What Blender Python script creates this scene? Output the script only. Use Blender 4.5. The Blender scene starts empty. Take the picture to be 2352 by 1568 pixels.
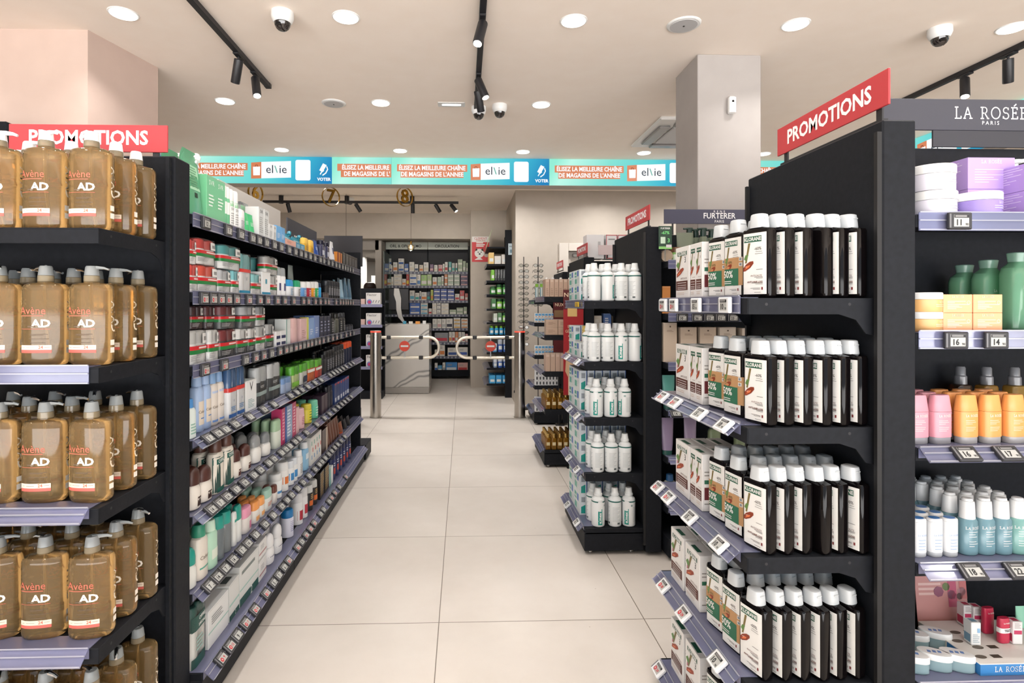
import bpy, bmesh, math, random
from math import sin, cos, pi, radians, atan2, sqrt
from mathutils import Vector, Matrix, Euler

scene = bpy.context.scene
COL = scene.collection
random.seed(7)

# ------------------------------------------------------------------ camera
F, CX, CY, TH, CH = 1275.0, 1104.0, 702.0, radians(1.8), 1.37
CT, ST = cos(TH), sin(TH)
cd = bpy.data.cameras.new('camera')
cam = bpy.data.objects.new('camera', cd)
COL.objects.link(cam)
cd.sensor_fit = 'HORIZONTAL'
cd.sensor_width = 36.0
cd.lens = F / 2352 * 36.0
cd.shift_x = (1176 - CX) / 2352
cd.shift_y = -(784 - CY) / 2352
cd.clip_start = 0.05
cam.location = (0, 0, CH)
cam.rotation_euler = (pi / 2, 0, -TH)
scene.camera = cam

# ------------------------------------------------------------------ world, exposure
w = bpy.data.worlds.new('world')
scene.world = w
w.use_nodes = True
_nt = w.node_tree
_bg = _nt.nodes['Background']
_tc = _nt.nodes.new('ShaderNodeTexCoord')
_sp = _nt.nodes.new('ShaderNodeSeparateXYZ')
_rp = _nt.nodes.new('ShaderNodeValToRGB')      # lower half added bright to lift the ceiling, dim above the horizon
_rp.color_ramp.elements[0].position = 0.49
_rp.color_ramp.elements[0].color = (1.0, 0.985, 0.98, 1)
_rp.color_ramp.elements[1].position = 0.51
_rp.color_ramp.elements[1].color = (0.13, 0.145, 0.16, 1)
_ma = _nt.nodes.new('ShaderNodeMath')
_ma.operation = 'MULTIPLY_ADD'
_ma.inputs[1].default_value = 0.5
_ma.inputs[2].default_value = 0.5
_nt.links.new(_tc.outputs['Generated'], _sp.inputs[0])
_nt.links.new(_sp.outputs[2], _ma.inputs[0])
_nt.links.new(_ma.outputs[0], _rp.inputs[0])
_nt.links.new(_rp.outputs[0], _bg.inputs[0])
_bg.inputs[1].default_value = 8.5
scene.view_settings.view_transform = 'Standard'
scene.view_settings.look = 'None'
scene.view_settings.gamma = 1.0
scene.view_settings.use_curve_mapping = False
scene.view_settings.exposure = 0.0
try:
    scene.cycles.use_denoising = True
    scene.cycles.max_bounces = 8
    scene.cycles.diffuse_bounces = 4
    scene.cycles.glossy_bounces = 3
    scene.cycles.transmission_bounces = 4
    scene.cycles.transparent_max_bounces = 24
    scene.cycles.sample_clamp_indirect = 4.0
    scene.cycles.caustics_reflective = False
    scene.cycles.caustics_refractive = False
except Exception:
    pass

CEIL = 2.97
LX = [-3.1, -1.86, -0.65, 0.62, 1.89, 3.16]
LY = [-1.9, -0.65, 0.6, 1.84, 3.1, 4.4, 5.75, 7.03]
DOWN_W = 4.8


def area_lamp(name, loc, size, power, col=(1, 0.975, 0.955), rot=(0, 0, 0), shape='DISK', spread=None):
    ld = bpy.data.lights.new(name, 'AREA')
    ld.shape = shape
    ld.size = size
    ld.energy = power
    ld.color = col
    if spread:
        ld.spread = spread
    o = bpy.data.objects.new(name, ld)
    o.location = loc
    o.rotation_euler = rot
    COL.objects.link(o)
    return o


def spot_lamp(name, loc, direction, power, angle=50, col=(1, 0.94, 0.86)):
    ld = bpy.data.lights.new(name, 'SPOT')
    ld.energy = power
    ld.spot_size = radians(angle)
    ld.spot_blend = 0.5
    ld.shadow_soft_size = 0.03
    ld.color = col
    o = bpy.data.objects.new(name, ld)
    o.location = loc
    o.rotation_euler = Vector(direction).to_track_quat('-Z', 'Y').to_euler()
    COL.objects.link(o)
    return o


for _x in LX:
    for _y in LY:
        area_lamp('downlight_lamp', (_x, _y, CEIL - 0.012), 0.12, DOWN_W * (3.6 if _y > 7 else 1), spread=radians(118 if _y < 7 else 150))  # unseen outer rows added for light, the one past the screens boosted
# added fill lamp behind the camera, in place of an open shop front
_d = area_lamp('front_fill_lamp', (0.8, -2.9, 1.55), 6.0, 8, (0.93, 0.96, 1.0), (radians(90), 0, 0), 'RECTANGLE')
_d.data.size_y = 2.5
area_lamp('back_room_lamp', (-1.75, 11.0, 2.345), 0.4, 22, (1, 0.97, 0.92))


# ------------------------------------------------------------------ pixel helpers (photo pixel -> point on a real plane)
def rat(px):
    u = (px - CX) / F
    return (u * CT + ST) / (CT - u * ST)


def Xy(px, Y):
    return rat(px) * Y


def Yx(px, X):
    return X / rat(px)


def Zp(py, X, Y):
    return CH + (CY - py) / F * (X * ST + Y * CT)


# ------------------------------------------------------------------ materials
_M = {}


def lin(h):
    h = h.lstrip('#')
    if len(h) == 3:
        h = ''.join(c * 2 for c in h)
    r = [int(h[i:i + 2], 16) / 255 for i in (0, 2, 4)]
    return tuple(c / 12.92 if c <= 0.04045 else ((c + 0.055) / 1.055) ** 2.4 for c in r)


def mat(h, rough=0.4, metal=0.0, emit=0.0, spec=0.5, coat=0.0):
    k = (h, rough, metal, emit, spec, coat)
    if k in _M:
        return _M[k]
    m = bpy.data.materials.new('surface_%s' % h.strip('#'))
    m.use_nodes = True
    b = m.node_tree.nodes['Principled BSDF']
    c = lin(h)
    if not emit and not metal:
        c = tuple(v * 0.86 for v in c)
    b.inputs['Base Color'].default_value = (*c, 1)
    b.inputs['Roughness'].default_value = rough
    b.inputs['Metallic'].default_value = metal
    b.inputs['Specular IOR Level'].default_value = spec
    b.inputs['Coat Weight'].default_value = coat
    if emit:
        b.inputs['Base Color'].default_value = (0, 0, 0, 1)
        b.inputs['Emission Color'].default_value = (*c, 1)
        b.inputs['Emission Strength'].default_value = emit
    _M[k] = m
    return m


def film(h, alpha=0.5, tint=None, rough=0.12, gloss=0.5):
    """tinted clear plastic: part transparent, part scattering, with a glossy skin"""
    k = ('film', h, alpha, tint, rough, gloss)
    if k in _M:
        return _M[k]
    m = bpy.data.materials.new('clear_plastic_%s' % h.strip('#'))
    m.use_nodes = True
    nt = m.node_tree
    nt.nodes.clear()
    out = nt.nodes.new('ShaderNodeOutputMaterial')
    tr = nt.nodes.new('ShaderNodeBsdfTransparent')
    tr.inputs[0].default_value = (*lin(tint or h), 1)
    df = nt.nodes.new('ShaderNodeBsdfDiffuse')
    df.inputs[0].default_value = (*lin(h), 1)
    tl = nt.nodes.new('ShaderNodeBsdfTranslucent')
    tl.inputs[0].default_value = (*lin(h), 1)
    gl = nt.nodes.new('ShaderNodeBsdfGlossy')
    gl.inputs[0].default_value = (1, 1, 1, 1)
    gl.inputs['Roughness'].default_value = rough
    m0 = nt.nodes.new('ShaderNodeMixShader')
    m0.inputs[0].default_value = 0.4
    m1 = nt.nodes.new('ShaderNodeMixShader')
    m1.inputs[0].default_value = alpha
    m2 = nt.nodes.new('ShaderNodeMixShader')
    fr = nt.nodes.new('ShaderNodeFresnel')
    fr.inputs[0].default_value = 1.0 + gloss
    L = nt.links.new
    L(df.outputs[0], m0.inputs[1]); L(tl.outputs[0], m0.inputs[2])
    L(tr.outputs[0], m1.inputs[1]); L(m0.outputs[0], m1.inputs[2])
    L(fr.outputs[0], m2.inputs[0]); L(m1.outputs[0], m2.inputs[1]); L(gl.outputs[0], m2.inputs[2])
    L(m2.outputs[0], out.inputs[0])
    _M[k] = m
    return m


def noise_mat(name, h1, h2, scale, rough=0.6, bump=0.0, detail=3, spec=0.4, stretch=(1, 1, 1)):
    if name in _M:
        return _M[name]
    m = bpy.data.materials.new(name)
    m.use_nodes = True
    nt = m.node_tree
    b = nt.nodes['Principled BSDF']
    tc = nt.nodes.new('ShaderNodeTexCoord')
    mp = nt.nodes.new('ShaderNodeMapping')
    mp.inputs['Scale'].default_value = stretch
    n = nt.nodes.new('ShaderNodeTexNoise')
    n.inputs['Scale'].default_value = scale
    n.inputs['Detail'].default_value = detail
    r = nt.nodes.new('ShaderNodeValToRGB')
    r.color_ramp.elements[0].color = (*lin(h1), 1)
    r.color_ramp.elements[1].color = (*lin(h2), 1)
    r.color_ramp.elements[0].position = 0.3
    r.color_ramp.elements[1].position = 0.7
    L = nt.links.new
    L(tc.outputs['Object'], mp.inputs[0]); L(mp.outputs[0], n.inputs['Vector'])
    L(n.outputs[0], r.inputs[0]); L(r.outputs[0], b.inputs['Base Color'])
    if bump:
        bp = nt.nodes.new('ShaderNodeBump')
        bp.inputs['Strength'].default_value = bump
        bp.inputs['Distance'].default_value = 0.002
        L(n.outputs[0], bp.inputs['Height']); L(bp.outputs[0], b.inputs['Normal'])
    b.inputs['Roughness'].default_value = rough
    b.inputs['Specular IOR Level'].default_value = spec
    _M[name] = m
    return m


BLACK = noise_mat('black_powder_coat', '#17191d', '#1c1e23', 60, 0.55, 0.15, spec=0.14)
BLACKIN = mat('#18181c', 0.55)
RAIL = film('#b2b6de', 0.46, '#e4e6f6', 0.1, 0.45)
RAILE = film('#e2e4f4', 0.6, '#f0f0fa', 0.1, 0.5)
CLEAR = film('#e8eef0', 0.14, '#f4f8f8', 0.08, 0.35)
WHITE = mat('#f4f4f2', 0.35)
WALL = noise_mat('plaster_wall', '#b0a79c', '#b4aba0', 9, 0.85, 0.05)
PINK = noise_mat('plaster_pink', '#c0aa9e', '#c4aea2', 9, 0.85, 0.05)
COLW = noise_mat('plaster_column', '#a09a96', '#a49e9a', 9, 0.85, 0.05)
CEILM = noise_mat('plaster_ceiling', '#f8ebde', '#faeee2', 7, 0.9, 0.03)
STEEL = mat('#b9b4ad', 0.28, 1.0)
CHROME = mat('#dcd8d0', 0.12, 1.0)
RED = mat('#c23c42', 0.45)
TEXTW = mat('#ffffff', 0.5)
INK = mat('#3c3c40', 0.5)


# ------------------------------------------------------------------ text outlines
_T = {}


def text2d(s, bold=0.0, space=1.0):
    k = (s, bold, space)
    if k in _T:
        return _T[k]
    cu = bpy.data.curves.new('t', 'FONT')
    cu.body = s
    cu.size = 1.0
    cu.offset = bold
    cu.space_character = space
    cu.resolution_u = 2
    cu.align_x = 'CENTER'
    cu.align_y = 'CENTER'
    o = bpy.data.objects.new('t', cu)
    me = o.to_mesh()
    vs = [(v.co.x, v.co.y) for v in me.vertices]
    fs = [tuple(p.vertices) for p in me.polygons]
    o.to_mesh_clear()
    bpy.data.objects.remove(o)
    bpy.data.curves.remove(cu)
    _T[k] = (vs, fs)
    return _T[k]


# ------------------------------------------------------------------ mesh builder
def ring(w, d, n, N):
    pts = []
    for i in range(N):
        t = 2 * pi * (i + 0.5) / N
        c, s_ = cos(t), sin(t)
        pts.append((w / 2 * math.copysign(abs(c) ** (2 / n), c), d / 2 * math.copysign(abs(s_) ** (2 / n), s_)))
    return pts


class MB:
    def __init__(self):
        self.v, self.f, self.m, self.mats = [], [], [], []

    def mi(self, m):
        if m not in self.mats:
            self.mats.append(m)
        return self.mats.index(m)

    def add(self, vs, fs, m, M=None):
        b = len(self.v)
        if M is not None:
            vs = [tuple(M @ Vector(v)) for v in vs]
        self.v += [tuple(v) for v in vs]
        k = self.mi(m)
        for f in fs:
            self.f.append(tuple(i + b for i in f))
            self.m.append(k)
        return self

    def box(self, x0, x1, y0, y1, z0, z1, m, bev=0.0, M=None):
        if x0 > x1: x0, x1 = x1, x0
        if y0 > y1: y0, y1 = y1, y0
        if z0 > z1: z0, z1 = z1, z0
        if bev <= 0:
            vs = [(x, y, z) for z in (z0, z1) for y in (y0, y1) for x in (x0, x1)]
            fs = [(0, 2, 3, 1), (4, 5, 7, 6), (0, 1, 5, 4), (2, 6, 7, 3), (0, 4, 6, 2), (1, 3, 7, 5)]
            return self.add(vs, fs, m, M)
        bev = min(bev, (x1 - x0) / 2.01, (y1 - y0) / 2.01, (z1 - z0) / 2.01)
        vs, idx = [], {}
        for a, x in ((0, x0), (1, x1)):
            for b, y in ((0, y0), (1, y1)):
                for c, z in ((0, z0), (1, z1)):
                    sx, sy, sz = (1 - 2 * a) * bev, (1 - 2 * b) * bev, (1 - 2 * c) * bev
                    idx[a, b, c, 'x'] = len(vs); vs.append((x, y + sy, z + sz))
                    idx[a, b, c, 'y'] = len(vs); vs.append((x + sx, y, z + sz))
                    idx[a, b, c, 'z'] = len(vs); vs.append((x + sx, y + sy, z))
        fs = []
        for a in (0, 1):
            q = [idx[a, 0, 0, 'x'], idx[a, 1, 0, 'x'], idx[a, 1, 1, 'x'], idx[a, 0, 1, 'x']]
            fs.append(q if a else q[::-1])
            q = [idx[0, a, 0, 'y'], idx[0, a, 1, 'y'], idx[1, a, 1, 'y'], idx[1, a, 0, 'y']]
            fs.append(q if a else q[::-1])
            q = [idx[0, 0, a, 'z'], idx[1, 0, a, 'z'], idx[1, 1, a, 'z'], idx[0, 1, a, 'z']]
            fs.append(q if a else q[::-1])
        for a in (0, 1):
            for b in (0, 1):
                q = [idx[a, b, 0, 'x'], idx[a, b, 0, 'y'], idx[a, b, 1, 'y'], idx[a, b, 1, 'x']]
                fs.append(q if (a ^ b) else q[::-1])
                q = [idx[a, 0, b, 'x'], idx[a, 0, b, 'z'], idx[a, 1, b, 'z'], idx[a, 1, b, 'x']]
                fs.append(q if not (a ^ b) else q[::-1])
                q = [idx[0, a, b, 'y'], idx[0, a, b, 'z'], idx[1, a, b, 'z'], idx[1, a, b, 'y']]
                fs.append(q if (a ^ b) else q[::-1])
        for a in (0, 1):
            for b in (0, 1):
                for c in (0, 1):
                    q = [idx[a, b, c, 'x'], idx[a, b, c, 'y'], idx[a, b, c, 'z']]
                    fs.append(q if (a + b + c) % 2 else q[::-1])
        return self.add(vs, fs, m, M)

    def loft(self, secs, m, n=2.0, N=20, cx=0, cy=0, caps=True, M=None):
        """secs: (z, w, d[, cx, cy]); m: material or one per gap"""
        base = len(self.v)
        for s in secs:
            z, w_, d_ = s[:3]
            ox, oy = (s[3], s[4]) if len(s) > 3 else (0, 0)
            for (x, y) in ring(w_, d_, n, N):
                p = (x + cx + ox, y + cy + oy, z)
                self.v.append(tuple(M @ Vector(p)) if M is not None else p)
        for k in range(len(secs) - 1):
            mm = m[min(k, len(m) - 1)] if isinstance(m, (list, tuple)) else m
            ki = self.mi(mm)
            for i in range(N):
                a, b = base + k * N + i, base + k * N + (i + 1) % N
                self.f.append((a, b, b + N, a + N)); self.m.append(ki)
        if caps:
            m0 = m[0] if isinstance(m, (list, tuple)) else m
            m1 = m[-1] if isinstance(m, (list, tuple)) else m
            self.f.append(tuple(base + i for i in range(N))[::-1]); self.m.append(self.mi(m0))
            e = base + (len(secs) - 1) * N
            self.f.append(tuple(e + i for i in range(N))); self.m.append(self.mi(m1))
        return self

    def tube(self, pts, r, m, N=8, closed=False):
        pts = [Vector(p) for p in pts]
        base = len(self.v)
        n = len(pts)
        up = Vector((0, 0, 1))
        prev = None
        for i, p in enumerate(pts):
            if closed:
                t = (pts[(i + 1) % n] - pts[i - 1]).normalized()
            else:
                t = (pts[min(i + 1, n - 1)] - pts[max(i - 1, 0)]).normalized()
            if prev is None:
                a = t.cross(up)
                if a.length < 1e-3:
                    a = t.cross(Vector((1, 0, 0)))
            else:
                a = prev - t * prev.dot(t)
            a.normalize()
            prev = a
            b = t.cross(a)
            rr = r[i] if isinstance(r, (list, tuple)) else r
            for k in range(N):
                an = 2 * pi * k / N
                self.v.append(tuple(p + (a * cos(an) + b * sin(an)) * rr))
        ki = self.mi(m)
        for i in range(n if closed else n - 1):
            j = (i + 1) % n
            for k in range(N):
                q = (base + i * N + k, base + i * N + (k + 1) % N, base + j * N + (k + 1) % N, base + j * N + k)
                self.f.append(q[::-1]); self.m.append(ki)
        if not closed:
            self.f.append(tuple(base + k for k in range(N))); self.m.append(ki)
            self.f.append(tuple(base + (n - 1) * N + k for k in range(N))[::-1]); self.m.append(ki)
        return self

    def disc(self, c, r, m, axis='z', N=24, flip=False):
        vs = []
        for i in range(N):
            a = 2 * pi * i / N
            x, y = r * cos(a), r * sin(a)
            vs.append({'z': (c[0] + x, c[1] + y, c[2]), 'y': (c[0] + x, c[1], c[2] + y), 'x': (c[0], c[1] + x, c[2] + y)}[axis])
        f = tuple(range(N))
        if axis == 'y': f = f[::-1]
        return self.add(vs, [f[::-1] if flip else f], m)

    def quad(self, a, b, c, d, m):
        return self.add([a, b, c, d], [(0, 1, 2, 3)], m)

    def prism(self, poly, y0, y1, m, M=None):
        """outline in x,z extruded along y"""
        n = len(poly)
        vs = [(p[0], y0, p[1]) for p in poly] + [(p[0], y1, p[1]) for p in poly]
        ar = sum(poly[i][0] * poly[(i + 1) % n][1] - poly[(i + 1) % n][0] * poly[i][1] for i in range(n))
        ccw = ar > 0
        fs = [tuple(range(n)) if ccw else tuple(range(n))[::-1], tuple(range(n, 2 * n))[::-1] if ccw else tuple(range(n, 2 * n))]
        for i in range(n):
            j = (i + 1) % n
            q = (i, i + n, j + n, j)
            fs.append(q if ccw else q[::-1])
        if (y1 < y0):
            fs = [f[::-1] for f in fs]
        return self.add(vs, fs, m, M)

    def patch(self, x0, x1, z0, z1, m, surf, off=0.0006, nx=6, shape=None):
        vs, fs = [], []
        for i in range(nx + 1):
            x = x0 + (x1 - x0) * i / nx
            vs.append((x, surf(x, z0) - off, z0))
            vs.append((x, surf(x, z1) - off, z1))
        for i in range(nx):
            fs.append((2 * i, 2 * i + 2, 2 * i + 3, 2 * i + 1))
        return self.add(vs, fs, m)

    def poly(self, pts, m, surf, off=0.0009):
        vs = [(x, surf(x, z) - off, z) for x, z in pts]
        n = len(pts)
        ar = sum(pts[i][0] * pts[(i + 1) % n][1] - pts[(i + 1) % n][0] * pts[i][1] for i in range(n))
        f = tuple(range(n))
        return self.add(vs, [f if ar > 0 else f[::-1]], m)

    def text(self, s, size, m, mapf, x=0, z=0, bold=0.0, rot=0.0, sx=1.0, space=1.0, shear=0.0):
        vs, fs = text2d(s, bold, space)
        c, s_ = cos(rot), sin(rot)
        out = []
        for a, b in vs:
            a, b = a * size * sx + b * size * shear, b * size
            out.append(mapf(x + a * c - b * s_, z + a * s_ + b * c))
        return self.add(out, fs, m)

    def join(self, o, M=None):
        b = len(self.v)
        self.v += [tuple(M @ Vector(v)) for v in o.v] if M is not None else o.v
        rm = [self.mi(m) for m in o.mats]
        self.f += [tuple(i + b for i in f) for f in o.f]
        self.m += [rm[k] for k in o.m]
        return self

    def mesh(self, name):
        me = bpy.data.meshes.new(name)
        me.from_pydata(self.v, [], self.f)
        for m in self.mats:
            me.materials.append(m)
        me.polygons.foreach_set('material_index', self.m)
        me.polygons.foreach_set('use_smooth', [True] * len(self.f))
        me.update()
        try:
            me.set_sharp_from_angle(angle=radians(32))
        except Exception:
            me.polygons.foreach_set('use_smooth', [False] * len(self.f))
        return me


def front(surf, off=0.001):
    return lambda a, b: (a, surf(a, b) - off, b)


def link(name, data, parent=None, loc=None, rz=None):
    o = bpy.data.objects.new(name, data)
    COL.objects.link(o)
    if parent is not None:
        o.parent = parent
    if loc is not None:
        o.location = loc
    if rz is not None:
        o.rotation_euler = (0, 0, rz)
    return o


def tag(o, label, cat, group=None):
    o['label'] = label
    o['category'] = cat
    if group:
        o['group'] = group
    return o


def thing(name, label, cat, loc=(0, 0, 0), rz=0, group=None):
    return tag(link(name, None, None, loc, rz), label, cat, group)


def part(name, mb, parent, label=None):
    o = link(name, mb.mesh(name), parent)
    if label:
        o['label'] = label
    return o


def single(name, mb, label, cat, loc=(0, 0, 0), rz=0, group=None):
    return tag(link(name, mb.mesh(name), None, loc, rz), label, cat, group)


def struct(name, mb):
    o = link(name, mb.mesh(name))
    o['kind'] = 'structure'
    return o


# ------------------------------------------------------------------ kits: a thing built once, spawned many times
class Kit:
    def __init__(self, name, cat, parts):
        self.name, self.cat = name, cat
        self.parts = parts          # (part name, MB, parent part index or None)
        self._me, self._one = None, None

    def full(self):
        if self._me is None:
            self._me = [mb.mesh(pn) for pn, mb, _ in self.parts]
        return self._me

    def one(self):
        if self._one is None:
            j = MB()
            for _, mb, _p in self.parts:
                j.join(mb)
            self._one = j.mesh(self.name)
        return self._one


def spawn(kit, loc, rz=0, full=True, tilt=None, name=None):
    if full and len(kit.parts) > 1:
        r = link(name or kit.name, None, None, loc, rz)
        obs = []
        for (pn, _mb, pi_), me in zip(kit.parts, kit.full()):
            obs.append(link(pn, me, r if pi_ is None else obs[pi_]))
    else:
        r = link(name or kit.name, kit.one(), None, loc, rz)
    if tilt is not None:
        r.rotation_euler = tilt
    r['category'] = kit.cat
    return r


# labels that single each thing out: description, ordinal in its row, row, place
REG = {}
ORD = ['first', 'second', 'third', 'fourth', 'fifth', 'sixth', 'seventh', 'eighth', 'ninth', 'tenth', 'eleventh', 'twelfth', 'thirteenth',
       'fourteenth', 'fifteenth', 'sixteenth', 'seventeenth', 'eighteenth', 'nineteenth', 'twentieth']
ORD += ['twenty-' + o for o in ORD[:9]] + ['thirtieth'] + ['thirty-' + o for o in ORD[:9]] + ['fortieth']


def reg(o, desc, place, key, frm='from the camera', group=None):
    REG.setdefault((desc, place, frm), []).append((key, o))
    if group:
        o['group'] = group
    return o


def finish_labels():
    for (desc, place, frm), L in REG.items():
        L.sort(key=lambda t: t[0])
        for i, (_k, o) in enumerate(L):
            if len(L) == 1:
                o['label'] = f'{desc}, {place}'
            else:
                o['label'] = f'{desc}, {ORD[i]} {frm}, {place}'

# ------------------------------------------------------------------ room shell
def floor_material():
    m = bpy.data.materials.new('porcelain_tiles')
    m.use_nodes = True
    nt = m.node_tree
    b = nt.nodes['Principled BSDF']
    L = nt.links.new
    tc = nt.nodes.new('ShaderNodeTexCoord')
    sp = nt.nodes.new('ShaderNodeSeparateXYZ')
    L(tc.outputs['Object'], sp.inputs[0])

    def mth(op, a, b_=None, v=None):
        n = nt.nodes.new('ShaderNodeMath')
        n.operation = op
        if hasattr(a, 'is_linked') or hasattr(a, 'links'):
            L(a, n.inputs[0])
        else:
            n.inputs[0].default_value = a
        if b_ is not None:
            if hasattr(b_, 'links'):
                L(b_, n.inputs[1])
            else:
                n.inputs[1].default_value = b_
        return n.outputs[0]
    T = 0.896
    ds, ids = [], []
    for o, off in ((sp.outputs[0], 0.105 + T * 20), (sp.outputs[1], -2.406 + T * 20)):
        q = mth('DIVIDE', mth('ADD', o, off), T)
        ids.append(mth('FLOOR', q))
        fr = mth('FRACT', q)
        ds.append(mth('MINIMUM', fr, mth('SUBTRACT', 1.0, fr)))
    dmin = mth('MINIMUM', ds[0], ds[1])
    gr = mth('LESS_THAN', dmin, 0.0021)
    cmb = nt.nodes.new('ShaderNodeCombineXYZ')
    L(ids[0], cmb.inputs[0]); L(ids[1], cmb.inputs[1])
    wn = nt.nodes.new('ShaderNodeTexWhiteNoise')
    L(cmb.outputs[0], wn.inputs[0])
    ad = nt.nodes.new('ShaderNodeVectorMath')
    ad.operation = 'ADD'
    sc_ = nt.nodes.new('ShaderNodeVectorMath')
    sc_.operation = 'SCALE'
    sc_.inputs['Scale'].default_value = 9.0
    L(wn.outputs['Color'], sc_.inputs[0])
    L(tc.outputs['Object'], ad.inputs[0]); L(sc_.outputs[0], ad.inputs[1])
    n1 = nt.nodes.new('ShaderNodeTexNoise')
    n1.inputs['Scale'].default_value = 1.7
    n1.inputs['Detail'].default_value = 8
    n1.inputs['Roughness'].default_value = 0.62
    L(ad.outputs[0], n1.inputs['Vector'])
    r = nt.nodes.new('ShaderNodeValToRGB')
    e = r.color_ramp.elements
    e[0].position = 0.3; e[0].color = (*lin('#c0b8af'), 1)
    e[1].position = 0.72; e[1].color = (*lin('#cec7bf'), 1)
    L(n1.outputs[0], r.inputs[0])
    # sparse small dark chips
    vo = nt.nodes.new('ShaderNodeTexVoronoi')
    vo.inputs['Scale'].default_value = 7.0
    L(ad.outputs[0], vo.inputs['Vector'])
    chip = mth('LESS_THAN', vo.outputs['Distance'], 0.022)
    mc = nt.nodes.new('ShaderNodeMix')
    mc.data_type = 'RGBA'
    L(chip, mc.inputs[0]); L(r.outputs[0], mc.inputs[6]); mc.inputs[7].default_value = (*lin('#a79d92'), 1)
    mx = nt.nodes.new('ShaderNodeMix')
    mx.data_type = 'RGBA'
    L(gr, mx.inputs[0]); L(mc.outputs[2], mx.inputs[6]); mx.inputs[7].default_value = (*lin('#6d6358'), 1)
    L(mx.outputs[2], b.inputs['Base Color'])
    n2 = nt.nodes.new('ShaderNodeTexNoise')
    n2.inputs['Scale'].default_value = 5.0
    rr = nt.nodes.new('ShaderNodeMapRange')
    rr.inputs[3].default_value = 0.3; rr.inputs[4].default_value = 0.42
    L(n2.outputs[0], rr.inputs[0]); L(rr.outputs[0], b.inputs['Roughness'])
    bp = nt.nodes.new('ShaderNodeBump')
    bp.inputs['Strength'].default_value = 0.6
    bp.inputs['Distance'].default_value = 0.002
    bp.invert = True
    L(gr, bp.inputs['Height']); L(bp.outputs[0], b.inputs['Normal'])
    return m


struct('floor', MB().box(-4.6, 6.2, -3.0, 12.6, -0.1, 0, floor_material()))
struct('ceiling', MB().box(-4.6, 6.2, -3.0, 12.6, CEIL, CEIL + 0.1, CEILM))
struct('wall_left', MB().box(-4.7, -4.6, -3.0, 12.6, 0, CEIL, WALL))
struct('wall_right', MB().box(6.2, 6.3, -3.0, 12.6, 0, CEIL, WALL))
struct('wall_back', MB().box(-4.6, 6.2, 12.6, 12.7, 0, CEIL, mat('#e6e0d8', 0.8)))
# pink splayed pier on the entrance side
pk = MB()
poly = [(-4.6, 3.29), (-2.177, 3.29), (-2.052, 3.8), (-4.6, 3.8)]
pk.add([(x, y, z) for z in (0, CEIL) for x, y in poly],
       [(0, 1, 5, 4), (1, 2, 6, 5), (2, 3, 7, 6), (3, 0, 4, 7), (3, 2, 1, 0), (4, 5, 6, 7)], PINK)
struct('wall_pier', pk)
struct('column_1', MB().box(1.49, 1.90, 3.485, 3.85, 0, CEIL, COLW, 0.004))
# wall with the door, return wall and pier of the dispensary
w1 = MB()
w1.box(0.725, 1.46, 7.68, 7.86, 0, CEIL, WALL)
w1.box(2.32, 6.2, 7.68, 7.86, 0, CEIL, WALL)
w1.box(1.46, 2.32, 7.68, 7.86, 2.13, CEIL, WALL)
struct('wall_door_side', w1)
d = link('door_1', MB().box(1.465, 2.315, 7.74, 7.78, 0.01, 2.125, mat('#cfc7bd', 0.5), 0.002).mesh('door'))
d['kind'] = 'structure'
part('door_frame', MB().box(1.33, 1.46, 7.655, 7.68, 0, 2.24, mat('#d5cdc3', 0.5), 0.004).box(2.32, 2.45, 7.655, 7.68, 0, 2.24, mat('#d5cdc3', 0.5), 0.004)
     .box(1.461, 2.319, 7.655, 7.68, 2.13, 2.24, mat('#d5cdc3', 0.5), 0.004), d)
part('door_closer', MB().box(1.53, 1.75, 7.69, 7.74, 2.05, 2.10, mat('#77746f', 0.4), 0.005), d)
part('door_handle', MB().box(2.22, 2.26, 7.72, 7.74, 1.0, 1.12, STEEL, 0.003).tube([(2.24, 7.72, 1.06), (2.24, 7.69, 1.06), (2.13, 7.69, 1.06)], 0.009, STEEL), d)
struct('wall_return', MB().box(0.725, 0.9, 7.86, 9.3, 0, CEIL, WALL))
struct('wall_dispensary_pier', MB().box(0.125, 0.9, 9.3, 10.9, 0, CEIL, WALL))
struct('wall_dispensary_back', MB().box(-1.45, 0.125, 10.75, 10.9, 0, 2.53, WALL))
struct('trim_1', MB().box(-4.6, 0.125, 9.64, 9.9, 2.53, CEIL, WALL))
struct('trim_2', MB().box(-4.6, -1.50, 9.9, 12.6, 2.36, 2.53, mat('#a8a19a', 0.8)))
struct('wall_partition', MB().box(-1.56, -1.45, 9.9, 10.9, 0, 2.53, mat('#b9b2aa', 0.8)))
struct('wall_white_nib', MB().box(-2.35, -1.98, 11.2, 11.5, 0, 2.36, mat('#e9e5df', 0.7)))
# bulkhead that carries the screens
struct('trim_3', MB().box(-4.6, 4.45, 6.03, 6.22, 2.68, CEIL, mat('#b9b0a6', 0.8)))
struct('trim_4', MB().box(4.33, 4.52, 0.2, 6.03, 2.68, CEIL, mat('#b9b0a6', 0.8)))


# ------------------------------------------------------------------ ceiling fittings
def downlight(x, y, lab):
    t = thing('ceiling_downlight', lab, 'ceiling light', (x, y, CEIL))
    r = 0.066
    tm = MB()
    tm.loft([(-0.004, 2 * r + 0.016, 2 * r + 0.016), (0.0, 2 * r + 0.022, 2 * r + 0.022)], WHITE, 2, 32)
    part('trim_ring', tm, t)
    part('diffuser', MB().loft([(-0.007, 2 * r, 2 * r), (-0.0042, 2 * r, 2 * r)], mat('#fff8ec', 0.5, emit=5), 2, 32), t)


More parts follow.
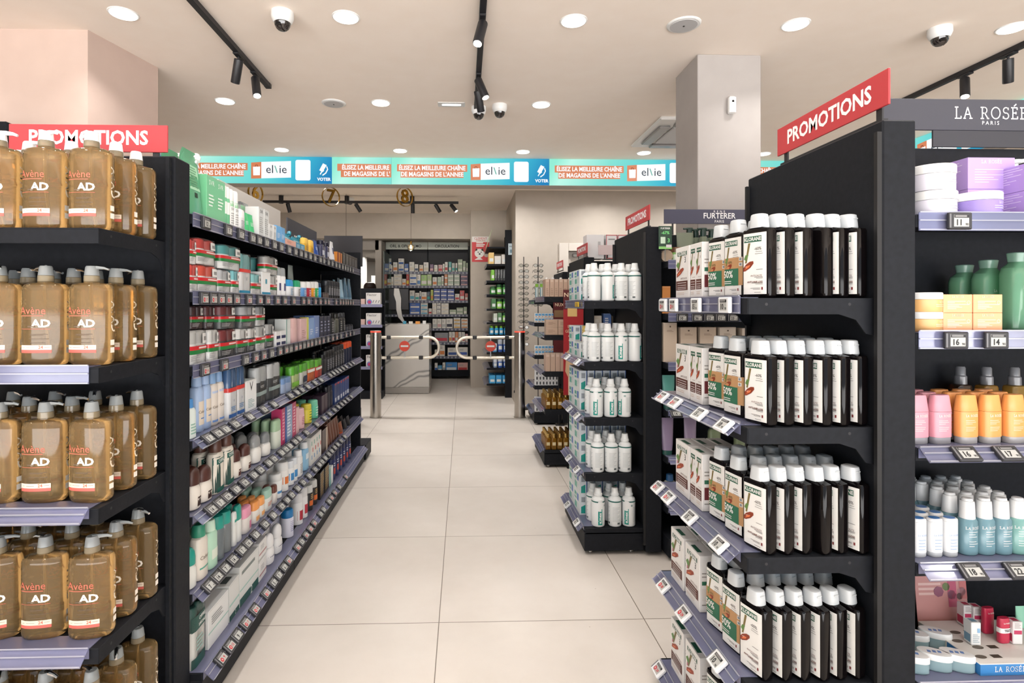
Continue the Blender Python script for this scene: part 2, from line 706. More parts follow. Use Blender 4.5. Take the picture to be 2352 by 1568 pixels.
rowname = {1.84: 'row over the entrance shelves', 3.1: 'first row of the ceiling', 4.4: 'second row of the ceiling', 5.75: 'row before the screens', 7.03: 'row behind the screens'}
for _j, _y in enumerate(LY):
    if _y < 3 or _y > 7:
        if _y < 7 or _x < -2 or _x > 2:
            continue
    for _i, _x in enumerate(LX):
        if (_y == 4.4 and _x > 1.5) or (_y == 3.1 and _x < -2):
            continue
        if _y == 5.75 and _x < -2:
            continue
        downlight(_x, _y, f'round white recessed light, {ORD[_i - 1]} from the pink pier side, {rowname[_y]}')


def dome(x, y, lab, dx=0.0):
    t = thing('dome_camera', lab, 'security camera', (x, y, CEIL))
    part('housing', MB().loft([(0, 0.118, 0.118), (-0.03, 0.12, 0.12), (-0.05, 0.105, 0.105), (-0.06, 0.09, 0.09)][::-1], WHITE, 2, 28), t)
    part('dome', MB().loft([(-0.058, 0.088, 0.088), (-0.075, 0.082, 0.082), (-0.09, 0.064, 0.064), (-0.099, 0.04, 0.04), (-0.102, 0.012, 0.012)][::-1],
                           mat('#2a2422', 0.08, coat=1.0), 2, 28), t)
    part('lens', MB().loft([(-0.086, 0.03, 0.03), (-0.074, 0.032, 0.032)], mat('#0c0c0e', 0.1), 2, 16, cx=-0.012, cy=-0.036), t)


dome(-0.985, 3.06, 'white dome security camera between the black entrance track and downlight')
dome(2.75, 3.12, 'white dome security camera near the black track above the dark sign')
dome(0.29, 4.42, 'white dome security camera beside the rectangular lamp, clear of the track')
dome(0.125, 4.47, 'white dome security camera half hidden behind the middle track spots')
dome(Xy(804, 8.3), 8.3, 'small dome security camera behind the hanging gold figure seven')

for _x, _y, _lab in ((1.254, 3.12, 'round flush ceiling speaker between the large column and first lights'),
                     (-1.022, 4.42, 'round flush ceiling speaker in line with the second row lights')):
    t = thing('ceiling_speaker', _lab, 'speaker', (_x, _y, CEIL))
    part('rim', MB().loft([(-0.008, 0.17, 0.17), (-0.003, 0.186, 0.186), (0, 0.188, 0.188)], WHITE, 2, 40), t)
    part('grille', MB().loft([(-0.0105, 0.148, 0.148), (-0.0082, 0.15, 0.15)], mat('#c3c2c2', 0.7), 2, 40), t)
    part('badge', MB().loft([(-0.012, 0.012, 0.012), (-0.0106, 0.012, 0.012)], mat('#111111', 0.5), 2, 12), t)

t = thing('emergency_light', 'rectangular white recessed emergency lamp in the ceiling', 'ceiling light', (-0.093, 4.41, CEIL))
part('frame', MB().box(-0.108, 0.108, -0.048, 0.048, -0.006, 0, WHITE, 0.003), t)
part('light_strip', MB().loft([(-0.009, 0.15, 0.03), (-0.0065, 0.152, 0.032)], mat('#eef4f4', 0.4, emit=2.2), 6, 20), t)

t = thing('air_conditioner', 'white ceiling cassette air conditioner beside the large column', 'air conditioner', (2.08, 5.04, CEIL))
ac = MB().box(-0.42, 0.42, -0.42, 0.42, -0.03, 0, mat('#e9e7e4', 0.4), 0.012)
part('panel', ac, t)
part('grille', MB().box(-0.24, 0.24, -0.24, 0.24, -0.045, -0.031, mat('#c9c8c8', 0.6), 0.006), t)
for sx, sy in ((1, 0), (-1, 0), (0, 1), (0, -1)):
    m_ = MB()
    if sx:
        m_.box(sx * 0.27, sx * 0.37, -0.26, 0.26, -0.052, -0.0305, mat('#8d8a88', 0.25), 0.01)
    else:
        m_.box(-0.26, 0.26, sy * 0.27, sy * 0.37, -0.052, -0.0305, mat('#8d8a88', 0.25), 0.01)
    part('louver', m_, t)

BLK = mat('#1d1d21', 0.45)


def cyl_between(mb, a, b, r, m, N=20):
    return mb.tube([a, b], r, m, N)


def spotlight(loc, direction, lab, lit, power=6, stem=0.04, r=0.0275, Ln=0.145, cast=True):
    """track spot: adapter in the track, stem, tube-shaped head; loc is the underside of the track"""
    t = thing('track_spotlight', lab, 'spotlight', loc)
    dv = Vector(direction).normalized()
    part('adapter', MB().box(-0.018, 0.018, -0.05, 0.05, -0.012, 0.0, BLK, 0.003), t)
    part('stem', MB().tube([(0, 0, -0.012), (0, 0, -stem - 0.012)], 0.007, BLK, 10), t)
    p0 = Vector((0, 0, -stem)) - dv * 0.012
    p1 = p0 + dv * Ln
    hd = MB().tube([p0, p0 + dv * 0.004, p1 - dv * 0.003, p1], [r * 0.96, r, r, r * 0.96], BLK, 28)
    h = part('head', hd, t)
    e = mat('#fff6e6', 0.4, emit=25) if lit else mat('#3a3632', 0.3)
    part('lens', MB().tube([p1 - dv * 0.002, p1 + dv * 0.0012], r * 0.82, e, 24), t)
    if cast:
        q = Vector(loc) + p1 + dv * 0.01
        spot_lamp('spotlight_beam', q, dv, power)
    return t


TZ = CEIL - 0.032
for _lab, X_, ya, yb, spots in (
        ('long black ceiling track running along the aisle shelves', -1.405, 0.4, 4.03,
         [(3.52, (-0.05, 0.06, -0.14), 'black spotlight turned away from the camera, hanging mid track over aisle shelves', False),
          (3.80, (0.03, -0.045, -0.14), 'glaring black spotlight at the end of the track over aisle shelves', True)]),
        ('black ceiling track over the middle of the walkway', 0.105, 0.4, 4.41,
         [(3.02, (-0.03, -0.045, -0.13), 'black spotlight closest to the entrance on the walkway track', True),
          (3.78, (0.05, -0.03, -0.13), 'black spotlight leaning toward the column on the walkway track', True),
          (3.98, (0.03, 0.07, -0.14), 'unlit looking black spotlight, last on the walkway track', False)]),
        ('black ceiling track above the dark brand sign', 3.40, 0.6, 4.17,
         [(3.36, (0.04, 0.04, -0.14), 'black spotlight tilted outward on the track above the dark sign', False),
          (3.66, (-0.035, -0.04, -0.14), 'lit black spotlight dipping behind the dark brand sign', True)])):
    tk = MB().box(X_ - 0.018, X_ + 0.018, ya, yb, TZ, CEIL, BLK, 0.002)
    tk.box(X_ - 0.02, X_ + 0.02, yb - 0.01, yb + 0.03, TZ - 0.001, CEIL - 0.0005, BLK, 0.002)
    single('lighting_track', tk, _lab, 'track')
    for (_y, _d, _l, lit) in spots:
        spotlight((X_, _y, TZ), _d, _l, lit)

# track under the ceiling of the dispensary, hung on stubs
YB, ZB = 8.1, 2.872
x0, x1 = Xy(604, YB), Xy(1053, YB)
t = thing('lighting_track', 'straight black track across the dispensary ceiling on three stubs', 'track', ((x0 + x1) / 2, YB, ZB))
part('rail', MB().box(-(x1 - x0) / 2, (x1 - x0) / 2, -0.017, 0.017, -0.017, 0.017, BLK, 0.002), t)
for px in (643, 795, 946):
    x_ = Xy(px, YB) - (x0 + x1) / 2
    part('stub', MB().loft([(-0.016, 0.066, 0.066), (CEIL - ZB, 0.066, 0.066)], BLK, 2, 20, cx=x_, cy=0.052), t)
for px, d_, lb, lit in ((661, (0.03, 0.03, -0.14), 'small black spotlight on the dispensary track above the shelf sign', False),
                        (818, (0.075, 0.03, -0.12), 'small black spotlight on the dispensary track beside figure seven', False),
                        (948, (0.0, 0.03, -0.14), 'small upright black spotlight on the dispensary track under figure eight', False),
                        (1001, (0.075, 0.03, -0.12), 'small tilted black spotlight between figure eight and the track end', False),
                        (1037, (0.085, -0.03, -0.11), 'small glowing black spotlight at the end of the dispensary track', True)):
    spotlight((Xy(px, YB), YB, ZB - 0.017), d_, lb, lit, 0.8, 0.02, 0.028, 0.13, cast=lit)
    spot_lamp('spotlight_beam', (Xy(px, YB), YB - 0.06, ZB - 0.19), (d_[0], 0.22, -0.14), 12, 95)  # added wide beam toward the wall unit, apart from the head's own aim
for px, py, lb in ((795, 562, 'clear globe pendant bulb beside the dark end sign'), (944, 568, 'clear globe pendant bulb glowing before the pharmacy shelves')):
    X_, z_ = Xy(px, YB - 0.1), Zp(py, Xy(px, YB - 0.1), YB - 0.1)
    t = thing('pendant_bulb', lb, 'pendant lamp', (X_, YB - 0.1, z_))
    part('cord', MB().tube([(0, 0, CEIL - z_), (0, 0, 0.085)], 0.0028, mat('#4a4038', 0.6), 6), t)
    part('socket', MB().loft([(0.05, 0.03, 0.03), (0.09, 0.026, 0.026)], mat('#b08d4a', 0.25, 1.0), 2, 16), t)
    s = [(-0.05 + 0.0, 0.012, 0.012)]
    for k in range(1, 10):
        a = pi * k / 10
        s.append((-0.05 * cos(a), 0.1 * sin(a) + 0.002, 0.1 * sin(a) + 0.002))
    part('bulb', MB().loft(s, film('#fff0d0', 0.06, '#fff8ea', 0.05, 0.45), 2, 20), t)
    part('filament', MB().loft([(-0.018, 0.012, 0.012), (0.0, 0.028, 0.028), (0.018, 0.012, 0.012)], mat('#ffe9b8', 0.5, emit=30), 2, 12), t)
    pl = bpy.data.lights.new('pendant_glow', 'POINT'); pl.energy = 3; pl.color = (1, 0.85, 0.6); pl.shadow_soft_size = 0.03
    po = link('pendant_glow', pl); po.location = (X_, YB - 0.1, z_ - 0.07)

GOLD = mat('#c99f45', 0.22, 1.0)
for px, py, num, yaw, lb in ((587, 443, '6', 1.15, 'brass ring with a figure hanging edge-on above the white shelf header'),
                             (760, 452, '7', 0.72, 'brass ring with figure seven hanging under the screens'),
                             (930, 452, '8', 0.72, 'brass ring with figure eight hanging under the screens')):
    Yh = 6.5
    X_ = Xy(px, Yh); z_ = Zp(py, X_, Yh)
    t = thing('hanging_number', lb, 'number sign', (X_, Yh, z_), yaw)
    R_ = 0.112
    rg = MB()
    pts = []
    for k in range(40):
        a = 2 * pi * k / 40
        pts.append((a, R_))
    vs, fs = [], []
    for a, r_ in pts:
        for (rr, yy) in ((R_, -0.011), (R_, 0.011), (R_ - 0.006, 0.011), (R_ - 0.006, -0.011)):
            vs.append((rr * cos(a), yy, rr * sin(a)))
    for k in range(40):
        j = (k + 1) % 40
        for q in range(4):
            fs.append((4 * k + q, 4 * k + (q + 1) % 4, 4 * j + (q + 1) % 4, 4 * j + q))
    rg.add(vs, fs, GOLD)
    part('ring', rg, t)
    part('rod', MB().tube([(0, 0, R_ - 0.002), (0, 0, CEIL - z_)], 0.0025, GOLD, 6), t)
    nm = MB()
    for yy in (-0.008, 0.008):
        nm.text(num, 0.22, GOLD, (lambda y_: (lambda a, b: (a, y_, b)))(yy), bold=0.015)
    part('figure', nm, t)

# sensor on the column
t = thing('motion_sensor', 'small white sensor fixed on the large square column', 'sensor', (Xy(1678, 3.48), 3.484, Zp(243, 1.7, 3.48)))
part('housing', MB().loft([(-0.055, 0.03, 0.02, 0, 0.006), (-0.05, 0.046, 0.036, 0, 0), (0.045, 0.046, 0.036, 0, 0), (0.055, 0.03, 0.02, 0, 0.006)], WHITE, 4, 24, cy=-0.02), t)
part('lens', MB().loft([(0.012, 0.014, 0.006), (0.024, 0.014, 0.006)], mat('#141416', 0.2), 2, 12, cy=-0.0385), t)
part('detector_window', MB().loft([(0.03, 0.016, 0.006), (0.044, 0.014, 0.006)], mat('#d9d9d9', 0.3), 2, 12, cy=-0.0378), t)


# ------------------------------------------------------------------ LED screens under the ceiling
def screen_gradient():
    m = bpy.data.materials.new('screen_image')
    m.use_nodes = True
    nt = m.node_tree
    nt.nodes.clear()
    out = nt.nodes.new('ShaderNodeOutputMaterial')
    em = nt.nodes.new('ShaderNodeEmission')
    tc = nt.nodes.new('ShaderNodeTexCoord')
    sp = nt.nodes.new('ShaderNodeSeparateXYZ')
    dv = nt.nodes.new('ShaderNodeMath'); dv.operation = 'DIVIDE'; dv.inputs[1].default_value = 1.71
    zz = nt.nodes.new('ShaderNodeMath'); zz.operation = 'MULTIPLY_ADD'; zz.inputs[1].default_value = -0.35; zz.inputs[2].default_value = 0.0
    ad = nt.nodes.new('ShaderNodeMath'); ad.operation = 'ADD'
    r = nt.nodes.new('ShaderNodeValToRGB')
    e = r.color_ramp.elements
    e[0].position = 0.0; e[0].color = (*lin('#8fe6cf'), 1)
    e[1].position = 1.0; e[1].color = (*lin('#2880b8'), 1)
    for q, h in ((0.10, '#b8f2e2'), (0.35, '#84dccf'), (0.62, '#62cdd0'), (0.8, '#40b0cc')):
        k = e.new(q); k.color = (*lin(h), 1)
    L = nt.links.new
    L(tc.outputs['Object'], sp.inputs[0]); L(sp.outputs[0], dv.inputs[0]); L(sp.outputs[2], zz.inputs[0])
    L(dv.outputs[0], ad.inputs[0]); L(zz.outputs[0], ad.inputs[1]); L(ad.outputs[0], r.inputs[0])
    L(r.outputs[0], em.inputs[0]); em.inputs[1].default_value = 1.1
    L(em.outputs[0], out.inputs[0])
    return m


SCR = screen_gradient()
EW, EO, EB, ET = mat('#ffffff', emit=1.0), mat('#e88a5e', emit=0.85), mat('#1f4f70', emit=0.3), mat('#7fd3c4', emit=0.7)


def led_screen(x0, x1, rz, org, lab, cut=None):
    """x0..x1 along the run; content laid out from the panel start"""
    W_ = x1 - x0
    t = thing('led_screen', lab, 'screen', (0, 0, 0), rz)
    c, s_ = cos(rz), sin(rz)
    t.location = (org[0] + c * x0, org[1] + s_ * x0, 2.825)
    h = 0.142
    part('screen_panel', MB().box(0, W_ - 0.003, -0.012, 0.0, -h, h, SCR), t)
    t.children[0].location = (0, 0, 0)
    m_ = MB()
    sf = lambda a, b: -0.0122

    def clip(a, b):
        return a < W_ - 0.02 and b <= W_

    def rect(a, b, z0_, z1_, mm, off=0.001):
        b = min(b, W_ - 0.005)
        if a < b:
            m_.patch(a, b, z0_, z1_, mm, sf, off, 1)
    rect(0.057, 0.815, -0.005, 0.072, EO)
    rect(0.095, 0.775, -0.072, -0.003, EO, 0.0015)
    if W_ > 1.0:
        m_.text("ÉLISEZ LA MEILLEURE CHAÎNE", 0.066, EW, front(sf, 0.0025), 0.436, 0.031, 0.03, sx=0.82)
        m_.text("DE MAGASINS DE L'ANNEE", 0.066, EW, front(sf, 0.003), 0.436, -0.037, 0.03, sx=0.85)
        a = 0.02
        m_.poly([(0.852, -0.095), (0.96, -0.091), (0.96, 0.085), (0.852, 0.077)], EO, sf, 0.001)
        m_.poly([(0.96, -0.091), (1.275, -0.08), (1.275, 0.097), (0.96, 0.085)], EW, sf, 0.001)
        m_.poly([(0.875, -0.06), (0.945, -0.058), (0.948, 0.035), (0.872, 0.032)], EW, sf, 0.0016)
        m_.tube([(0.895, -0.0145, 0.033), (0.9, -0.0145, 0.052), (0.918, -0.0145, 0.052), (0.923, -0.0145, 0.034)], 0.0025, mat('#b4422f', emit=0.3), 6)
        m_.text('el', 0.125, EB, front(sf, 0.0025), 1.05, 0.004, 0.0)
        m_.poly([(1.098, 0.045), (1.11, 0.045), (1.135, -0.03), (1.123, -0.03)], ET, sf, 0.002)
        m_.text('ie', 0.125, EB, front(sf, 0.0025), 1.19, 0.004, 0.0)
        qr = []
        for cx_, cz_, a0 in ((1.462, .09, 0), (1.342, .09, 90), (1.342, -.09, 180), (1.462, -.09, 270)):
            for q in range(5):
                an = radians(a0 + q * 22.5)
                qr.append((cx_ + .02 * cos(an), cz_ + .02 * sin(an)))
        m_.poly(qr, EW, sf, 0.001)
        m_.text('VOTER', 0.045, EW, front(sf, 0.002), 1.625, -0.098, 0.04)
        # hand holding a card
        m_.poly([(1.575, 0.0), (1.61, -0.02), (1.655, 0.055), (1.615, 0.075)], EW, sf, 0.0015)
        m_.tube([(1.61, -0.015, -0.055), (1.645, -0.015, -0.03), (1.665, -0.015, 0.01), (1.655, -0.015, 0.04)], 0.006, EW, 6)
        m_.tube([(1.585, -0.015, -0.045), (1.6, -0.015, -0.02), (1.625, -0.015, 0.0)], 0.006, EW, 6)
    else:
        m_.text("ÉLISEZ LA MEILLEURE", 0.066, EW, front(sf, 0.0025), 0.36, 0.031, 0.03, sx=0.82)
        m_.text("DE MAGASINS DE L'", 0.066, EW, front(sf, 0.003), 0.375, -0.037, 0.03, sx=0.85)
    part('screen_lettering', m_, t)


YS = 6.028
P_ = 1.71
xa, xb, xc = Xy(763, YS), Xy(900, YS), Xy(1263, YS)
led_screen(xa - 2 * P_, xa - P_, 0, (0, YS), 'glowing teal screen end mostly hidden by the pink pier')
led_screen(xa - P_, xa, 0, (0, YS), 'teal to blue screen behind the aisle shelf top')
led_screen(xa, xb, 0, (0, YS), 'short cut-off screen section between two full ones')
led_screen(xb, xb + P_, 0, (0, YS), 'complete teal screen over the walkway gates')
led_screen(xb + P_, xb + 2 * P_, 0, (0, YS), 'teal screen running into the large column')
led_screen(xb + 2 * P_, 4.32, 0, (0, YS), 'teal screen past the large column, mostly behind the red sign')
for k in range(3):
    led_screen(-(6.0 - P_ * k), -(6.0 - P_ * (k + 1)), -pi / 2, (4.33, 0), 'side screen on the long bulkhead, %s from the corner' % ORD[k])


# ------------------------------------------------------------------ product shapes (front is -y, base at z = 0)
def surf_of(secs, n):
    zs = [s[0] for s in secs]

    def f(x, z):
        z = min(max(z, zs[0]), zs[-1])
        k = 0
        while k < len(zs) - 2 and z > zs[k + 1]:
            k += 1
        a, b = secs[k], secs[k + 1]
        t = 0 if b[0] == a[0] else (z - a[0]) / (b[0] - a[0])
        w_ = a[1] + (b[1] - a[1]) * t
        d_ = a[2] + (b[2] - a[2]) * t
        q = min(abs(2 * x / max(w_, 1e-6)), 0.985)
        return -d_ / 2 * (1 - q ** n) ** (1 / n)
    return f


def col(c, rough=0.35):
    return c if not isinstance(c, str) else mat(c, rough)


def deco(mb, items, W_, H_, surf, off=0.0006):
    for k, it in enumerate(items):
        o = off + 0.00015 * k
        if it[0] == 'p':      # patch: x0,x1,z0,z1 as fractions, colour
            _, a, b, c, d_, cc = it
            mb.patch(a * W_, b * W_, c * H_, d_ * H_, col(cc, 0.5), surf, o, 6)
        elif it[0] == 't':    # text: string, x, z, size (fraction of W), colour, bold, rot
            _, s, x, z, size, cc = it[:6]
            bold = it[6] if len(it) > 6 else 0.0
            rot = it[7] if len(it) > 7 else 0.0
            mb.text(s, size * W_, col(cc, 0.5), front(surf, o + 0.0002), x * W_, z * H_, bold, rot)
        elif it[0] == 'l':    # rows of small print: x0,x1,z0,z1,rows,colour
            _, a, b, c, d_, n_, cc = it
            rnd = random.Random(int((a + b + c) * 1000) + n_)
            for i in range(n_):
                z = (c + (d_ - c) * (i + 0.5) / n_) * H_
                e_ = a + (b - a) * rnd.uniform(0.6, 1.0)
                hh = (d_ - c) * H_ / n_ * 0.22
                mb.patch(a * W_, e_ * W_, z - hh, z + hh, col(cc, 0.5), surf, o, 3)


_K = {}
NAMES = {'can': ('spray_can', 'spray can'), 'rollon': ('roll_on_deodorant', 'deodorant'), 'stick': ('stick_deodorant', 'deodorant'),
         'tall': ('lotion_bottle', 'bottle'), 'tube': ('cream_tube', 'tube'), 'box': ('carton', 'box'), 'pack': ('twin_pack', 'twin pack'),
         'pouch': ('refill_pouch', 'pouch'), 'jar': ('cream_jar', 'jar'), 'dropper': ('dropper_bottle', 'bottle')}


def prod(kind, w_, d_, h, body='#eeeeee', cap='#ffffff', items=(), name=None, cat=None, key=None, side=None, film_wrap=False, ends=None):
    k = (kind, round(w_, 3), round(d_, 3), round(h, 3), str(body), str(cap), str(items), name, key)
    if k in _K:
        return _K[k]
    B, C_ = col(body), col(cap)
    b, c = MB(), MB()
    parts = []
    N = 20
    if kind == 'can':
        d_ = w_
        s = [(0, w_ * .9, w_ * .9), (h * .015, w_, w_), (h * .66, w_, w_), (h * .7, w_ * .93, w_ * .93)]
        b.loft(s, B, 2, N)
        c.loft([(h * .7, w_ * .93, w_ * .93), (h * .715, w_ * .96, w_ * .96), (h * .94, w_ * .93, w_ * .93), (h * .985, w_ * .8, w_ * .8), (h, w_ * .45, w_ * .45)], C_, 2, N)
        surf = surf_of(s, 2)
    elif kind == 'rollon':
        s = [(0, w_ * .7, d_ * .7), (h * .03, w_ * .9, d_ * .9), (h * .25, w_, d_), (h * .45, w_ * .92, d_ * .92), (h * .56, w_ * .62, d_ * .68), (h * .6, w_ * .62, d_ * .68)]
        b.loft(s, B, 2.2, N)
        c.loft([(h * .58, w_ * .82, d_ * .86), (h * .75, w_ * .84, d_ * .88), (h * .88, w_ * .74, d_ * .78), (h * .96, w_ * .48, d_ * .52), (h, w_ * .12, d_ * .14)], C_, 2, N)
        surf = surf_of(s, 2.2)
    elif kind == 'stick':
        s = [(0, w_ * .94, d_ * .94), (h * .03, w_, d_), (h * .6, w_, d_)]
        b.loft(s, B, 2.6, N)
        c.loft([(h * .6, w_ * .97, d_ * .97), (h * .61, w_, d_), (h * .9, w_ * .96, d_ * .94), (h * .97, w_ * .85, d_ * .8), (h, w_ * .6, d_ * .5)], C_, 2.6, N)
        surf = surf_of(s, 2.6)
    elif kind == 'tall':
        s = [(0, w_ * .9, d_ * .9), (h * .02, w_, d_), (h * .68, w_ * .97, d_ * .97), (h * .75, w_ * .8, d_ * .85), (h * .78, w_ * .5, d_ * .66)]
        b.loft(s, B, 2.7, N)
        q = min(w_ * .62, d_ * .9)
        c.loft([(h * .775, q, q), (h * .79, q * 1.04, q * 1.04), (h * .98, q * .94, q * .94), (h, q * .82, q * .82)], C_, 2, N)
        surf = surf_of(s, 2.7)
    elif kind == 'dropper':
        s = [(0, w_ * .9, d_ * .9), (h * .02, w_, d_), (h * .6, w_ * .98, d_ * .98), (h * .64, w_ * .84, d_ * .84)]
        b.loft(s, B, 2.4, N)
        c.loft([(h * .62, w_ * .74, d_ * .85), (h * .9, w_ * .66, d_ * .8), (h * .95, w_ * .62, d_ * .76), (h * .955, w_ * .5, d_ * .6), (h * .99, w_ * .5, d_ * .6), (h, w_ * .42, d_ * .5)], C_, 2.2, N)
        surf = surf_of(s, 2.4)
    elif kind == 'tube':
        s = [(h * .12, w_ * .8, d_), (h * .3, w_ * .9, d_ * .85), (h * .6, w_ * .96, d_ * .55), (h * .9, w_, d_ * .14), (h, w_, d_ * .07)]
        b.loft(s, B, 2.2, N)
        c.loft([(0, w_ * .76, d_ * .92), (h * .115, w_ * .78, d_ * .96)], C_, 2.2, N)
        surf = surf_of(s, 2.2)
    elif kind == 'jar':
        d_ = w_
        s = [(0, w_ * .94, w_ * .94), (h * .04, w_ * .97, w_ * .97), (h * .64, w_ * .97, w_ * .97)]
        b.loft(s, B, 2, 36)
        c.loft([(h * .65, w_ * .99, w_ * .99), (h * .67, w_, w_), (h * .96, w_, w_), (h, w_ * .96, w_ * .96)], C_, 2, 36)
        surf = surf_of(s, 2)
    elif kind == 'pouch':
        s = [(0, w_ * .92, d_), (h * .08, w_, d_ * .9), (h * .5, w_, d_ * .65), (h * .85, w_ * .98, d_ * .22), (h * .93, w_ * .9, d_ * .05), (h, w_ * .7, d_ * .03)]
        b.loft(s, B, 3, N)
        M_ = Matrix.Translation((w_ * .33, 0, h * .9)) @ Matrix.Rotation(radians(35), 4, 'Y')
        c.loft([(0, .012, .012), (.012, .012, .012), (.0125, .024, .024), (.032, .024, .024), (.034, .02, .02)], C_, 2, 14, M=M_)
        surf = surf_of(s, 3)
    elif kind == 'pack':
        r_ = w_ / 2
        d_ = min(d_, r_)
        for sx in (-1, 1):
            b.loft([(0, r_ * .9, d_ * .9), (h * .02, r_ * .97, d_ * .97), (h * .55, r_ * .97, d_ * .97), (h * .6, r_ * .9, d_ * .92)], B, 2.2, 16, cx=sx * r_ / 2)
            cp = MB().loft([(h * .6, r_ * .92, d_ * .94), (h * .93, r_ * .9, d_ * .9), (h * .985, r_ * .7, d_ * .72), (h * .995, r_ * .3, d_ * .3)], C_, 2.2, 16, cx=sx * r_ / 2)
            parts.append(('cap', cp, 0))
        sl = MB()
        s = [(0.001, w_ * 1.0, d_ * 1.0), (h * .3, w_ * 1.01, d_ * 1.03), (h * .42, w_ * 1.01, d_ * 1.03), (h * .54, w_ * 1.01, d_ * 1.03), (h * .99, w_ * .98, d_), (h * 1.003, w_ * .8, d_ * .8)]
        fm = film('#e9edf0', 0.03, '#fcfcfc', 0.06, 0.16)
        if film_wrap == 'band':
            ms = [fm, mat('#1f7a3c', .3), mat('#c9252d', .3), fm, fm]
        elif film_wrap == 'topred':
            ms = [fm, fm, fm, mat('#cf3a35', .3), fm]
            s[3] = (h * .62, s[3][1], s[3][2]); s[2] = (h * .54, s[2][1], s[2][2])
            ms = [fm, fm, mat('#cf3a35', .3), fm, fm]
        else:
            ms = fm
        sl.loft(s, ms, 4.5, 28)
        surf = surf_of(s, 4.5)
        if film_wrap == 'band':
            sl.patch(-w_ * .1, w_ * .42, h * .455, h * .505, mat('#f2dcd8', .4), surf, 0.001, 4)
            sl.patch(w_ * .12, w_ * .46, h * .6, h * .9, mat('#e9e9e6', .4), surf, 0.001, 3)
            sl.patch(w_ * .2, w_ * .38, h * .68, h * .8, mat('#8c8c8c', .4), surf, 0.0014, 2)
        parts.append(('shrink_wrap', sl, None))
    elif kind == 'box':
        b.box(-w_ / 2, w_ / 2, -d_ / 2, d_ / 2, 0, h, B, 0.0012)
        b.patch(-w_ / 2 * .92, w_ / 2 * .92, h * .965, h * .972, mat('#b9b6b2', .6), lambda x, z: -d_ / 2, 0.0002, 1)
        surf = lambda x, z: -d_ / 2
        if side:   # colour block on the end panels and top
            for sx in (-1, 1):
                xx = sx * (w_ / 2 + .0004)
                q = [(xx, -d_ * .4, h * .1), (xx, d_ * .4, h * .1), (xx, d_ * .4, h * .45), (xx, -d_ * .4, h * .45)]
                b.add(q, [(0, 1, 2, 3) if sx > 0 else (3, 2, 1, 0)], col(side, .5))
            b.quad((-w_ * .3, -d_ * .3, h + .0004), (w_ * .3, -d_ * .3, h + .0004), (w_ * .3, d_ * .3, h + .0004), (-w_ * .3, d_ * .3, h + .0004), col(side, .5))
    deco(parts[-1][1] if kind == 'pack' and items and items[0] == 'film' else b, [i for i in items if i != 'film'], w_, h, surf, 0.0006)
    nm, ct = NAMES[kind]
    pl = [('body', b, None)]
    if kind != 'box' and kind != 'pack':
        pl.append(('cap', c, None))
    pl += parts
    kk = Kit(name or nm, cat or ct, pl)
    _K[k] = kk
    return kk


# the amber pump bottle of the end display
AMBER = film('#d2b17a', 0.25, '#f6dfba', 0.08, 0.42)
_nt = AMBER.node_tree      # clear liquid bends what stands behind it
_rf = _nt.nodes.new('ShaderNodeBsdfRefraction')
_rf.inputs['Color'].default_value = (*lin('#f3dcb2'), 1)
_rf.inputs['IOR'].default_value = 1.3
_rf.inputs['Roughness'].default_value = 0.06
_mx = _nt.nodes.new('ShaderNodeMixShader')
_mx.inputs[0].default_value = 0.72
_tr = [n for n in _nt.nodes if n.type == 'BSDF_TRANSPARENT'][0]
_lk = _tr.outputs[0].links[0]
_to = _lk.to_socket
_nt.links.remove(_lk)
_nt.links.new(_tr.outputs[0], _mx.inputs[1])
_nt.links.new(_rf.outputs[0], _mx.inputs[2])
_nt.links.new(_mx.outputs[0], _to)
AMBER_IN = film('#b98a50', 0.25, '#e9c48c', 0.3, 0.05)


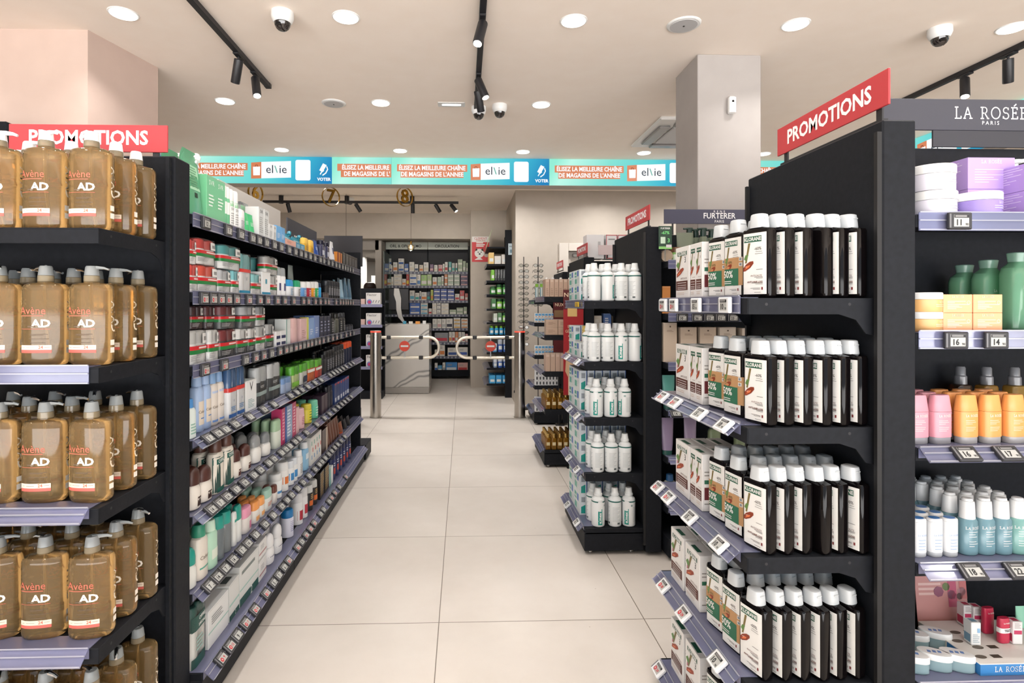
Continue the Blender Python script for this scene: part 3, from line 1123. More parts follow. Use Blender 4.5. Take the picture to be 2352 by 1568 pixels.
def amber_bottle(white_pump):
    W_, D_, H_ = .107, .062, .212
    s = [(0, W_ * .86, D_ * .82), (.006, W_ * .97, D_ * .95), (.014, W_, D_), (H_ * .9, W_, D_), (H_ * .955, W_ * .97, D_ * .96), (H_ * .985, W_ * .88, D_ * .86), (H_, W_ * .7, D_ * .7), (H_ + .002, .034, .034), (H_ + .01, .033, .033)]
    b = MB().loft(s, AMBER, 2.5, 36)
    sf = surf_of(s, 2.5)
    t = MB()
    rose, wh, gy = mat('#d8715c', .5), mat('#fbf4e8', .5), mat('#6d5a48', .6)
    t.text('Avène', .027, rose, front(sf, .0008), -.015, .140, .0, sx=.95)
    t.patch(-.044, .012, .1265, .1285, rose, sf, .0008, 4)
    t.text('AD', .027, wh, front(sf, .0008), .006, .107, .035, sx=1.15)
    t.patch(-.026, -.008, .0985, .1015, gy, sf, .0011, 2)
    t.patch(-.044, .028, .093, .094, rose, sf, .0008, 6)
    for z, a, bb in ((.080, -.02, .022), (.0775, -.02, .012), (.068, -.022, .024), (.058, -.02, .016)):
        t.patch(a, bb, z - .0007, z + .0007, gy, sf, .0008, 3)
    t.patch(-.045, .03, .040, .052, mat('#f6e4cf', .5), sf, .0008, 6)
    t.patch(-.045, .03, .032, .0395, mat('#dc6a5e', .5), sf, .0008, 6)
    t.text('24', .0115, rose, front(sf, .0013), .006, .0462, .02)
    t.patch(-.04, -.008, .0455, .0462, gy, sf, .0012, 2)
    t.patch(.014, .027, .0462, .047, gy, sf, .0012, 1)
    # vertical wording on the flank that faces the aisle
    side = lambda a, bb: (W_ / 2 * (1 - min(abs(2 * a / D_), .97) ** 2.5) ** .4 + .0006, a, bb)
    t.text('ATAD', .036, mat('#f3e6cf', .5), side, 0.006, .125, .02, -pi / 2, sx=.85)
    for z0 in (.03, .05):
        vs = [side(a, z) for z in (z0, z0 + .014) for a in (-.008, .008)]
        t.add(vs, [(0, 1, 3, 2)], wh)
    n = mat('#fbfbfb', .3) if white_pump else film('#c9cfd0', .68, '#e6eaea', .2, .45)
    n2 = film('#d8c8a8', .5, '#eedfc0', .15, .45)
    p = MB()
    p.loft([(H_ + .004, .034, .034), (H_ + .006, .037, .037), (H_ + .020, .036, .036), (H_ + .021, .033, .033)], n2, 2, 24)
    p.loft([(H_ + .021, .035, .035), (H_ + .024, .034, .034), (H_ + .042, .030, .030), (H_ + .046, .026, .026)], n, 2, 24)
    noz = MB().tube([(0, 0, H_ + .042), (.014, -.006, H_ + .0425), (.03, -.013, H_ + .041), (.04, -.017, H_ + .037)], [.0065, .006, .0045, .0034], n, 10)
    dip = MB().tube([(0, 0, H_), (.004, 0, .1), (.012, .004, .012)], .0032, film('#f1dfb8', .6, '#f6ead0', .2, .3), 8)
    return Kit('pump_bottle', 'bottle', [('body', b, None), ('printed_label', t, 0), ('pump', p, None), ('nozzle', noz, 2), ('dip_tube', dip, None)])


# the dark shampoo bottle of the end display on the right
def dark_bottle(band):
    W_, D_, H_ = .088, .036, .182
    s = [(0, W_ * .9, D_ * .82), (.004, W_ * .98, D_ * .96), (.010, W_, D_), (H_ * .955, W_, D_), (H_ * .985, W_ * .95, D_ * .92), (H_, W_ * .66, D_ * .8), (H_ + .003, .034, .034)]
    bm = mat('#0c090a', .07, spec=.22)
    b = MB().loft(s, bm, 5, 44)
    sf = surf_of(s, 5)
    lb = MB()
    lw, w2 = mat('#ecebe7', .5), W_ * .41
    lb.patch(-w2, w2, .008, H_ * .93, lw, sf, .0005, 10)
    gr, br, ink = mat('#1f5a44', .5), mat('#8a3a22', .5), mat('#55504c', .5)
    lb.patch(-w2 * .92, w2 * .62, H_ * .80, H_ * .885, gr, sf, .0008, 8)
    lb.text('KLORANE', .0135, lw, front(sf, .0012), -w2 * .14, H_ * .842, .03, sx=.88)
    lb.text('-60%', .011, ink, front(sf, .0009), .011, H_ * .70, .01)
    lb.patch(.002, .026, H_ * .625, H_ * .63, ink, sf, .0009, 2)
    lb.patch(.004, .024, H_ * .655, H_ * .66, ink, sf, .0009, 2)
    # stem, leaf and seed
    lb.poly([(-.030, H_ * .50), (-.024, H_ * .50), (-.012, H_ * .79), (-.019, H_ * .79)], mat('#7b6b3f', .5), sf, .0009)
    lb.poly([(-.034, H_ * .56), (-.026, H_ * .53), (-.018, H_ * .62), (-.028, H_ * .62)], mat('#5f8a4a', .5), sf, .0010)
    lb.poly([(-.036, H_ * .38), (-.028, H_ * .385), (-.012, H_ * .43), (-.002, H_ * .49), (-.003, H_ * .525), (-.014, H_ * .52), (-.027, H_ * .48), (-.036, H_ * .43)], br, sf, .0011)
    lb.poly([(-.030, H_ * .405), (-.016, H_ * .44), (-.012, H_ * .475), (-.024, H_ * .455)], mat('#e0784a', .5), sf, .0013)
    lb.text('ANTICHUTE', .0065, mat('#6b3a30', .5), front(sf, .0009), .006, H_ * .31, .0)
    lb.text('ANTI-HAIR LOSS', .0065, mat('#6b3a30', .5), front(sf, .0009), .002, H_ * .22, .03)
    for z, a, bb in ((.29, .0, .026), (.275, .006, .026), (.205, -.008, .026), (.19, .004, .026), (.13, -.012, .018), (.115, -.004, .018), (.07, .0, .02), (.40, .006, .026)):
        lb.patch(a, bb, H_ * z - .0005, H_ * z + .0005, ink, sf, .0009, 2)
    lb.patch(.022, .0265, H_ * .105, H_ * .145, mat('#7a2d2d', .5), sf, .001, 1)
    wc = mat('#d3d8db', .35)
    c = MB().loft([(H_ + .001, .045, .036), (H_ + .003, .046, .037), (H_ + .030, .0405, .034), (H_ + .036, .038, .032), (H_ + .038, .03, .026)], wc, 3.2, 28)
    c.box(.0205, .0235, -.008, .008, H_ + .024, H_ + .027, wc, .001)
    parts = [('body', b, None), ('printed_label', lb, 0), ('cap', c, None)]
    if band:
        kb = mat('#b98e62', .7)
        s2 = [(H_ * .19, W_ * 1.02, D_ * 1.04), (H_ * .62, W_ * 1.02, D_ * 1.04)]
        m = MB().loft(s2, kb, 5, 44, caps=False)
        f2 = surf_of(s2, 5)
        m.patch(-W_ * .49, W_ * .30, H_ * .19, H_ * .45, mat('#2f6b50', .6), f2, .0006, 8)
        m.text('50%', .028, lw, front(f2, .001), -.018, H_ * .36, .02, sx=.9)
        m.text('-60%', .010, mat('#6a5a38', .5), front(f2, .001), -.01, H_ * .55, .01)
        for z in (.22, .25):
            m.patch(-.036, -.004, H_ * z, H_ * z + .002, lw, f2, .001, 2)
        for z in (.48, .56):
            m.patch(W_ * .33, W_ * .46, H_ * z, H_ * z + .010, mat('#d8d2c8', .6), f2, .001, 2)
            m.patch(W_ * .36, W_ * .43, H_ * z + .002, H_ * z + .008, mat('#7d8790', .6), f2, .0014, 2)
        parts.append(('promotion_sleeve', m, None))
    return Kit('shampoo_bottle', 'bottle', parts)


def seed_carton(W_, D_, H_, double):
    b = MB().box(-W_ / 2, W_ / 2, -D_ / 2, D_ / 2, 0, H_, mat('#efedea', .45), .0012)
    sf = lambda x, z: -D_ / 2
    cols_ = (-.5, .5) if double else (0,)
    for q in cols_:
        ww = W_ / (2 if double else 1)
        cx = q * ww
        gr, br = mat('#1f5a44', .5), mat('#5e352c', .5)
        b.patch(cx - ww * .36, cx + ww * .34, H_ * .83, H_ * .91, gr, sf, .0006, 1)
        b.text('KLORANE', ww * .155, WHITE, front(sf, .001), cx, H_ * .87, .03, sx=.85)
        b.poly([(cx - ww * .34, H_ * .55), (cx - ww * .25, H_ * .55), (cx - ww * .02, H_ * .83), (cx - ww * .14, H_ * .83)], mat('#7b6b3f', .5), sf, .0006)
        b.poly([(cx - ww * .46, H_ * .66), (cx - ww * .30, H_ * .58), (cx - ww * .2, H_ * .68), (cx - ww * .32, H_ * .73)], mat('#5f8a4a', .5), sf, .0007)
        b.poly([(cx - ww * .4, H_ * .53), (cx - ww * .34, H_ * .53), (cx - ww * .3, H_ * .6), (cx - ww * .38, H_ * .6)], mat('#c77a96', .5), sf, .0008)
        b.poly([(cx - ww * .42, H_ * .42), (cx - ww * .1, H_ * .48), (cx + ww * .12, H_ * .56), (cx + ww * .08, H_ * .60), (cx - ww * .12, H_ * .58), (cx - ww * .4, H_ * .49)], mat('#9a4028', .5), sf, .0009)
        b.poly([(cx - ww * .34, H_ * .455), (cx - ww * .12, H_ * .5), (cx - ww * .1, H_ * .53), (cx - ww * .3, H_ * .49)], mat('#e0784a', .5), sf, .0011)
        b.text('3', ww * .25, INK, front(sf, .0008), cx + ww * .22, H_ * .74, .0)
        b.text('ANTICHUTE', ww * .085, mat('#6b3a30', .5), front(sf, .0008), cx + ww * .12, H_ * .39, 0)
        b.patch(cx - ww * .46, cx + ww * .40, H_ * .17, H_ * .35, br, sf, .0006, 1)
        for z in (.31, .265, .225, .195):
            b.patch(cx - ww * .35, cx + ww * .3, H_ * z - .0007, H_ * z + .0007, WHITE, sf, .001, 1)
        for z in (.12, .09):
            b.patch(cx - ww * .4, cx + ww * .15, H_ * z - .0006, H_ * z + .0006, mat('#c9a58a', .5), sf, .0007, 1)
    # end panel print, green bar on top
    for sx in (-1, 1):
        xx = sx * (W_ / 2 + .0005)
        for z0, z1, cc in ((.2, .42, '#6a2a30' if double else '#e6e3de'), (.48, .55, '#2e6b52'), (.62, .64, '#9a9690'), (.68, .70, '#9a9690'), (.12, .14, '#9a9690')):
            vs = [(xx, -D_ * .36, H_ * z0), (xx, D_ * .36, H_ * z0), (xx, D_ * .36, H_ * z1), (xx, -D_ * .36, H_ * z1)]
            b.add(vs, [(0, 1, 2, 3) if sx > 0 else (3, 2, 1, 0)], mat(cc, .5))
    b.quad((-W_ * .25, -D_ * .4, H_ + .0005), (W_ * .25, -D_ * .4, H_ + .0005), (W_ * .25, -D_ * .1, H_ + .0005), (-W_ * .25, -D_ * .1, H_ + .0005), mat('#1f5a44', .5))
    return Kit('treatment_carton', 'box', [('box', b, None)])


def mouthwash():
    s = [(0, .066, .066), (.003, .071, .071), (.006, .073, .073), (.140, .073, .073), (.150, .069, .069), (.158, .052, .052), (.163, .038, .038), (.168, .036, .036)]
    wh = mat('#f1f4f4', .3)
    b = MB().loft(s, wh, 2, 32)
    sf = surf_of(s, 2)
    tl, tl2 = mat('#17645c', .45), mat('#15968a', .45)
    b.loft([(.134, .0738, .0738), (.141, .0738, .0738)], tl, 2, 32, caps=False)
    b.patch(-.012, .014, .125, .147, wh, sf, .0014, 4)
    b.poly([(-.012, .012), (.012, .012), (.012, .100), (-.012, .086)], tl2, lambda x, z: sf(x, z) , .0010)
    b.patch(-.0121, .0121, .012, .086, tl2, sf, .0011, 4)
    b.text('elmex', .0235, wh, front(sf, .0017), 0, .05, .03, pi / 2, sx=1.05)
    b.patch(.022, .030, .112, .122, mat('#9fb4b4', .5), sf, .001, 2)
    # back label
    bk = lambda x, z: sf(x, z)
    m_ = MB()
    for i in range(11):
        z = .105 - i * .0075
        m_.patch(-.02, .02 - (i % 3) * .006, z, z + .0016, mat('#a9b2b3', .5), bk, .0009, 4)
    m_.patch(.006, .02, .014, .024, mat('#5c6466', .5), bk, .0009, 2)
    b.join(m_, Matrix.Rotation(pi, 4, 'Z'))
    b.join(m_, Matrix.Rotation(pi / 2, 4, 'Z'))
    c = MB()
    c.loft([(.166, .045, .045), (.168, .047, .047), (.178, .046, .046), (.180, .041, .041), (.198, .036, .036), (.2, .036, .036), (.207, .034, .034), (.209, .03, .03)], wh, 2, 28)
    return Kit('mouthwash_bottle', 'bottle', [('body', b, None), ('cap', c, None)])


def paste_carton(W_, D_, H_):
    b = MB().box(-W_ / 2, W_ / 2, -D_ / 2, D_ / 2, 0, H_, mat('#e9efee', .4), .001)
    sf = lambda x, z: -D_ / 2
    b.patch(-W_ * .44, -W_ * .06, H_ * .55, H_ * .88, mat('#5fae9d', .5), sf, .0006, 1)
    b.patch(W_ * .05, W_ * .30, H_ * .58, H_ * .93, mat('#3f6cc0', .5), sf, .0006, 1)
    b.patch(-W_ * .4, W_ * .0, H_ * .12, H_ * .42, mat('#6cb7a6', .5), sf, .0006, 1)
    b.patch(-W_ * .38, -W_ * .1, H_ * .64, H_ * .72, WHITE, sf, .001, 1)
    for z in (.45, .38, .3, .2):
        b.patch(W_ * .06, W_ * .4, H_ * z, H_ * z + .0015, mat('#aab6c4', .5), sf, .0006, 1)
    # end that faces the entrance: bar code and slanted logo block
    for sx in (-1, 1):
        xx = sx * (W_ / 2 + .0006)

        def q(y0, y1, z0, z1, z2, z3, mm, e=0.0):
            vs = [(xx + sx * e, y0 * D_, z0 * H_), (xx + sx * e, y1 * D_, z1 * H_), (xx + sx * e, y1 * D_, z2 * H_), (xx + sx * e, y0 * D_, z3 * H_)]
            b.add(vs, [(0, 1, 2, 3) if sx > 0 else (3, 2, 1, 0)], mm)
        q(-.5, .5, 0, 0, 1, 1, mat('#dfe6ea', .4), -.0003)
        q(-.3, .3, .08, .08, .5, .4, mat('#15968a', .4))
        q(-.3, .3, .62, .62, .9, .9, mat('#c4ccd2', .4))
        for k in range(4):
            q(-.25, .25, .65 + k * .06, .65 + k * .06, .68 + k * .06, .68 + k * .06, mat('#59636b', .4), .0004)
        q(.42, .5, 0, 0, 1, 1, mat('#2b62b8', .4))
    return Kit('toothpaste_carton', 'box', [('box', b, None)])


def gold_bottle():
    s = [(0, .042, .03), (.004, .046, .033), (.085, .046, .033), (.093, .04, .03), (.098, .02, .02), (.103, .02, .02)]
    b = MB().loft(s, film('#b88428', .55, '#e8b85a', .06, .45), 4, 20)
    b.patch(-.014, .014, .035, .062, mat('#e9d9a8', .5), surf_of(s, 4), .0006, 2)
    c = MB().loft([(.1, .024, .024), (.135, .024, .024), (.1355, .02, .02)], mat('#cfae6a', .25, .9), 2, 16)
    return Kit('oil_bottle', 'bottle', [('body', b, None), ('cap', c, None)])


def price_tag(kind, txt, sub='90'):
    """kind: dark, redspot, white; local front -y"""
    fr_ = mat('#2b2b2f', .45) if kind != 'white' and kind != 'whitered' else mat('#eef0f2', .35)
    a = MB().box(-.0305, .0305, -.011, 0, -.0215, .0215, fr_, .0025)
    a.box(-.0305, -.026, -.0122, -.0105, -.018, .018, mat('#75767a', .4) if fr_ != WHITE else WHITE, .0008)
    b = MB().box(-.019, .0205, -.0116, -.0108, -.0150, .0155, mat('#b9bab6', .5), .0004)
    sf = lambda x, z: -.0116
    b.patch(-.0185, .020, .0075, .0152, mat('#1e1e20', .5), sf, .0003, 1)
    for z in (.013, .0103):
        b.patch(-.016, .014, z - .0006, z + .0006, mat('#b9b9b9', .5), sf, .0006, 1)
    ink = mat('#17171a', .5)
    if kind in ('redspot', 'whitered'):
        b.disc((-.009, -.0121, -.005), .0075, mat('#c92f33', .5), 'y', 16)
        b.text(txt, .014, mat('#c92f33', .5), front(sf, .0006), .008, -.005, .02)
        b.text('%', .009, WHITE, front(sf, .001), -.009, -.005, .02)
    else:
        b.text(txt, .021, ink, front(sf, .0006), -.004 - .001 * len(txt), -.005, .025, sx=.9)
        b.text(sub, .0085, ink, front(sf, .0006), .0145, -.0095, .01)
    return Kit('price_tag', 'price tag', [('holder', a, None), ('screen', b, 0)])


_TAGS = {}


def tagk(kind, txt, sub='90'):
    k = (kind, txt, sub)
    if k not in _TAGS:
        _TAGS[k] = price_tag(*k)
    return _TAGS[k]


# ------------------------------------------------------------------ shelving
def shelf(parent, x0, x1, depth, z, rail=None, thick=.032, back=0.0, railx=None, bracket=True, m=None):
    """shelf of a bay in the parent's frame: back edge at y=back, front at y=back-depth"""
    m = m or BLACK
    f_ = back - depth
    b = MB().box(x0, x1, f_, back, z - .004, z, m, .001)
    b.box(x0, x1, f_, f_ + .003, z - thick, z - .003, m, .001)
    for xx in (x0, x1):
        xa, xb = (xx, xx + .004) if xx == x0 else (xx - .004, xx)
        if bracket:
            M_ = Matrix(((0, 1, 0, 0), (1, 0, 0, 0), (0, 0, 1, 0), (0, 0, 0, 1)))
            pts = [(f_ + .003, z - .003), (f_ + .003, z - thick), (f_ + depth * .72, z - thick), (f_ + depth * .85, z - thick - .014), (f_ + depth * .93, z - thick - .05), (back, z - thick - .055), (back, z - .003)]
            vs = [(xa, p[0], p[1]) for p in pts] + [(xb, p[0], p[1]) for p in pts]
            n = len(pts)
            fs = [tuple(range(n)), tuple(range(n, 2 * n))[::-1]] + [(i, i + n, (i + 1) % n + n, (i + 1) % n) for i in range(n)]
            b.add(vs, [f[::-1] for f in fs], m)
            for py in (f_ + .05, f_ + depth * .8):
                sx = xa if xx == x0 else xb
                b.disc((sx + (-.0006 if xx == x0 else .0006), py, z - .016), .004, BLACKIN, 'x', 10, flip=(xx == x0))
        else:
            b.box(xa, xb, f_ + .003, back, z - thick, z - .003, m)
    s = part('shelf', b, parent)
    if rail:
        r = MB()
        ra, rb = railx or (x0 + .006, x1 - .006)
        if rail == 'flat':
            r.box(ra, rb, f_ - .004, f_ - .002, z - .041, z + .006, RAIL)
            for zz in (.005, -.016, -.040):
                r.box(ra, rb, f_ - .008, f_ - .0045, z + zz, z + zz + .003, RAILE)
            r.box(ra, rb, f_ + .0, f_ + .045, z + .0006, z + .002, RAIL)
        else:
            M_ = Matrix.Translation((0, f_ - .002, z + .004)) @ Matrix.Rotation(radians(-48), 4, 'X')
            r.box(ra, rb, -.001, .001, -.046, .0, RAIL, 0, M_)
            for zz in (-.004, -.022, -.046):
                r.box(ra, rb, -.006, -.0015, zz, zz + .003, RAILE, 0, M_)
            r.box(ra, rb, f_ - .002, f_ + .055, z + .0006, z + .002, RAIL)
            r.box(ra, rb, f_ - .003, f_ - .0015, z - .024, z + .0, RAIL)
        part('price_rail', r, s)
    return s


def place_tags(kindseq, positions, xf, zs, rz, tilt, place, desc, axis, group, near=None):
    """tags on a rail; positions along the run in world coordinates; xf = world coordinate of the rail face"""
    for i, p in enumerate(positions):
        k = kindseq[i % len(kindseq)]
        kt = tagk(*k)
        loc = (xf, p, zs) if axis == 'y' else (p, xf, zs)
        o = spawn(kt, loc, rz, full=(near is None or p < near))
        if tilt:
            R_ = Matrix.Rotation(rz, 4, 'Z') @ Matrix.Rotation(radians(-48), 4, 'X')
            o.rotation_euler = R_.to_euler()
        reg(o, desc(k), place, p, 'from the entrance' if axis == 'y' else 'from the walkway', group)


# ================================================================== aisle shelving on the left
XS, XF = -1.235, -0.90          # spine and shelf front
Y0, Y1 = 1.862, 4.86
SZ = [1.674, 1.414, 1.168, .920, .668, .411, .151]
gd = thing('shelving_unit', 'long black shelving unit along the walkway with seven stocked shelves', 'shelves', (XS, Y0, 0), pi / 2)
Lg = Y1 - Y0
part('back_panel', MB().box(0, Lg, 0, .03, .1, 1.80, BLACK, .002), gd)
base = MB()
for k in range(3):
    base.box(k * Lg / 3 + .0008, (k + 1) * Lg / 3 - .0008, -.372, .0, .018, .128, BLACK, .002)
part('plinth', base, gd)
for k in range(4):
    part('foot', MB().loft([(0, .03, .03), (.018, .022, .022)], STEEL, 2, 10, cx=.1 + k * (Lg - .2) / 3, cy=-.33), gd)
for z in SZ:
    shelf(gd, 0.004, Lg - .004, .335 if z > .2 else .37, z, 'flat' if z > 1.1 else 'tilt', bracket=False)
part('end_panel', MB().box(-.098, -.002, -.335, .325, 0.0, 1.838, BLACK, .004), gd, 'wide black end panel behind the amber bottles')
part('end_panel', MB().box(Lg, Lg + .03, -.34, .0, .0, 1.835, BLACK, .003), gd)
part('end_plinth', MB().box(Lg + .031, Lg + .30, -.385, .0, .02, .15, BLACK, .004), gd)

# end display carrying the amber pump bottles
ed = thing('end_display_shelving', 'black end-of-aisle shelf bay holding amber pump bottles', 'shelves', (-1.235, 1.762, 0))
EZ = [1.567, 1.214, .857, .504, .151]
for z in EZ:
    shelf(ed, -.31, .314, .33, z, None if z > 1.5 else ('flat' if z > 1.1 else 'tilt'), thick=.04, railx=(-.30, .292))
part('base', MB().box(-.31, .314, -.34, -.001, .02, .11, BLACK, .003), ed)
for sx in (-.318, .3145):
    up = MB().box(sx, sx + .012, -.016, -.001, 0, 1.83, BLACK)
    for k in range(68):
        up.box(sx + (.0122 if sx > 0 else -.001), sx + (.0128 if sx > 0 else .0), -.011, -.005, .06 + k * .026, .074 + k * .026, mat('#060607', .7))
    part('slotted_upright', up, ed)


def sign_promo(loc, rz, W_, H_, lab, ts=.062, hd=.036):
    t = thing('promotion_sign', lab, 'sign', loc, rz)
    part('board', MB().box(-W_ / 2, W_ / 2, -.003, .003, 0, H_, RED, .0008), t)
    part('lettering', MB().text('PROMOTIONS', ts, TEXTW, lambda a, b: (a, -.0036, b), 0, H_ * .5, .028, sx=.93), t)
    part('holder', MB().box(-W_ * .44, -W_ * .40, .0035, .008, -hd + .005, H_ * .6, BLK).box(W_ * .40, W_ * .44, .0035, .008, -hd + .005, H_ * .6, BLK).box(-W_ * .46, W_ * .46, -.004, .012, -hd, -hd + .006, BLK), t)
    return t


sign_promo((-1.187, 1.80, 1.858), 0, .492, .086, 'red promotions sign behind the white pump heads', hd=.0185)


def header_board(X_, px0, py0, px1, h, colr, lab, text=None, tcol='#ffffff', ts=.07, ty=.5):
    """board along the walkway direction above the spine, facing the walkway"""
    ya, yb = Yx(px0, X_), Yx(px1, X_)
    zt = Zp(py0, X_, ya)
    t = thing('header_board', lab, 'sign', (X_, (ya + yb) / 2, zt - h), pi / 2)
    W_ = abs(yb - ya)
    part('board', MB().box(-W_ / 2, W_ / 2, -.005, .005, 0, h, mat(colr, .5), .001), t)
    if text:
        part('lettering', MB().text(text, ts, mat(tcol, .5), lambda a, b: (a, -.0058, b), 0, h * ty, .02, sx=.85), t)
    part('post', MB().box(-W_ * .4, -W_ * .38, -.003, .003, -.04 - max(0, zt - h - 1.84), 0, BLK).box(W_ * .38, W_ * .40, -.003, .003, -.04 - max(0, zt - h - 1.84), 0, BLK), t)
    return t


header_board(-1.222, 500, 411, 642.5, .235, '#dcd6cf', 'blank cream header board above the green and white bottles')
header_board(-1.222, 659, 499, 726, .20, '#3f4049', 'dark header board with white lettering above yellow bottles', 'BEAUTÉ HOMME', ts=.075, ty=.33)
t = thing('header_board', 'plain black header board facing the entrance at the aisle end', 'sign', (-1.07, 5.0, 1.72))
part('board', MB().box(-.17, .17, -.005, .005, 0, .275, mat('#2a2a30', .5), .001), t)
part('post', MB().box(-.15, -.13, .006, .012, -.1, .2, BLK).box(.13, .15, .006, .012, -.1, .2, BLK), t)

# amber bottles
KA = {True: amber_bottle(True), False: amber_bottle(False)}
rng = random.Random(3)
lv = ['top', 'second', 'third', 'fourth', 'bottom']
for li, z in enumerate(EZ):
    for j in range(5 if li else 4):
        for i in range(3):
            x_ = -.978 - .119 * j + .003 * i + rng.uniform(-.003, .003)
            y_ = 1.496 + .095 * i + rng.uniform(-.003, .003)
            if x_ < -1.5:
                continue
            rz = radians(rng.uniform(-6, 8) + (10 if li == 3 else 0) - (0 if i < 2 else 4))
            o = spawn(KA[li == 0], (x_, y_, z + .0026), rz, full=(i == 0 or j < 2))
            nz = [c for c in o.children if c.name.startswith('pump')]
            if nz:
                nz[0].rotation_euler = (0, 0, radians(rng.choice([-35, 0, 25, 150, 175, 40])))
            reg(o, 'amber pump bottle', '%s row, %s end-display shelf' % (('front', 'middle', 'back')[i], lv[li]), -x_, 'from the walkway',
                'amber pump bottles on the end display')

# ------------------------------------------------------------------ stock of the seven aisle shelves
C3 = lambda x, y: (x / 4.02 + 400, y / 4.02 + 330)
C4 = lambda x, y: (x / 3.734 + 420, y / 3.734 + 640)
C5 = lambda x, y: (x / 2.5795 + 420, y / 2.5795 + 960)
LVL = ['top', 'second', 'third', 'fourth', 'fifth', 'sixth', 'bottom']


OCC = []


def run(cv, li, xa, xb, ytop, kind, n, body, cap, desc, items=(), rows=1, d_=None, zb=0, dx=0.0, fw=False, side=None, name=None, cat=None, hmax=.3, gap=.97):
    xf = XF - .008 - dx
    if li == 6: xf += .01
    p0, p1 = cv(xa, ytop), cv(xb, ytop)
    ya, yb = Yx(p0[0], xf), Yx(p1[0], xf)
    if zb and li < 6:     # stands on what is already on this shelf below it
        under = [q[5] for q in OCC if q[0] < (ya + yb) / 2 < q[1] and abs(q[4] - SZ[li] - .0025) < .03 and q[3] > xf - .04]
        zb = (max(under) - SZ[li] - .0025 + .0015) if under else zb
    za = SZ[li] + .0025 + zb
    ya = max(ya, Y0 + .01)
    yb = min(yb, Y1 - .01)
    wd = (yb - ya) / n
    w_ = wd * (gap if kind != 'pack' else .955)
    if kind in ('can',):
        w_ = min(w_, .066)
    if kind in ('rollon', 'stick', 'tall', 'tube'):
        w_ = min(w_, .085)
    dd = d_ or {'can': w_, 'rollon': min(w_, .052), 'stick': min(w_ * .6, .04), 'tall': min(w_ * .8, .05), 'tube': min(w_ * .7, .045), 'box': min(w_, .06), 'pack': min(w_ * .5, .055),
                'pouch': .06, 'jar': w_, 'dropper': min(w_, .045)}[kind]
    h = min(max(Zp(p0[1], xf - dd / 2, (ya + ya + wd) / 2) - za, .04), hmax)
    if li <= 5 and not li == 0:
        h = min(h, SZ[li - 1] - SZ[li] - zb - .04)
    k = prod(kind, w_, dd, h, body, cap, tuple(items), film_wrap=fw, key=(fw, side), side=side, name=name, cat=cat)
    for r_ in range(rows):
        for i in range(n):
            y_ = ya + (i + .5) * wd
            x_ = xf - dd / 2 - r_ * (dd + .006)
            if x_ - dd / 2 < XS + .005:
                continue
            bx = (y_ - w_ / 2 * 1.02, y_ + w_ / 2 * 1.02, x_ - dd / 2 * 1.04, x_ + dd / 2 * 1.04, za, za + h)
            if kind in ('box', 'pack', 'pouch'):
                bx = (y_ - w_ / 2 - .0025, y_ + w_ / 2 + .0025, x_ - dd / 2 - .002, x_ + dd / 2 + .002, za, za + h)
            if (r_ or dx) and not zb and any(bx[0] < q[1] and q[0] < bx[1] and bx[2] < q[3] and q[2] < bx[3] and bx[4] < q[5] and q[4] < bx[5] for q in OCC):
                continue
            OCC.append(bx)
            full = (r_ == 0) and y_ < 4.2
            o = spawn(k, (x_, y_, za), pi / 2 + radians(rng.uniform(-2.5, 2.5)), full)
            pl = '%s aisle shelf' % LVL[li]
            if zb:
                pl = 'upper layer, ' + pl
            if r_:
                pl = ('second', 'third', 'fourth')[r_ - 1] + ' row, ' + pl
            if dx:
                pl = 'set back, ' + pl if not r_ else pl
            reg(o, desc, pl, y_, 'from the entrance', 'products on the %s aisle shelf' % LVL[li])
    return h


def prt(lt='#8a8f94', x0=-.3, x1=.3):
    return [('l', x0, x1, .12, .5, 6, lt)]


GN = film('#7acca0', .8, '#b8f0cc', .12, .4)
GN2 = mat('#7cc99a', .25)
CLR = film('#dfe6e8', .25, '#eef4f4', .08, .4)
GRYC = mat('#b9bcbc', .3)
DRED = mat('#4a171c', .25)
# top shelf
run(C3, 0, 120, 300, 100, 'pouch', 1, GN, '#f4f4f4', 'green refill pouch with white screw cap', [('p', -.3, .3, .42, .82, '#a9dcb8'), ('l', -.26, .26, .46, .8, 8, '#5f9c72'), ('p', -.09, .09, .3, .38, '#203a2a')], rows=1)
run(C3, 0, 120, 290, 60, 'pouch', 1, GN, '#f4f4f4', 'green refill pouch with white screw cap', [('l', -.26, .26, .46, .8, 8, '#a9dcb8')], rows=2, dx=.11)
run(C3, 0, 302, 470, 300, 'box', 2, GN2, '#ffffff', 'translucent green gel box', [('t', 'SVR', 0, .84, .34, '#e9fbef'), ('l', -.3, .3, .3, .6, 4, '#e9fbef')], d_=.05, rows=2)
run(C3, 0, 472, 524, 385, 'can', 2, GN2, '#f0f6f0', 'green and white skincare can', [('p', -.4, .4, .3, .6, '#f0f6f0')], rows=2)
run(C3, 0, 526, 608, 418, 'can', 2, '#f3f4f2', '#f6f7f6', 'white can with pale green band', [('p', -.48, .48, .55, .68, '#9fd0a8'), ('t', 'SVR', 0, .48, .36, '#333333'), ('l', -.3, .3, .1, .4, 5, '#a9a9a9')], rows=2)
run(C3, 0, 610, 668, 605, 'stick', 1, '#f4f5f5', '#fafafa', 'short white bottle', prt(), rows=1)
run(C3, 0, 670, 758, 635, 'tube', 2, '#46c47c', '#e8f6ec', 'bright green upright tube', [('l', -.3, .3, .4, .6, 3, '#d7f5e2')], rows=1)
run(C3, 0, 612, 815, 545, 'box', 3, CLR, '#ffffff', 'clear box with green top band', [('p', -.48, .48, .78, .9, '#a5dcb4')], dx=.085, rows=1)
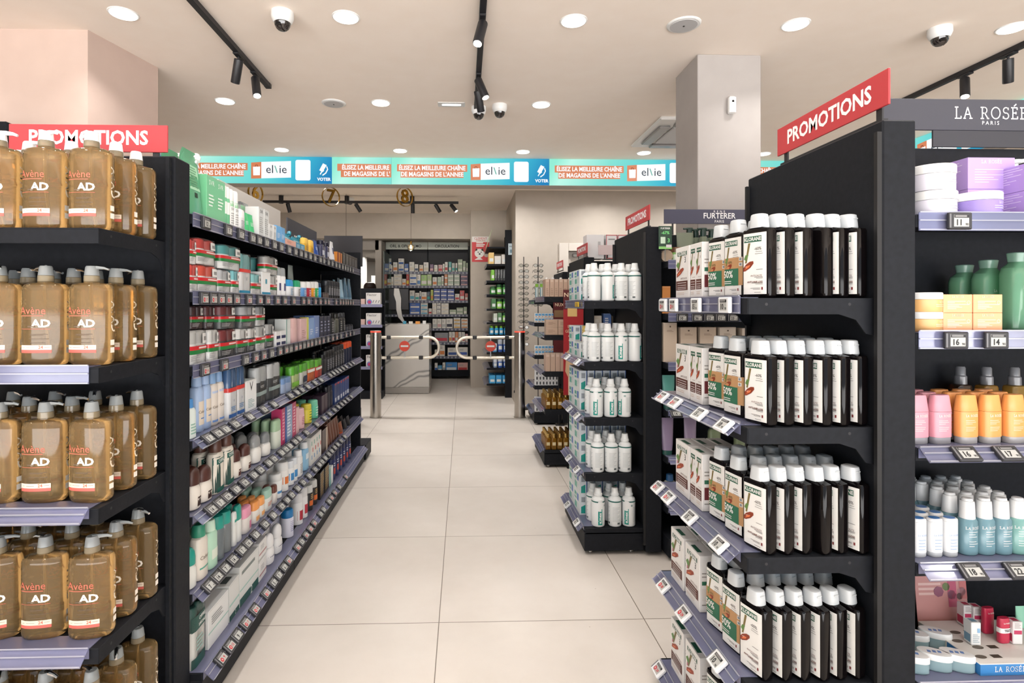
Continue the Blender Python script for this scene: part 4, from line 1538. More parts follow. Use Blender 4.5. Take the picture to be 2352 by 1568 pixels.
run(C3, 0, 780, 876, 590, 'box', 2, '#e4e7e7', '#fff', 'tall white skincare carton', [('t', 'SVR', 0, .86, .34, '#4a4a4a'), ('l', -.35, .35, .15, .7, 8, '#b4b8b8')], rows=2)
run(C3, 0, 878, 945, 742, 'box', 2, '#eceeee', '#fff', 'shorter white skincare carton', [('t', 'SVR', 0, .84, .3, '#6a6a6a'), ('l', -.35, .35, .2, .6, 6, '#b4b8b8')], rows=2)
run(C3, 0, 947, 1025, 758, 'box', 2, '#6fb1e6', '#fff', 'light blue sun care box', [('l', -.35, .35, .3, .6, 4, '#dcecfa')], rows=2)
run(C3, 0, 1030, 1125, 893, 'box', 1, '#efb6a4', '#fff', 'salmon pink box', [('l', -.35, .1, .5, .8, 3, '#c98270')], rows=1)
run(C3, 0, 1030, 1205, 828, 'pouch', 2, '#1f8aa4', '#1f8aa4', 'teal blue pouch', [('l', -.35, .35, .5, .8, 3, '#bfe3ec')], dx=.07)
run(C3, 0, 1128, 1205, 930, 'box', 2, '#2b92b8', '#fff', 'small teal box', [('l', -.35, .35, .2, .8, 5, '#cfeaf4')])
run(C3, 0, 1205, 1305, 870, 'stick', 2, '#e8b53a', '#e9bf55', 'yellow bottle with yellow cap', [('l', -.3, .3, .2, .5, 4, '#9c7420')], rows=2)
run(C3, 0, 1305, 1358, 893, 'tube', 1, '#2550a0', '#1c3c80', 'royal blue upright tube', [('l', -.3, .3, .4, .6, 3, '#dfe6f5')], rows=2)
run(C3, 0, 1360, 1450, 890, 'tall', 2, mat('#1a1f4a', .1, coat=1.0), '#14142a', 'glossy navy bottle', [('p', -.3, .3, .2, .45, '#c9cad6')], rows=2)
run(C3, 0, 1452, 1507, 905, 'tube', 1, '#f0f1f4', '#2a2a3a', 'white tube with navy print', [('p', -.2, .2, .4, .7, '#2b3a6a')], rows=2)
run(C3, 0, 1508, 1552, 1000, 'box', 2, '#d98a35', '#fff', 'orange brown box', [('p', -.5, 0, 0, 1, '#8c3b2a')], rows=2)
run(C3, 0, 1555, 1690, 1005, 'box', 5, '#1b1b1f', '#fff', 'black grooming box', [('l', -.3, .3, .2, .8, 5, '#8d8d92')], rows=2)
# second shelf
PI_ = [('l', -.45, .05, .1, .26, 3, '#a9a9a9'), 'film']
h1 = run(C3, 1, 100, 230, 1115, 'pack', 1, '#f1f1ef', '#d8453c', 'deodorant pair, red caps, lower layer', PI_, 2, fw='band')
h1 = run(C3, 1, 233, 415, 1125, 'pack', 1, '#f1f1ef', '#e0543f', 'deodorant pair, coral caps', PI_, 2, fw='band')
run(C3, 1, 416, 537, 1165, 'pack', 1, '#eef0ef', '#c3c7ca', 'deodorant pair, pale grey caps', PI_, 2, fw='band')
run(C3, 1, 539, 607, 1172, 'pack', 1, '#f1f1ef', '#7cc7cf', 'deodorant pair, aqua caps', PI_, 1, fw='band')
run(C3, 1, 610, 722, 1015, 'pack', 1, '#f3f4f4', '#78b3b4', 'tall deodorant pair, teal caps', [('p', -.46, .46, .03, .1, '#2e90b5'), ('t', 'V', 0, .38, .2, '#4a6a74'), 'film'], 2, fw='topred')
run(C3, 1, 725, 812, 1202, 'pack', 1, '#f1f1ef', '#8fd0d2', 'deodorant pair, light aqua caps', PI_, 1, fw='band')
run(C3, 1, 735, 885, 1060, 'pack', 1, '#e9efef', '#4f9a98', 'tall teal capped deodorant pair', [('p', -.46, .46, .03, .1, '#2e90b5'), 'film'], 1, dx=.06, fw='topred')
run(C3, 1, 815, 885, 1185, 'box', 1, '#f1f3f3', '#fff', 'white carton with blue foot', [('p', -.5, .5, 0, .15, '#2e90b5'), ('p', -.1, .1, .5, .7, '#4a9ab0')])
run(C3, 1, 886, 960, 1215, 'pack', 1, '#eeeeec', '#d2d3d0', 'deodorant pair, cream caps', PI_, 1, fw='band')
run(C3, 1, 962, 1047, 1135, 'can', 2, '#eff0f1', '#9ea4a6', 'white can with grey cap and dark swirl', [('p', -.2, .2, .2, .45, '#4b4a78')], 2)
run(C3, 1, 1075, 1140, 1122, 'tube', 1, '#a9b5b0', '#8d9894', 'grey green upright tube', dx=.09)
run(C3, 1, 1050, 1125, 1252, 'stick', 1, '#f1f2f3', '#2b9ad8', 'white deodorant with blue cap', [('l', -.2, .3, .1, .5, 5, '#4a86b0')], 2)
run(C3, 1, 1128, 1186, 1260, 'stick', 1, '#f1f2f3', '#1fa574', 'white deodorant with green cap', [('l', -.2, .3, .1, .5, 5, '#333333')], 2)
for a, b, cc, nm in ((1188, 1238, '#6aa5e0', 'blue'), (1239, 1278, '#b8384a', 'crimson'), (1279, 1312, '#f2a52e', 'amber yellow'), (1313, 1342, '#3aa962', 'green')):
    run(C3, 1, a, b, 1272, 'stick', 1, cc, '#f3f4f4', '%s deodorant with white cap' % nm, [('l', -.2, .3, .1, .5, 4, '#f3f3f3')], 2)
run(C3, 1, 1343, 1368, 1282, 'can', 1, '#2aa0dd', '#1c3a5a', 'slim cyan can', (), 2)
run(C3, 1, 1375, 1428, 1372, 'box', 3, '#3a2a2c', '#fff', 'small dark brown box', [('l', -.3, .3, .2, .8, 4, '#c9b9a9')], 2)
run(C3, 1, 1430, 1540, 1258, 'can', 5, '#202227', '#33363c', 'black grooming can', [('l', -.3, .3, .2, .6, 6, '#b9bcc2')], 2)
run(C3, 1, 1545, 1585, 1255, 'tube', 1, '#9fc3d8', '#7fa8c0', 'pale blue upright tube', (), 2)
run(C3, 1, 1587, 1655, 1240, 'tube', 2, film('#8fb9d6', .5, '#c6e0f0', .1, .4), '#7fa8c0', 'translucent blue upright tube', (), 2)
run(C3, 1, 150, 210, 885, 'pack', 1, '#f1f1ef', '#c23a36', 'deodorant pair, deep red caps', PI_, 1, zb=.115, fw='band')
run(C3, 1, 216, 402, 883, 'pack', 1, '#f1f1ef', '#c8403a', 'deodorant pair, brick red caps', PI_, 1, zb=.115, fw='band')
run(C3, 1, 443, 633, 945, 'pack', 1, '#eef1f1', '#4c9c9c', 'deodorant pair, teal caps', PI_, 1, zb=.105, fw='band')
run(C3, 1, 852, 972, 1045, 'pack', 1, '#e6e6e3', '#a9a9a5', 'deodorant pair, stone caps', PI_, 1, zb=.09, fw='band')
# third shelf
run(C4, 2, 62, 225, 440, 'pack', 1, '#eef0ee', '#c9cbc8', 'deodorant pair, grey caps, foremost', PI_, 2, fw='band')
run(C4, 2, 228, 322, 435, 'pack', 1, '#eef0ee', '#d2d3d0', 'deodorant pair, light grey caps', PI_, 2, fw='band')
run(C4, 2, 330, 474, 430, 'pack', 1, '#3b3b3d', '#7c2a2c', 'deodorant pair, burgundy caps', PI_, 2, fw='band')
run(C4, 2, 476, 568, 425, 'pack', 1, '#3f4042', '#e2e2e0', 'dark deodorant pair, white caps', PI_, 2, fw='band')
run(C4, 2, 570, 636, 422, 'pack', 1, '#3f4042', '#dadad8', 'dark deodorant pair, pearl caps', PI_, 1, fw='band')
run(C4, 2, 638, 720, 405, 'pack', 1, '#ecedea', '#c6c8c6', 'white deodorant pair, silver caps', PI_, 1, fw='band')
run(C4, 2, 722, 792, 388, 'pack', 1, '#55585a', '#b2b4b4', 'charcoal deodorant pair, silver caps', PI_, 1, fw='band')
run(C4, 2, 80, 190, 232, 'pack', 1, '#3a2224', '#3c1216', 'very dark red deodorant pair', PI_, 1, zb=.112, fw='band', dx=.03)
run(C4, 2, 205, 290, 232, 'pack', 1, '#3a2224', '#54191d', 'dark red deodorant pair', PI_, 1, zb=.112, fw='band', dx=.03)
run(C4, 2, 334, 465, 230, 'pack', 1, '#4a4c4c', '#6a2226', 'maroon capped deodorant pair', PI_, 1, zb=.112, fw='band')
run(C4, 2, 515, 640, 232, 'pack', 1, '#55585a', '#b4b6b8', 'silver capped deodorant pair', PI_, 1, zb=.105, fw='band')
run(C4, 2, 641, 718, 235, 'pack', 1, '#c8caca', '#96989a', 'grey capped deodorant pair', PI_, 1, zb=.105, fw='band')
run(C4, 2, 795, 885, 450, 'box', 2, '#eceded', '#fff', 'white box with navy bands', [('p', -.4, .4, .08, .28, '#1f2a55'), ('p', -.4, .4, .5, .7, '#1f2a55')], 1)
run(C4, 2, 805, 885, 342, 'can', 2, '#b3b8b6', '#9ba09e', 'grey aluminium can', (), 1, dx=.065)
run(C4, 2, 888, 922, 345, 'box', 1, '#dfe5e3', '#fff', 'pale box with teal edge', [('p', -.5, -.38, 0, 1, '#2f8f86')], 1)
run(C4, 2, 926, 1010, 335, 'stick', 1, '#e3bcb9', '#e3bcb9', 'tall pink bottle', (), 2, hmax=.2)
run(C4, 2, 1012, 1062, 340, 'box', 1, '#e6c0be', '#fff', 'pink carton', [('l', -.3, .3, .1, .5, 5, '#b98c8c')], 2)
run(C4, 2, 1063, 1081, 330, 'box', 1, '#d9d667', '#fff', 'narrow lime yellow carton', (), 2)
run(C4, 2, 1083, 1126, 335, 'box', 1, '#8fb0e0', '#fff', 'periwinkle blue carton', [('l', -.3, .3, .2, .5, 3, '#dfe8f8')], 2)
run(C4, 2, 1127, 1172, 315, 'box', 1, '#7d96cc', '#fff', 'slate blue carton', [('l', -.3, .3, .2, .5, 3, '#dfe8f8')], 2)
run(C4, 2, 1176, 1266, 322, 'box', 3, '#20253f', '#fff', 'navy carton', [('l', -.3, .3, .2, .8, 4, '#9aa0c0')], 2)
run(C4, 2, 1268, 1314, 295, 'tall', 1, '#23262a', '#15161a', 'square black bottle', [('l', -.3, .3, .1, .6, 5, '#9a9a9a')], 2)
run(C4, 2, 1318, 1348, 300, 'tall', 1, '#55574e', '#2a2b28', 'olive grey bottle', (), 2)
run(C4, 2, 1350, 1402, 292, 'tall', 2, '#1f2226', '#3a3d42', 'slim black bottle', [('l', -.3, .3, .1, .6, 5, '#9a9a9a')], 2)
run(C4, 2, 1404, 1468, 395, 'can', 3, '#4a4d55', '#2b2d33', 'small charcoal can', (), 2)
# fourth shelf
run(C4, 3, 62, 134, 1030, 'tall', 1, '#dfeae6', '#4d8fd0', 'small mint bottle with blue cap', [('l', -.3, .3, .1, .4, 4, '#8fb9a9')], 1)
CAD = [('p', -.36, .40, .12, .52, '#e8dccb'), ('t', 'Cadum', 0, .34, .26, '#7a6a58'), ('p', -.2, .2, .22, .24, '#5b86c0')]
run(C4, 3, 136, 262, 805, 'tall', 2, '#a9c2e6', '#a9c4ea', 'big pale blue milk bottle', CAD, 1, dx=.02)
run(C4, 3, 262, 372, 795, 'tall', 2, '#e6ded4', '#8fb4e0', 'big cream milk bottle, blue cap', [('t', 'Cadum', 0, .34, .26, '#7a6a58'), ('p', -.4, .4, .06, .1, '#6f94d0'), ('p', -.4, .4, .6, .64, '#b9c9e4')], 1, dx=.02)
run(C4, 3, 400, 540, 765, 'pack', 2, '#f0f2f4', film('#5c8fc8', .6, '#9cc2ea', .1, .45), 'spray pair with clear blue caps', [('p', -.45, .45, .04, .11, '#2a5a9a'), ('t', 'V', 0, .36, .2, '#3a5a8a'), ('l', -.3, .3, .16, .26, 3, '#5a86b8'), 'film'], 2, fw='topred')
run(C4, 3, 544, 630, 868, 'box', 1, '#eef1f1', '#fff', 'white skincare carton', [('t', 'V', 0, .78, .5, '#4a4a4a'), ('l', -.3, .3, .1, .4, 6, '#8aa9a9')], 1, side='#cfdedd')
run(C4, 3, 634, 738, 750, 'pack', 1, '#3a3d3f', '#c3c8c9', 'black and silver spray pair', [('p', -.47, .47, .26, .36, '#8fa09e'), ('t', 'VICHY', -.1, .48, .12, '#d9dcdc'), 'film'], 2)
run(C4, 3, 746, 850, 718, 'pack', 1, '#3a3d3f', '#cdd1d2', 'tall black and silver spray pair', [('p', -.47, .47, .26, .36, '#8fa09e'), ('t', 'VICHY', -.1, .48, .12, '#d9dcdc'), 'film'], 2)
run(C4, 3, 858, 942, 842, 'pack', 1, '#b8cdf0', '#86aee4', 'light blue soap pair', ['film'], 1)
run(C4, 3, 944, 1010, 745, 'pack', 1, '#cfe3a0', '#5fc02c', 'lime capped spray pair', [('p', -.46, .46, .1, .3, '#7cba3c'), 'film'], 3)
run(C4, 3, 1012, 1075, 725, 'pack', 1, '#eef0ea', '#66c832', 'white spray pair, green caps', [('p', -.1, .46, .1, .4, '#2a3550'), 'film'], 3)
run(C4, 3, 1078, 1140, 695, 'pack', 1, '#ee7a3a', '#6ccc34', 'orange spray pair, green caps', [('p', -.46, .46, .42, .56, '#f1efe6'), 'film'], 2)
run(C4, 3, 1142, 1206, 685, 'pack', 1, '#e04a36', '#74d03a', 'red spray pair, green caps', [('p', -.46, .46, .42, .56, '#f1efe6'), 'film'], 2)
run(C4, 3, 1208, 1240, 648, 'tall', 1, '#202226', '#191b1f', 'tall black bottle', (), 2)
run(C4, 3, 1242, 1306, 615, 'can', 3, '#26282c', '#15161a', 'black spray can, silver lines', [('l', -.3, .3, .1, .6, 6, '#9a9ca2')], 2)
run(C4, 3, 1308, 1390, 580, 'tall', 4, '#1c1e22', '#26282c', 'black shower bottle', [('l', -.3, .3, .1, .6, 6, '#9a9ca2')], 2)
run(C4, 3, 1392, 1458, 545, 'can', 3, '#1f2840', '#e2562a', 'navy can with orange cap', (), 2)
# fifth shelf
run(C5, 4, 70, 130, 285, 'rollon', 1, '#efe9df', '#4a2a22', 'big cream roll-on, brown cap', [('p', -.16, .16, .08, .3, '#3c2620')], 2)
run(C5, 4, 132, 196, 275, 'rollon', 1, '#efe9df', '#52302a', 'cream roll-on with brown cap', [('p', -.16, .16, .08, .3, '#3c2620')], 2)
run(C5, 4, 198, 318, 128, 'tall', 2, '#e6dfd2', '#5a3a30', 'tall cream bottle with green wrap', [('p', -.5, -.1, .04, .7, '#2b4a44'), ('p', -.5, .5, .56, .66, '#1f5a50'), ('t', 'OFFRE', .0, .61, .2, '#e6efe9', .02), ('p', -.5, .5, .03, .12, '#1f5a50')], 2)
run(C5, 4, 320, 362, 180, 'rollon', 1, '#efe9df', '#4f2b26', 'cream roll-on by the green wrap', [('p', -.16, .16, .08, .3, '#5a2a22')], 2)
run(C5, 4, 364, 432, 150, 'rollon', 1, '#f0ebe2', '#53302a', 'cream roll-on with domed brown cap', [('p', -.16, .16, .08, .3, '#5a2a22')], 3)
run(C5, 4, 434, 482, 96, 'rollon', 1, '#f1efe9', film('#d9dcdc', .5, '#eef0f0', .1, .4), 'cream roll-on with clear cap', (), 3)
run(C5, 4, 484, 545, 80, 'rollon', 1, '#f1efe9', '#83878a', 'cream roll-on with grey cap', [('p', -.35, .35, .5, .56, '#d8dadb')], 3)
run(C5, 4, 547, 597, 5, 'stick', 1, '#dfe6d8', '#a9c8a4', 'pale green oval bottle', (), 3)
run(C4, 4, 848, 878, 1110, 'box', 1, '#c23a6a', '#fff', 'magenta carton', [('l', -.3, .3, .1, .9, 9, '#f0b9cc')], 2)
run(C4, 4, 880, 938, 1085, 'box', 1, '#8fa6c4', '#fff', 'blue silver carton', [('p', -.5, -.3, 0, 1, '#2a5aa0'), ('l', -.2, .3, .1, .9, 9, '#e6ecf4')], 2)
run(C4, 4, 940, 972, 1058, 'box', 1, '#c6476e', '#fff', 'raspberry carton', [('l', -.3, .3, .1, .9, 9, '#f0c9d4')], 2)
run(C4, 4, 974, 998, 1100, 'box', 1, '#e0b6b8', '#fff', 'dusty pink carton', (), 2)
run(C4, 4, 1000, 1080, 1105, 'can', 1, '#e6bcc0', '#e6bcc0', 'pink cylinder can', [('l', -.3, .3, .2, .6, 5, '#a05a66')], 2)
run(C4, 4, 1082, 1124, 1070, 'can', 1, '#ead94a', '#e6d44a', 'lemon yellow can', [('l', -.3, .3, .1, .8, 5, '#6a8a2a')], 2)
run(C4, 4, 1126, 1188, 1035, 'can', 1, '#63c8a4', '#7fd4b4', 'mint green can', [('l', -.3, .3, .1, .8, 5, '#e0f4ea')], 2)
run(C4, 4, 1190, 1242, 1000, 'box', 2, '#3a2636', '#fff', 'plum carton', (), 2)
run(C4, 4, 1244, 1294, 925, 'tall', 2, '#2a2a36', '#1c1c26', 'dark blue bottle', (), 2)
run(C4, 4, 1298, 1346, 895, 'box', 2, '#1f3a72', '#fff', 'navy carton with red top', [('p', -.3, .3, .9, .98, '#c23a3a'), ('p', -.3, .3, .1, .3, '#dfe4f0')], 2)
run(C4, 4, 1348, 1424, 868, 'box', 4, '#24407e', '#fff', 'blue carton with red spot', [('p', -.3, .3, .86, .96, '#c23a3a'), ('p', -.3, .3, .1, .3, '#dfe4f0')], 2)
# sixth shelf
run(C5, 5, 50, 102, 765, 'rollon', 1, '#e9ebe6', '#1f9a8c', 'white roll-on with teal cap', (), 1)
run(C5, 5, 104, 165, 625, 'tall', 1, '#e6dfd4', '#3c9a7c', 'cream bottle with green cap', [('t', 'Cadum', 0, .4, .26, '#7a6a58'), ('p', -.4, .4, .2, .23, '#5fae9a')], 2)
run(C5, 5, 167, 220, 600, 'tall', 1, '#b8e0c8', '#cdebd8', 'mint green bottle', [('p', -.3, .3, .2, .4, '#e6efe0')], 2)
run(C5, 5, 222, 262, 572, 'can', 1, film('#a9b4bc', .55, '#d2dcde', .1, .4), '#1f9a8c', 'clear spray, tall teal cap', (), 2)
run(C5, 5, 264, 303, 545, 'can', 1, film('#b4bcc0', .55, '#d8e0e2', .1, .4), '#239e90', 'clear spray with green-blue cap', (), 2)
run(C5, 5, 305, 325, 555, 'stick', 1, '#e9ece9', '#e9ece9', 'narrow white stick', [('p', -.3, .3, .7, .78, '#2a9a8a')], 2)
run(C5, 5, 327, 356, 512, 'stick', 1, '#ecefec', '#1f9686', 'white stick with teal cap', (), 2)
run(C5, 5, 358, 430, 520, 'stick', 1, '#efe9e4', '#eda0ba', 'white stick with pink cap', [('p', 0, .3, .1, .4, '#dd7fa4')], 2)
run(C5, 5, 431, 464, 488, 'stick', 1, '#f1eee8', '#f0a05a', 'white stick with orange cap', [('p', -.3, .3, .1, .3, '#f0b070')], 2)
run(C5, 5, 465, 493, 462, 'stick', 1, '#f1eee8', '#f2a862', 'white stick, peach orange cap', [('p', -.3, .3, .1, .3, '#f0b070')], 3)
run(C5, 5, 494, 543, 415, 'stick', 1, '#e9ece6', '#a6cdbc', 'white stick with sage cap', [('l', -.3, .3, .2, .4, 3, '#c0563a')], 3)
run(C5, 5, 545, 566, 395, 'stick', 1, '#efe9e2', '#6a3a2e', 'white stick with brown cap', (), 2)
run(C5, 5, 568, 600, 325, 'can', 1, '#eef0ee', '#e8eae8', 'plain white can', [('p', -.4, .4, .2, .3, '#4a8ac0')], 3)
run(C5, 5, 602, 645, 255, 'can', 1, '#f0efec', '#f1f1ef', 'white can with orange panel', [('p', -.45, .45, .25, .5, '#e07a3a'), ('p', .05, .45, .35, .45, '#2a3a6a')], 3)
run(C5, 5, 647, 688, 250, 'can', 2, '#f0f1f0', '#e6ecf2', 'white can with blue panel', [('p', -.45, .45, .2, .5, '#3a8ac8')], 3)
run(C5, 5, 690, 722, 188, 'tall', 1, '#f0f1f0', '#ffffff', 'white slim bottle', prt(), 2)
run(C5, 5, 724, 757, 140, 'tall', 1, '#8fc0e0', '#f1f3f4', 'sky blue slim bottle', [('p', -.3, .3, .4, .6, '#e6f0f6')], 2)
run(C5, 5, 759, 820, 112, 'box', 4, '#eceae4', '#fff', 'white carton with coloured squares', [('p', -.35, -.05, .7, .85, '#8fc0b0'), ('p', .05, .35, .45, .6, '#d06a6a'), ('p', -.35, -.05, .2, .35, '#7aa6d0')], 2)
run(C5, 5, 824, 858, 62, 'box', 1, '#3a2420', '#fff', 'dark brown carton', [('p', .2, .5, 0, 1, '#c9b8a8')], 2)
run(C5, 5, 860, 932, 40, 'tube', 5, '#6a4030', '#4a2c22', 'brown upright tube', (), 2)
run(C5, 5, 934, 960, 22, 'tube', 1, '#8a5036', '#e0622a', 'brown tube with orange cap', (), 2)
run(C5, 5, 962, 1000, 5, 'tube', 2, '#26262a', '#17171a', 'black upright tube', (), 2)
# bottom shelf
run(C5, 6, 36, 148, 1090, 'pack', 1, '#eceeea', '#1f544c', 'large white pack with dark green top', [('p', -.48, .48, .0, .16, '#1d4f48'), ('p', -.48, .48, .60, .84, '#1d4f48'), ('t', 'OFFRE', .1, .76, .15, '#e9efec', .03), ('t', 'SPÉCIALE', .1, .66, .12, '#e9efec', .03), ('l', -.3, .3, .25, .5, 4, '#9cc0b8'), 'film'], 2)
run(C5, 6, 152, 270, 1080, 'box', 1, '#e9ebea', '#fff', 'tall pale grey carton', [('p', -.5, .5, .38, .42, '#a9cfc6'), ('l', -.35, .35, .55, .8, 4, '#8a8f90')], 1, d_=.09)
run(C5, 6, 272, 335, 962, 'box', 1, '#e4e6e3', '#fff', 'white carton with green foot', [('p', -.5, .5, 0, .16, '#1d4f48'), ('p', -.5, .5, .4, .46, '#a9cfc6'), ('t', '2', .1, .08, .25, '#e9efec')], 1, d_=.1, side='#4a5250')
run(C5, 6, 337, 447, 822, 'box', 1, '#e4e6e3', '#fff', 'large white carton, dark green foot', [('p', -.5, .5, 0, .2, '#1d544c'), ('p', -.5, .5, .38, .42, '#a9cfc6'), ('p', -.4, .3, .76, .84, '#7f8886'), ('t', '2', .1, .1, .25, '#e9efec')], 1, d_=.12, side='#3f4a48')
for q, zq in ((0, .0), (1, .095)):
    run(C5, 6, 450, 497, 720 + 115 * (1 - q), 'box', 1, '#eeeeec', '#fff', 'small white carton, %s' % ('under another', 'on top of another')[q], [('p', -.5, .5, .25, .35, '#b98a8a'), ('l', -.3, .3, .5, .8, 3, '#b0b0b0')], 1, zb=zq * 1.0, hmax=.094)
run(C5, 6, 512, 608, 682, 'rollon', 2, '#f2f2f2', '#f4f4f4', 'white roll-on with purple base', [('p', -.44, .44, .02, .28, '#3b3566')], 3)
run(C5, 6, 614, 692, 535, 'can', 1, '#dfe0ee', '#1f7ab8', 'white spray can with blue cap', [('l', -.3, .3, .2, .6, 6, '#9a9cc0')], 3)
run(C5, 6, 694, 752, 440, 'can', 2, '#efefee', '#e9e9e9', 'white can with red panel', [('p', -.46, .46, .15, .45, '#b8283c')], 2)
run(C5, 6, 756, 808, 392, 'can', 2, '#2c2a2a', '#d9dad6', 'black can with orange print', [('p', -.4, .4, .2, .4, '#e0702a'), ('l', -.3, .3, .45, .65, 3, '#d0b070')], 2)
run(C5, 6, 811, 868, 312, 'box', 2, '#211d18', '#fff', 'black and gold carton', [('l', -.4, .4, .1, .95, 9, '#b08a3a')], 1, d_=.1)
run(C5, 6, 870, 890, 288, 'box', 1, '#e6efec', '#fff', 'narrow white carton with teal stripe', [('p', -.5, -.2, 0, 1, '#5fb0a6')], 2)
run(C5, 6, 892, 1002, 190, 'can', 6, '#222e5e', '#1c2448', 'navy spray can', [('p', -.3, .3, .2, .4, '#c0402a'), ('l', -.3, .3, .45, .6, 2, '#cfd4e6')], 2)

# price tags on the aisle rails
TG = [
    (C3, [300, 505, 620, 727, 788, 855, 928, 990, 1063, 1122, 1172, 1213, 1257, 1300, 1350, 1383, 1425, 1460, 1495, 1525, 1555, 1580, 1602, 1625, 1650]),
    (C3, [283, 365, 435, 505, 580, 695, 795, 865, 955, 1023, 1105, 1195, 1240, 1305, 1350, 1395, 1425, 1495, 1535, 1560, 1585, 1605, 1628, 1650]),
    (C4, [197, 360, 542, 628, 697, 763, 835, 888, 925, 970, 1005, 1040, 1073, 1105, 1140, 1170, 1205, 1245, 1285, 1320, 1355, 1400, 1435, 1465]),
    (C4, [235, 313, 378, 462, 585, 705, 790, 932, 985, 1028, 1078, 1140, 1190, 1268, 1298, 1325, 1350, 1378, 1405, 1440, 1465]),
    (C5, [178, 225, 268, 323, 372, 427, 465, 515, 545, 590, 613, 635, 670, 693, 737, 797, 843, 873, 902, 924, 944, 962, 980, 1000]),
    (C5, [165, 213, 252, 305, 355, 390, 437, 493, 541, 590, 622, 650, 685, 717, 752, 787, 812, 828, 847, 868, 885, 903, 920, 940, 962]),
    (C5, [175, 238, 288, 323, 380, 435, 500, 543, 573, 605, 632, 685, 708, 735, 760, 783, 820, 838, 870, 885, 905, 930, 970])]
for li, (cv, xs) in enumerate(TG):
    z = SZ[li]
    tilt = z < 1.1
    xr = XF + .006 if not tilt else (XF + .0205 if li < 6 else XF + .0555)
    zr = z - .018 if not tilt else z - .0105
    ys = [Yx(cv(x, 0)[0], xr + (.01 if tilt else .008)) for x in xs]
    ys = [y for y in ys if Y0 + .04 < y < Y1 - .03]
    fix = []
    for y in ys:
        if fix and y - fix[-1] < .064:
            y = fix[-1] + .064
        if y < Y1 - .03:
            fix.append(y)
    seq = {0: [('dark', '7', '90'), ('dark', '7', '50'), ('dark', '12', '90')], 1: [('redspot', '7', '')], 2: [('redspot', '9', ''), ('redspot', '7', ''), ('dark', '15', '90')], 3: [('dark', '7', '90'), ('dark', '14', '50')],
           4: [('dark', '14', '90'), ('dark', '7', '50')], 5: [('dark', '7', '90'), ('dark', '14', '90')], 6: [('redspot', '9', ''), ('redspot', '12', ''), ('dark', '9', '90'), ('redspot', '7', ''), ('redspot', '8', ''), ('redspot', '7', ''), ('dark', '5', '90'), ('dark', '7', '90'), ('dark', '6', '50')]}[li]
    if li == 0:
        seq = [('dark', '12', '90')] + [('dark', '7', '90')] * 40
    place_tags(seq, fix, xr, zr, pi / 2, tilt, '%s aisle rail' % LVL[li], lambda k: 'dark price tag with %s' % ('a red spot' if k[0] == 'redspot' else 'black figures'), 'y',
               'price tags on the %s aisle rail' % LVL[li], near=3.6)


# ================================================================== end bays on the right, open toward the walkway
def end_bay(lab, Xf, Xp, Ya, Yb, zs, top, rails, basez=.11):
    t = thing('end_display_shelving', lab, 'shelves', (Xp, Yb, 0), -pi / 2)
    L_ = Yb - Ya
    for z, rl in zip(zs, rails):
        shelf(t, 0.0, L_, Xp - Xf, z, rl, thick=.042 if z > .2 else .03, railx=(.012, L_ - .03), bracket=z > .2)
    part('base', MB().box(0, L_, -(Xp - Xf) - .006, -.001, .022, basez, BLACK, .003), t)
    for cx, cy in ((.05, -.06), (.05, -.29), (L_ - .05, -.29), (L_ - .05, -.06)):
        part('foot', MB().loft([(0, .03, .03), (.006, .03, .03), (.023, .016, .016)], STEEL, 2, 12, cx=cx, cy=cy), t)
    part('end_panel', MB().box(-.02, L_ + .026, .001, .088, .0225, top, BLACK, .004), t)
    for k in (0, 1):
        xx = L_ + .012 if k else -.018
        up = MB().box(xx, xx + .012, -.012, .0, .06, top - .03, mat('#0d0d0f', .6))
        part('slotted_upright', up, t)
    return t


ER = [None, None]
E1Z = [1.39, 1.057, .724, .398, .075]
E1 = end_bay('tall black end bay of dark shampoo bottles nearest the entrance', .727, 1.062, 1.40, 2.02, E1Z, 1.842, ['flat', 'tilt', 'tilt', 'tilt', 'tilt'], .05)
E2Z = [1.396, 1.06, .752, .447, .146]
E2 = end_bay('black end bay of white mouthwash bottles and toothpaste boxes', .672, .998, 3.03, 3.62, E2Z, 1.803, ['flat', 'tilt', 'tilt', 'tilt', 'tilt'], .125)
E3Z = [1.444, 1.12, .81, .49, .146]
E3 = end_bay('black end bay with beige cartons and golden oil bottles', .692, 1.018, 4.68, 5.30, E3Z, 1.78, ['flat', 'tilt', 'tilt', 'tilt', 'tilt'], .125)
E4Z = [1.43, 1.174, .80, .45, .147]
E4 = end_bay('small dark end bay beside the gate post with blue and white boxes', .822, 1.14, 6.36, 6.95, E4Z, 1.76, ['flat', 'flat', 'tilt', 'tilt', 'tilt'], .125)
sign_promo((1.085, 1.63, 1.884), -pi / 2, .50, .092, 'big red promotions sign over the dark shampoo bottles', .064)
sign_promo((1.03, 3.26, 1.845), -pi / 2, .45, .085, 'red promotions sign over the white mouthwash bay', .058)
sign_promo((1.055, 4.90, 1.822), -pi / 2, .42, .085, 'small red promotions sign over the beige cartons', .055)
sign_promo((1.14, 6.52, 1.81), -pi / 2, .42, .085, 'tiny red promotions sign beside the eyeglass racks', .055)

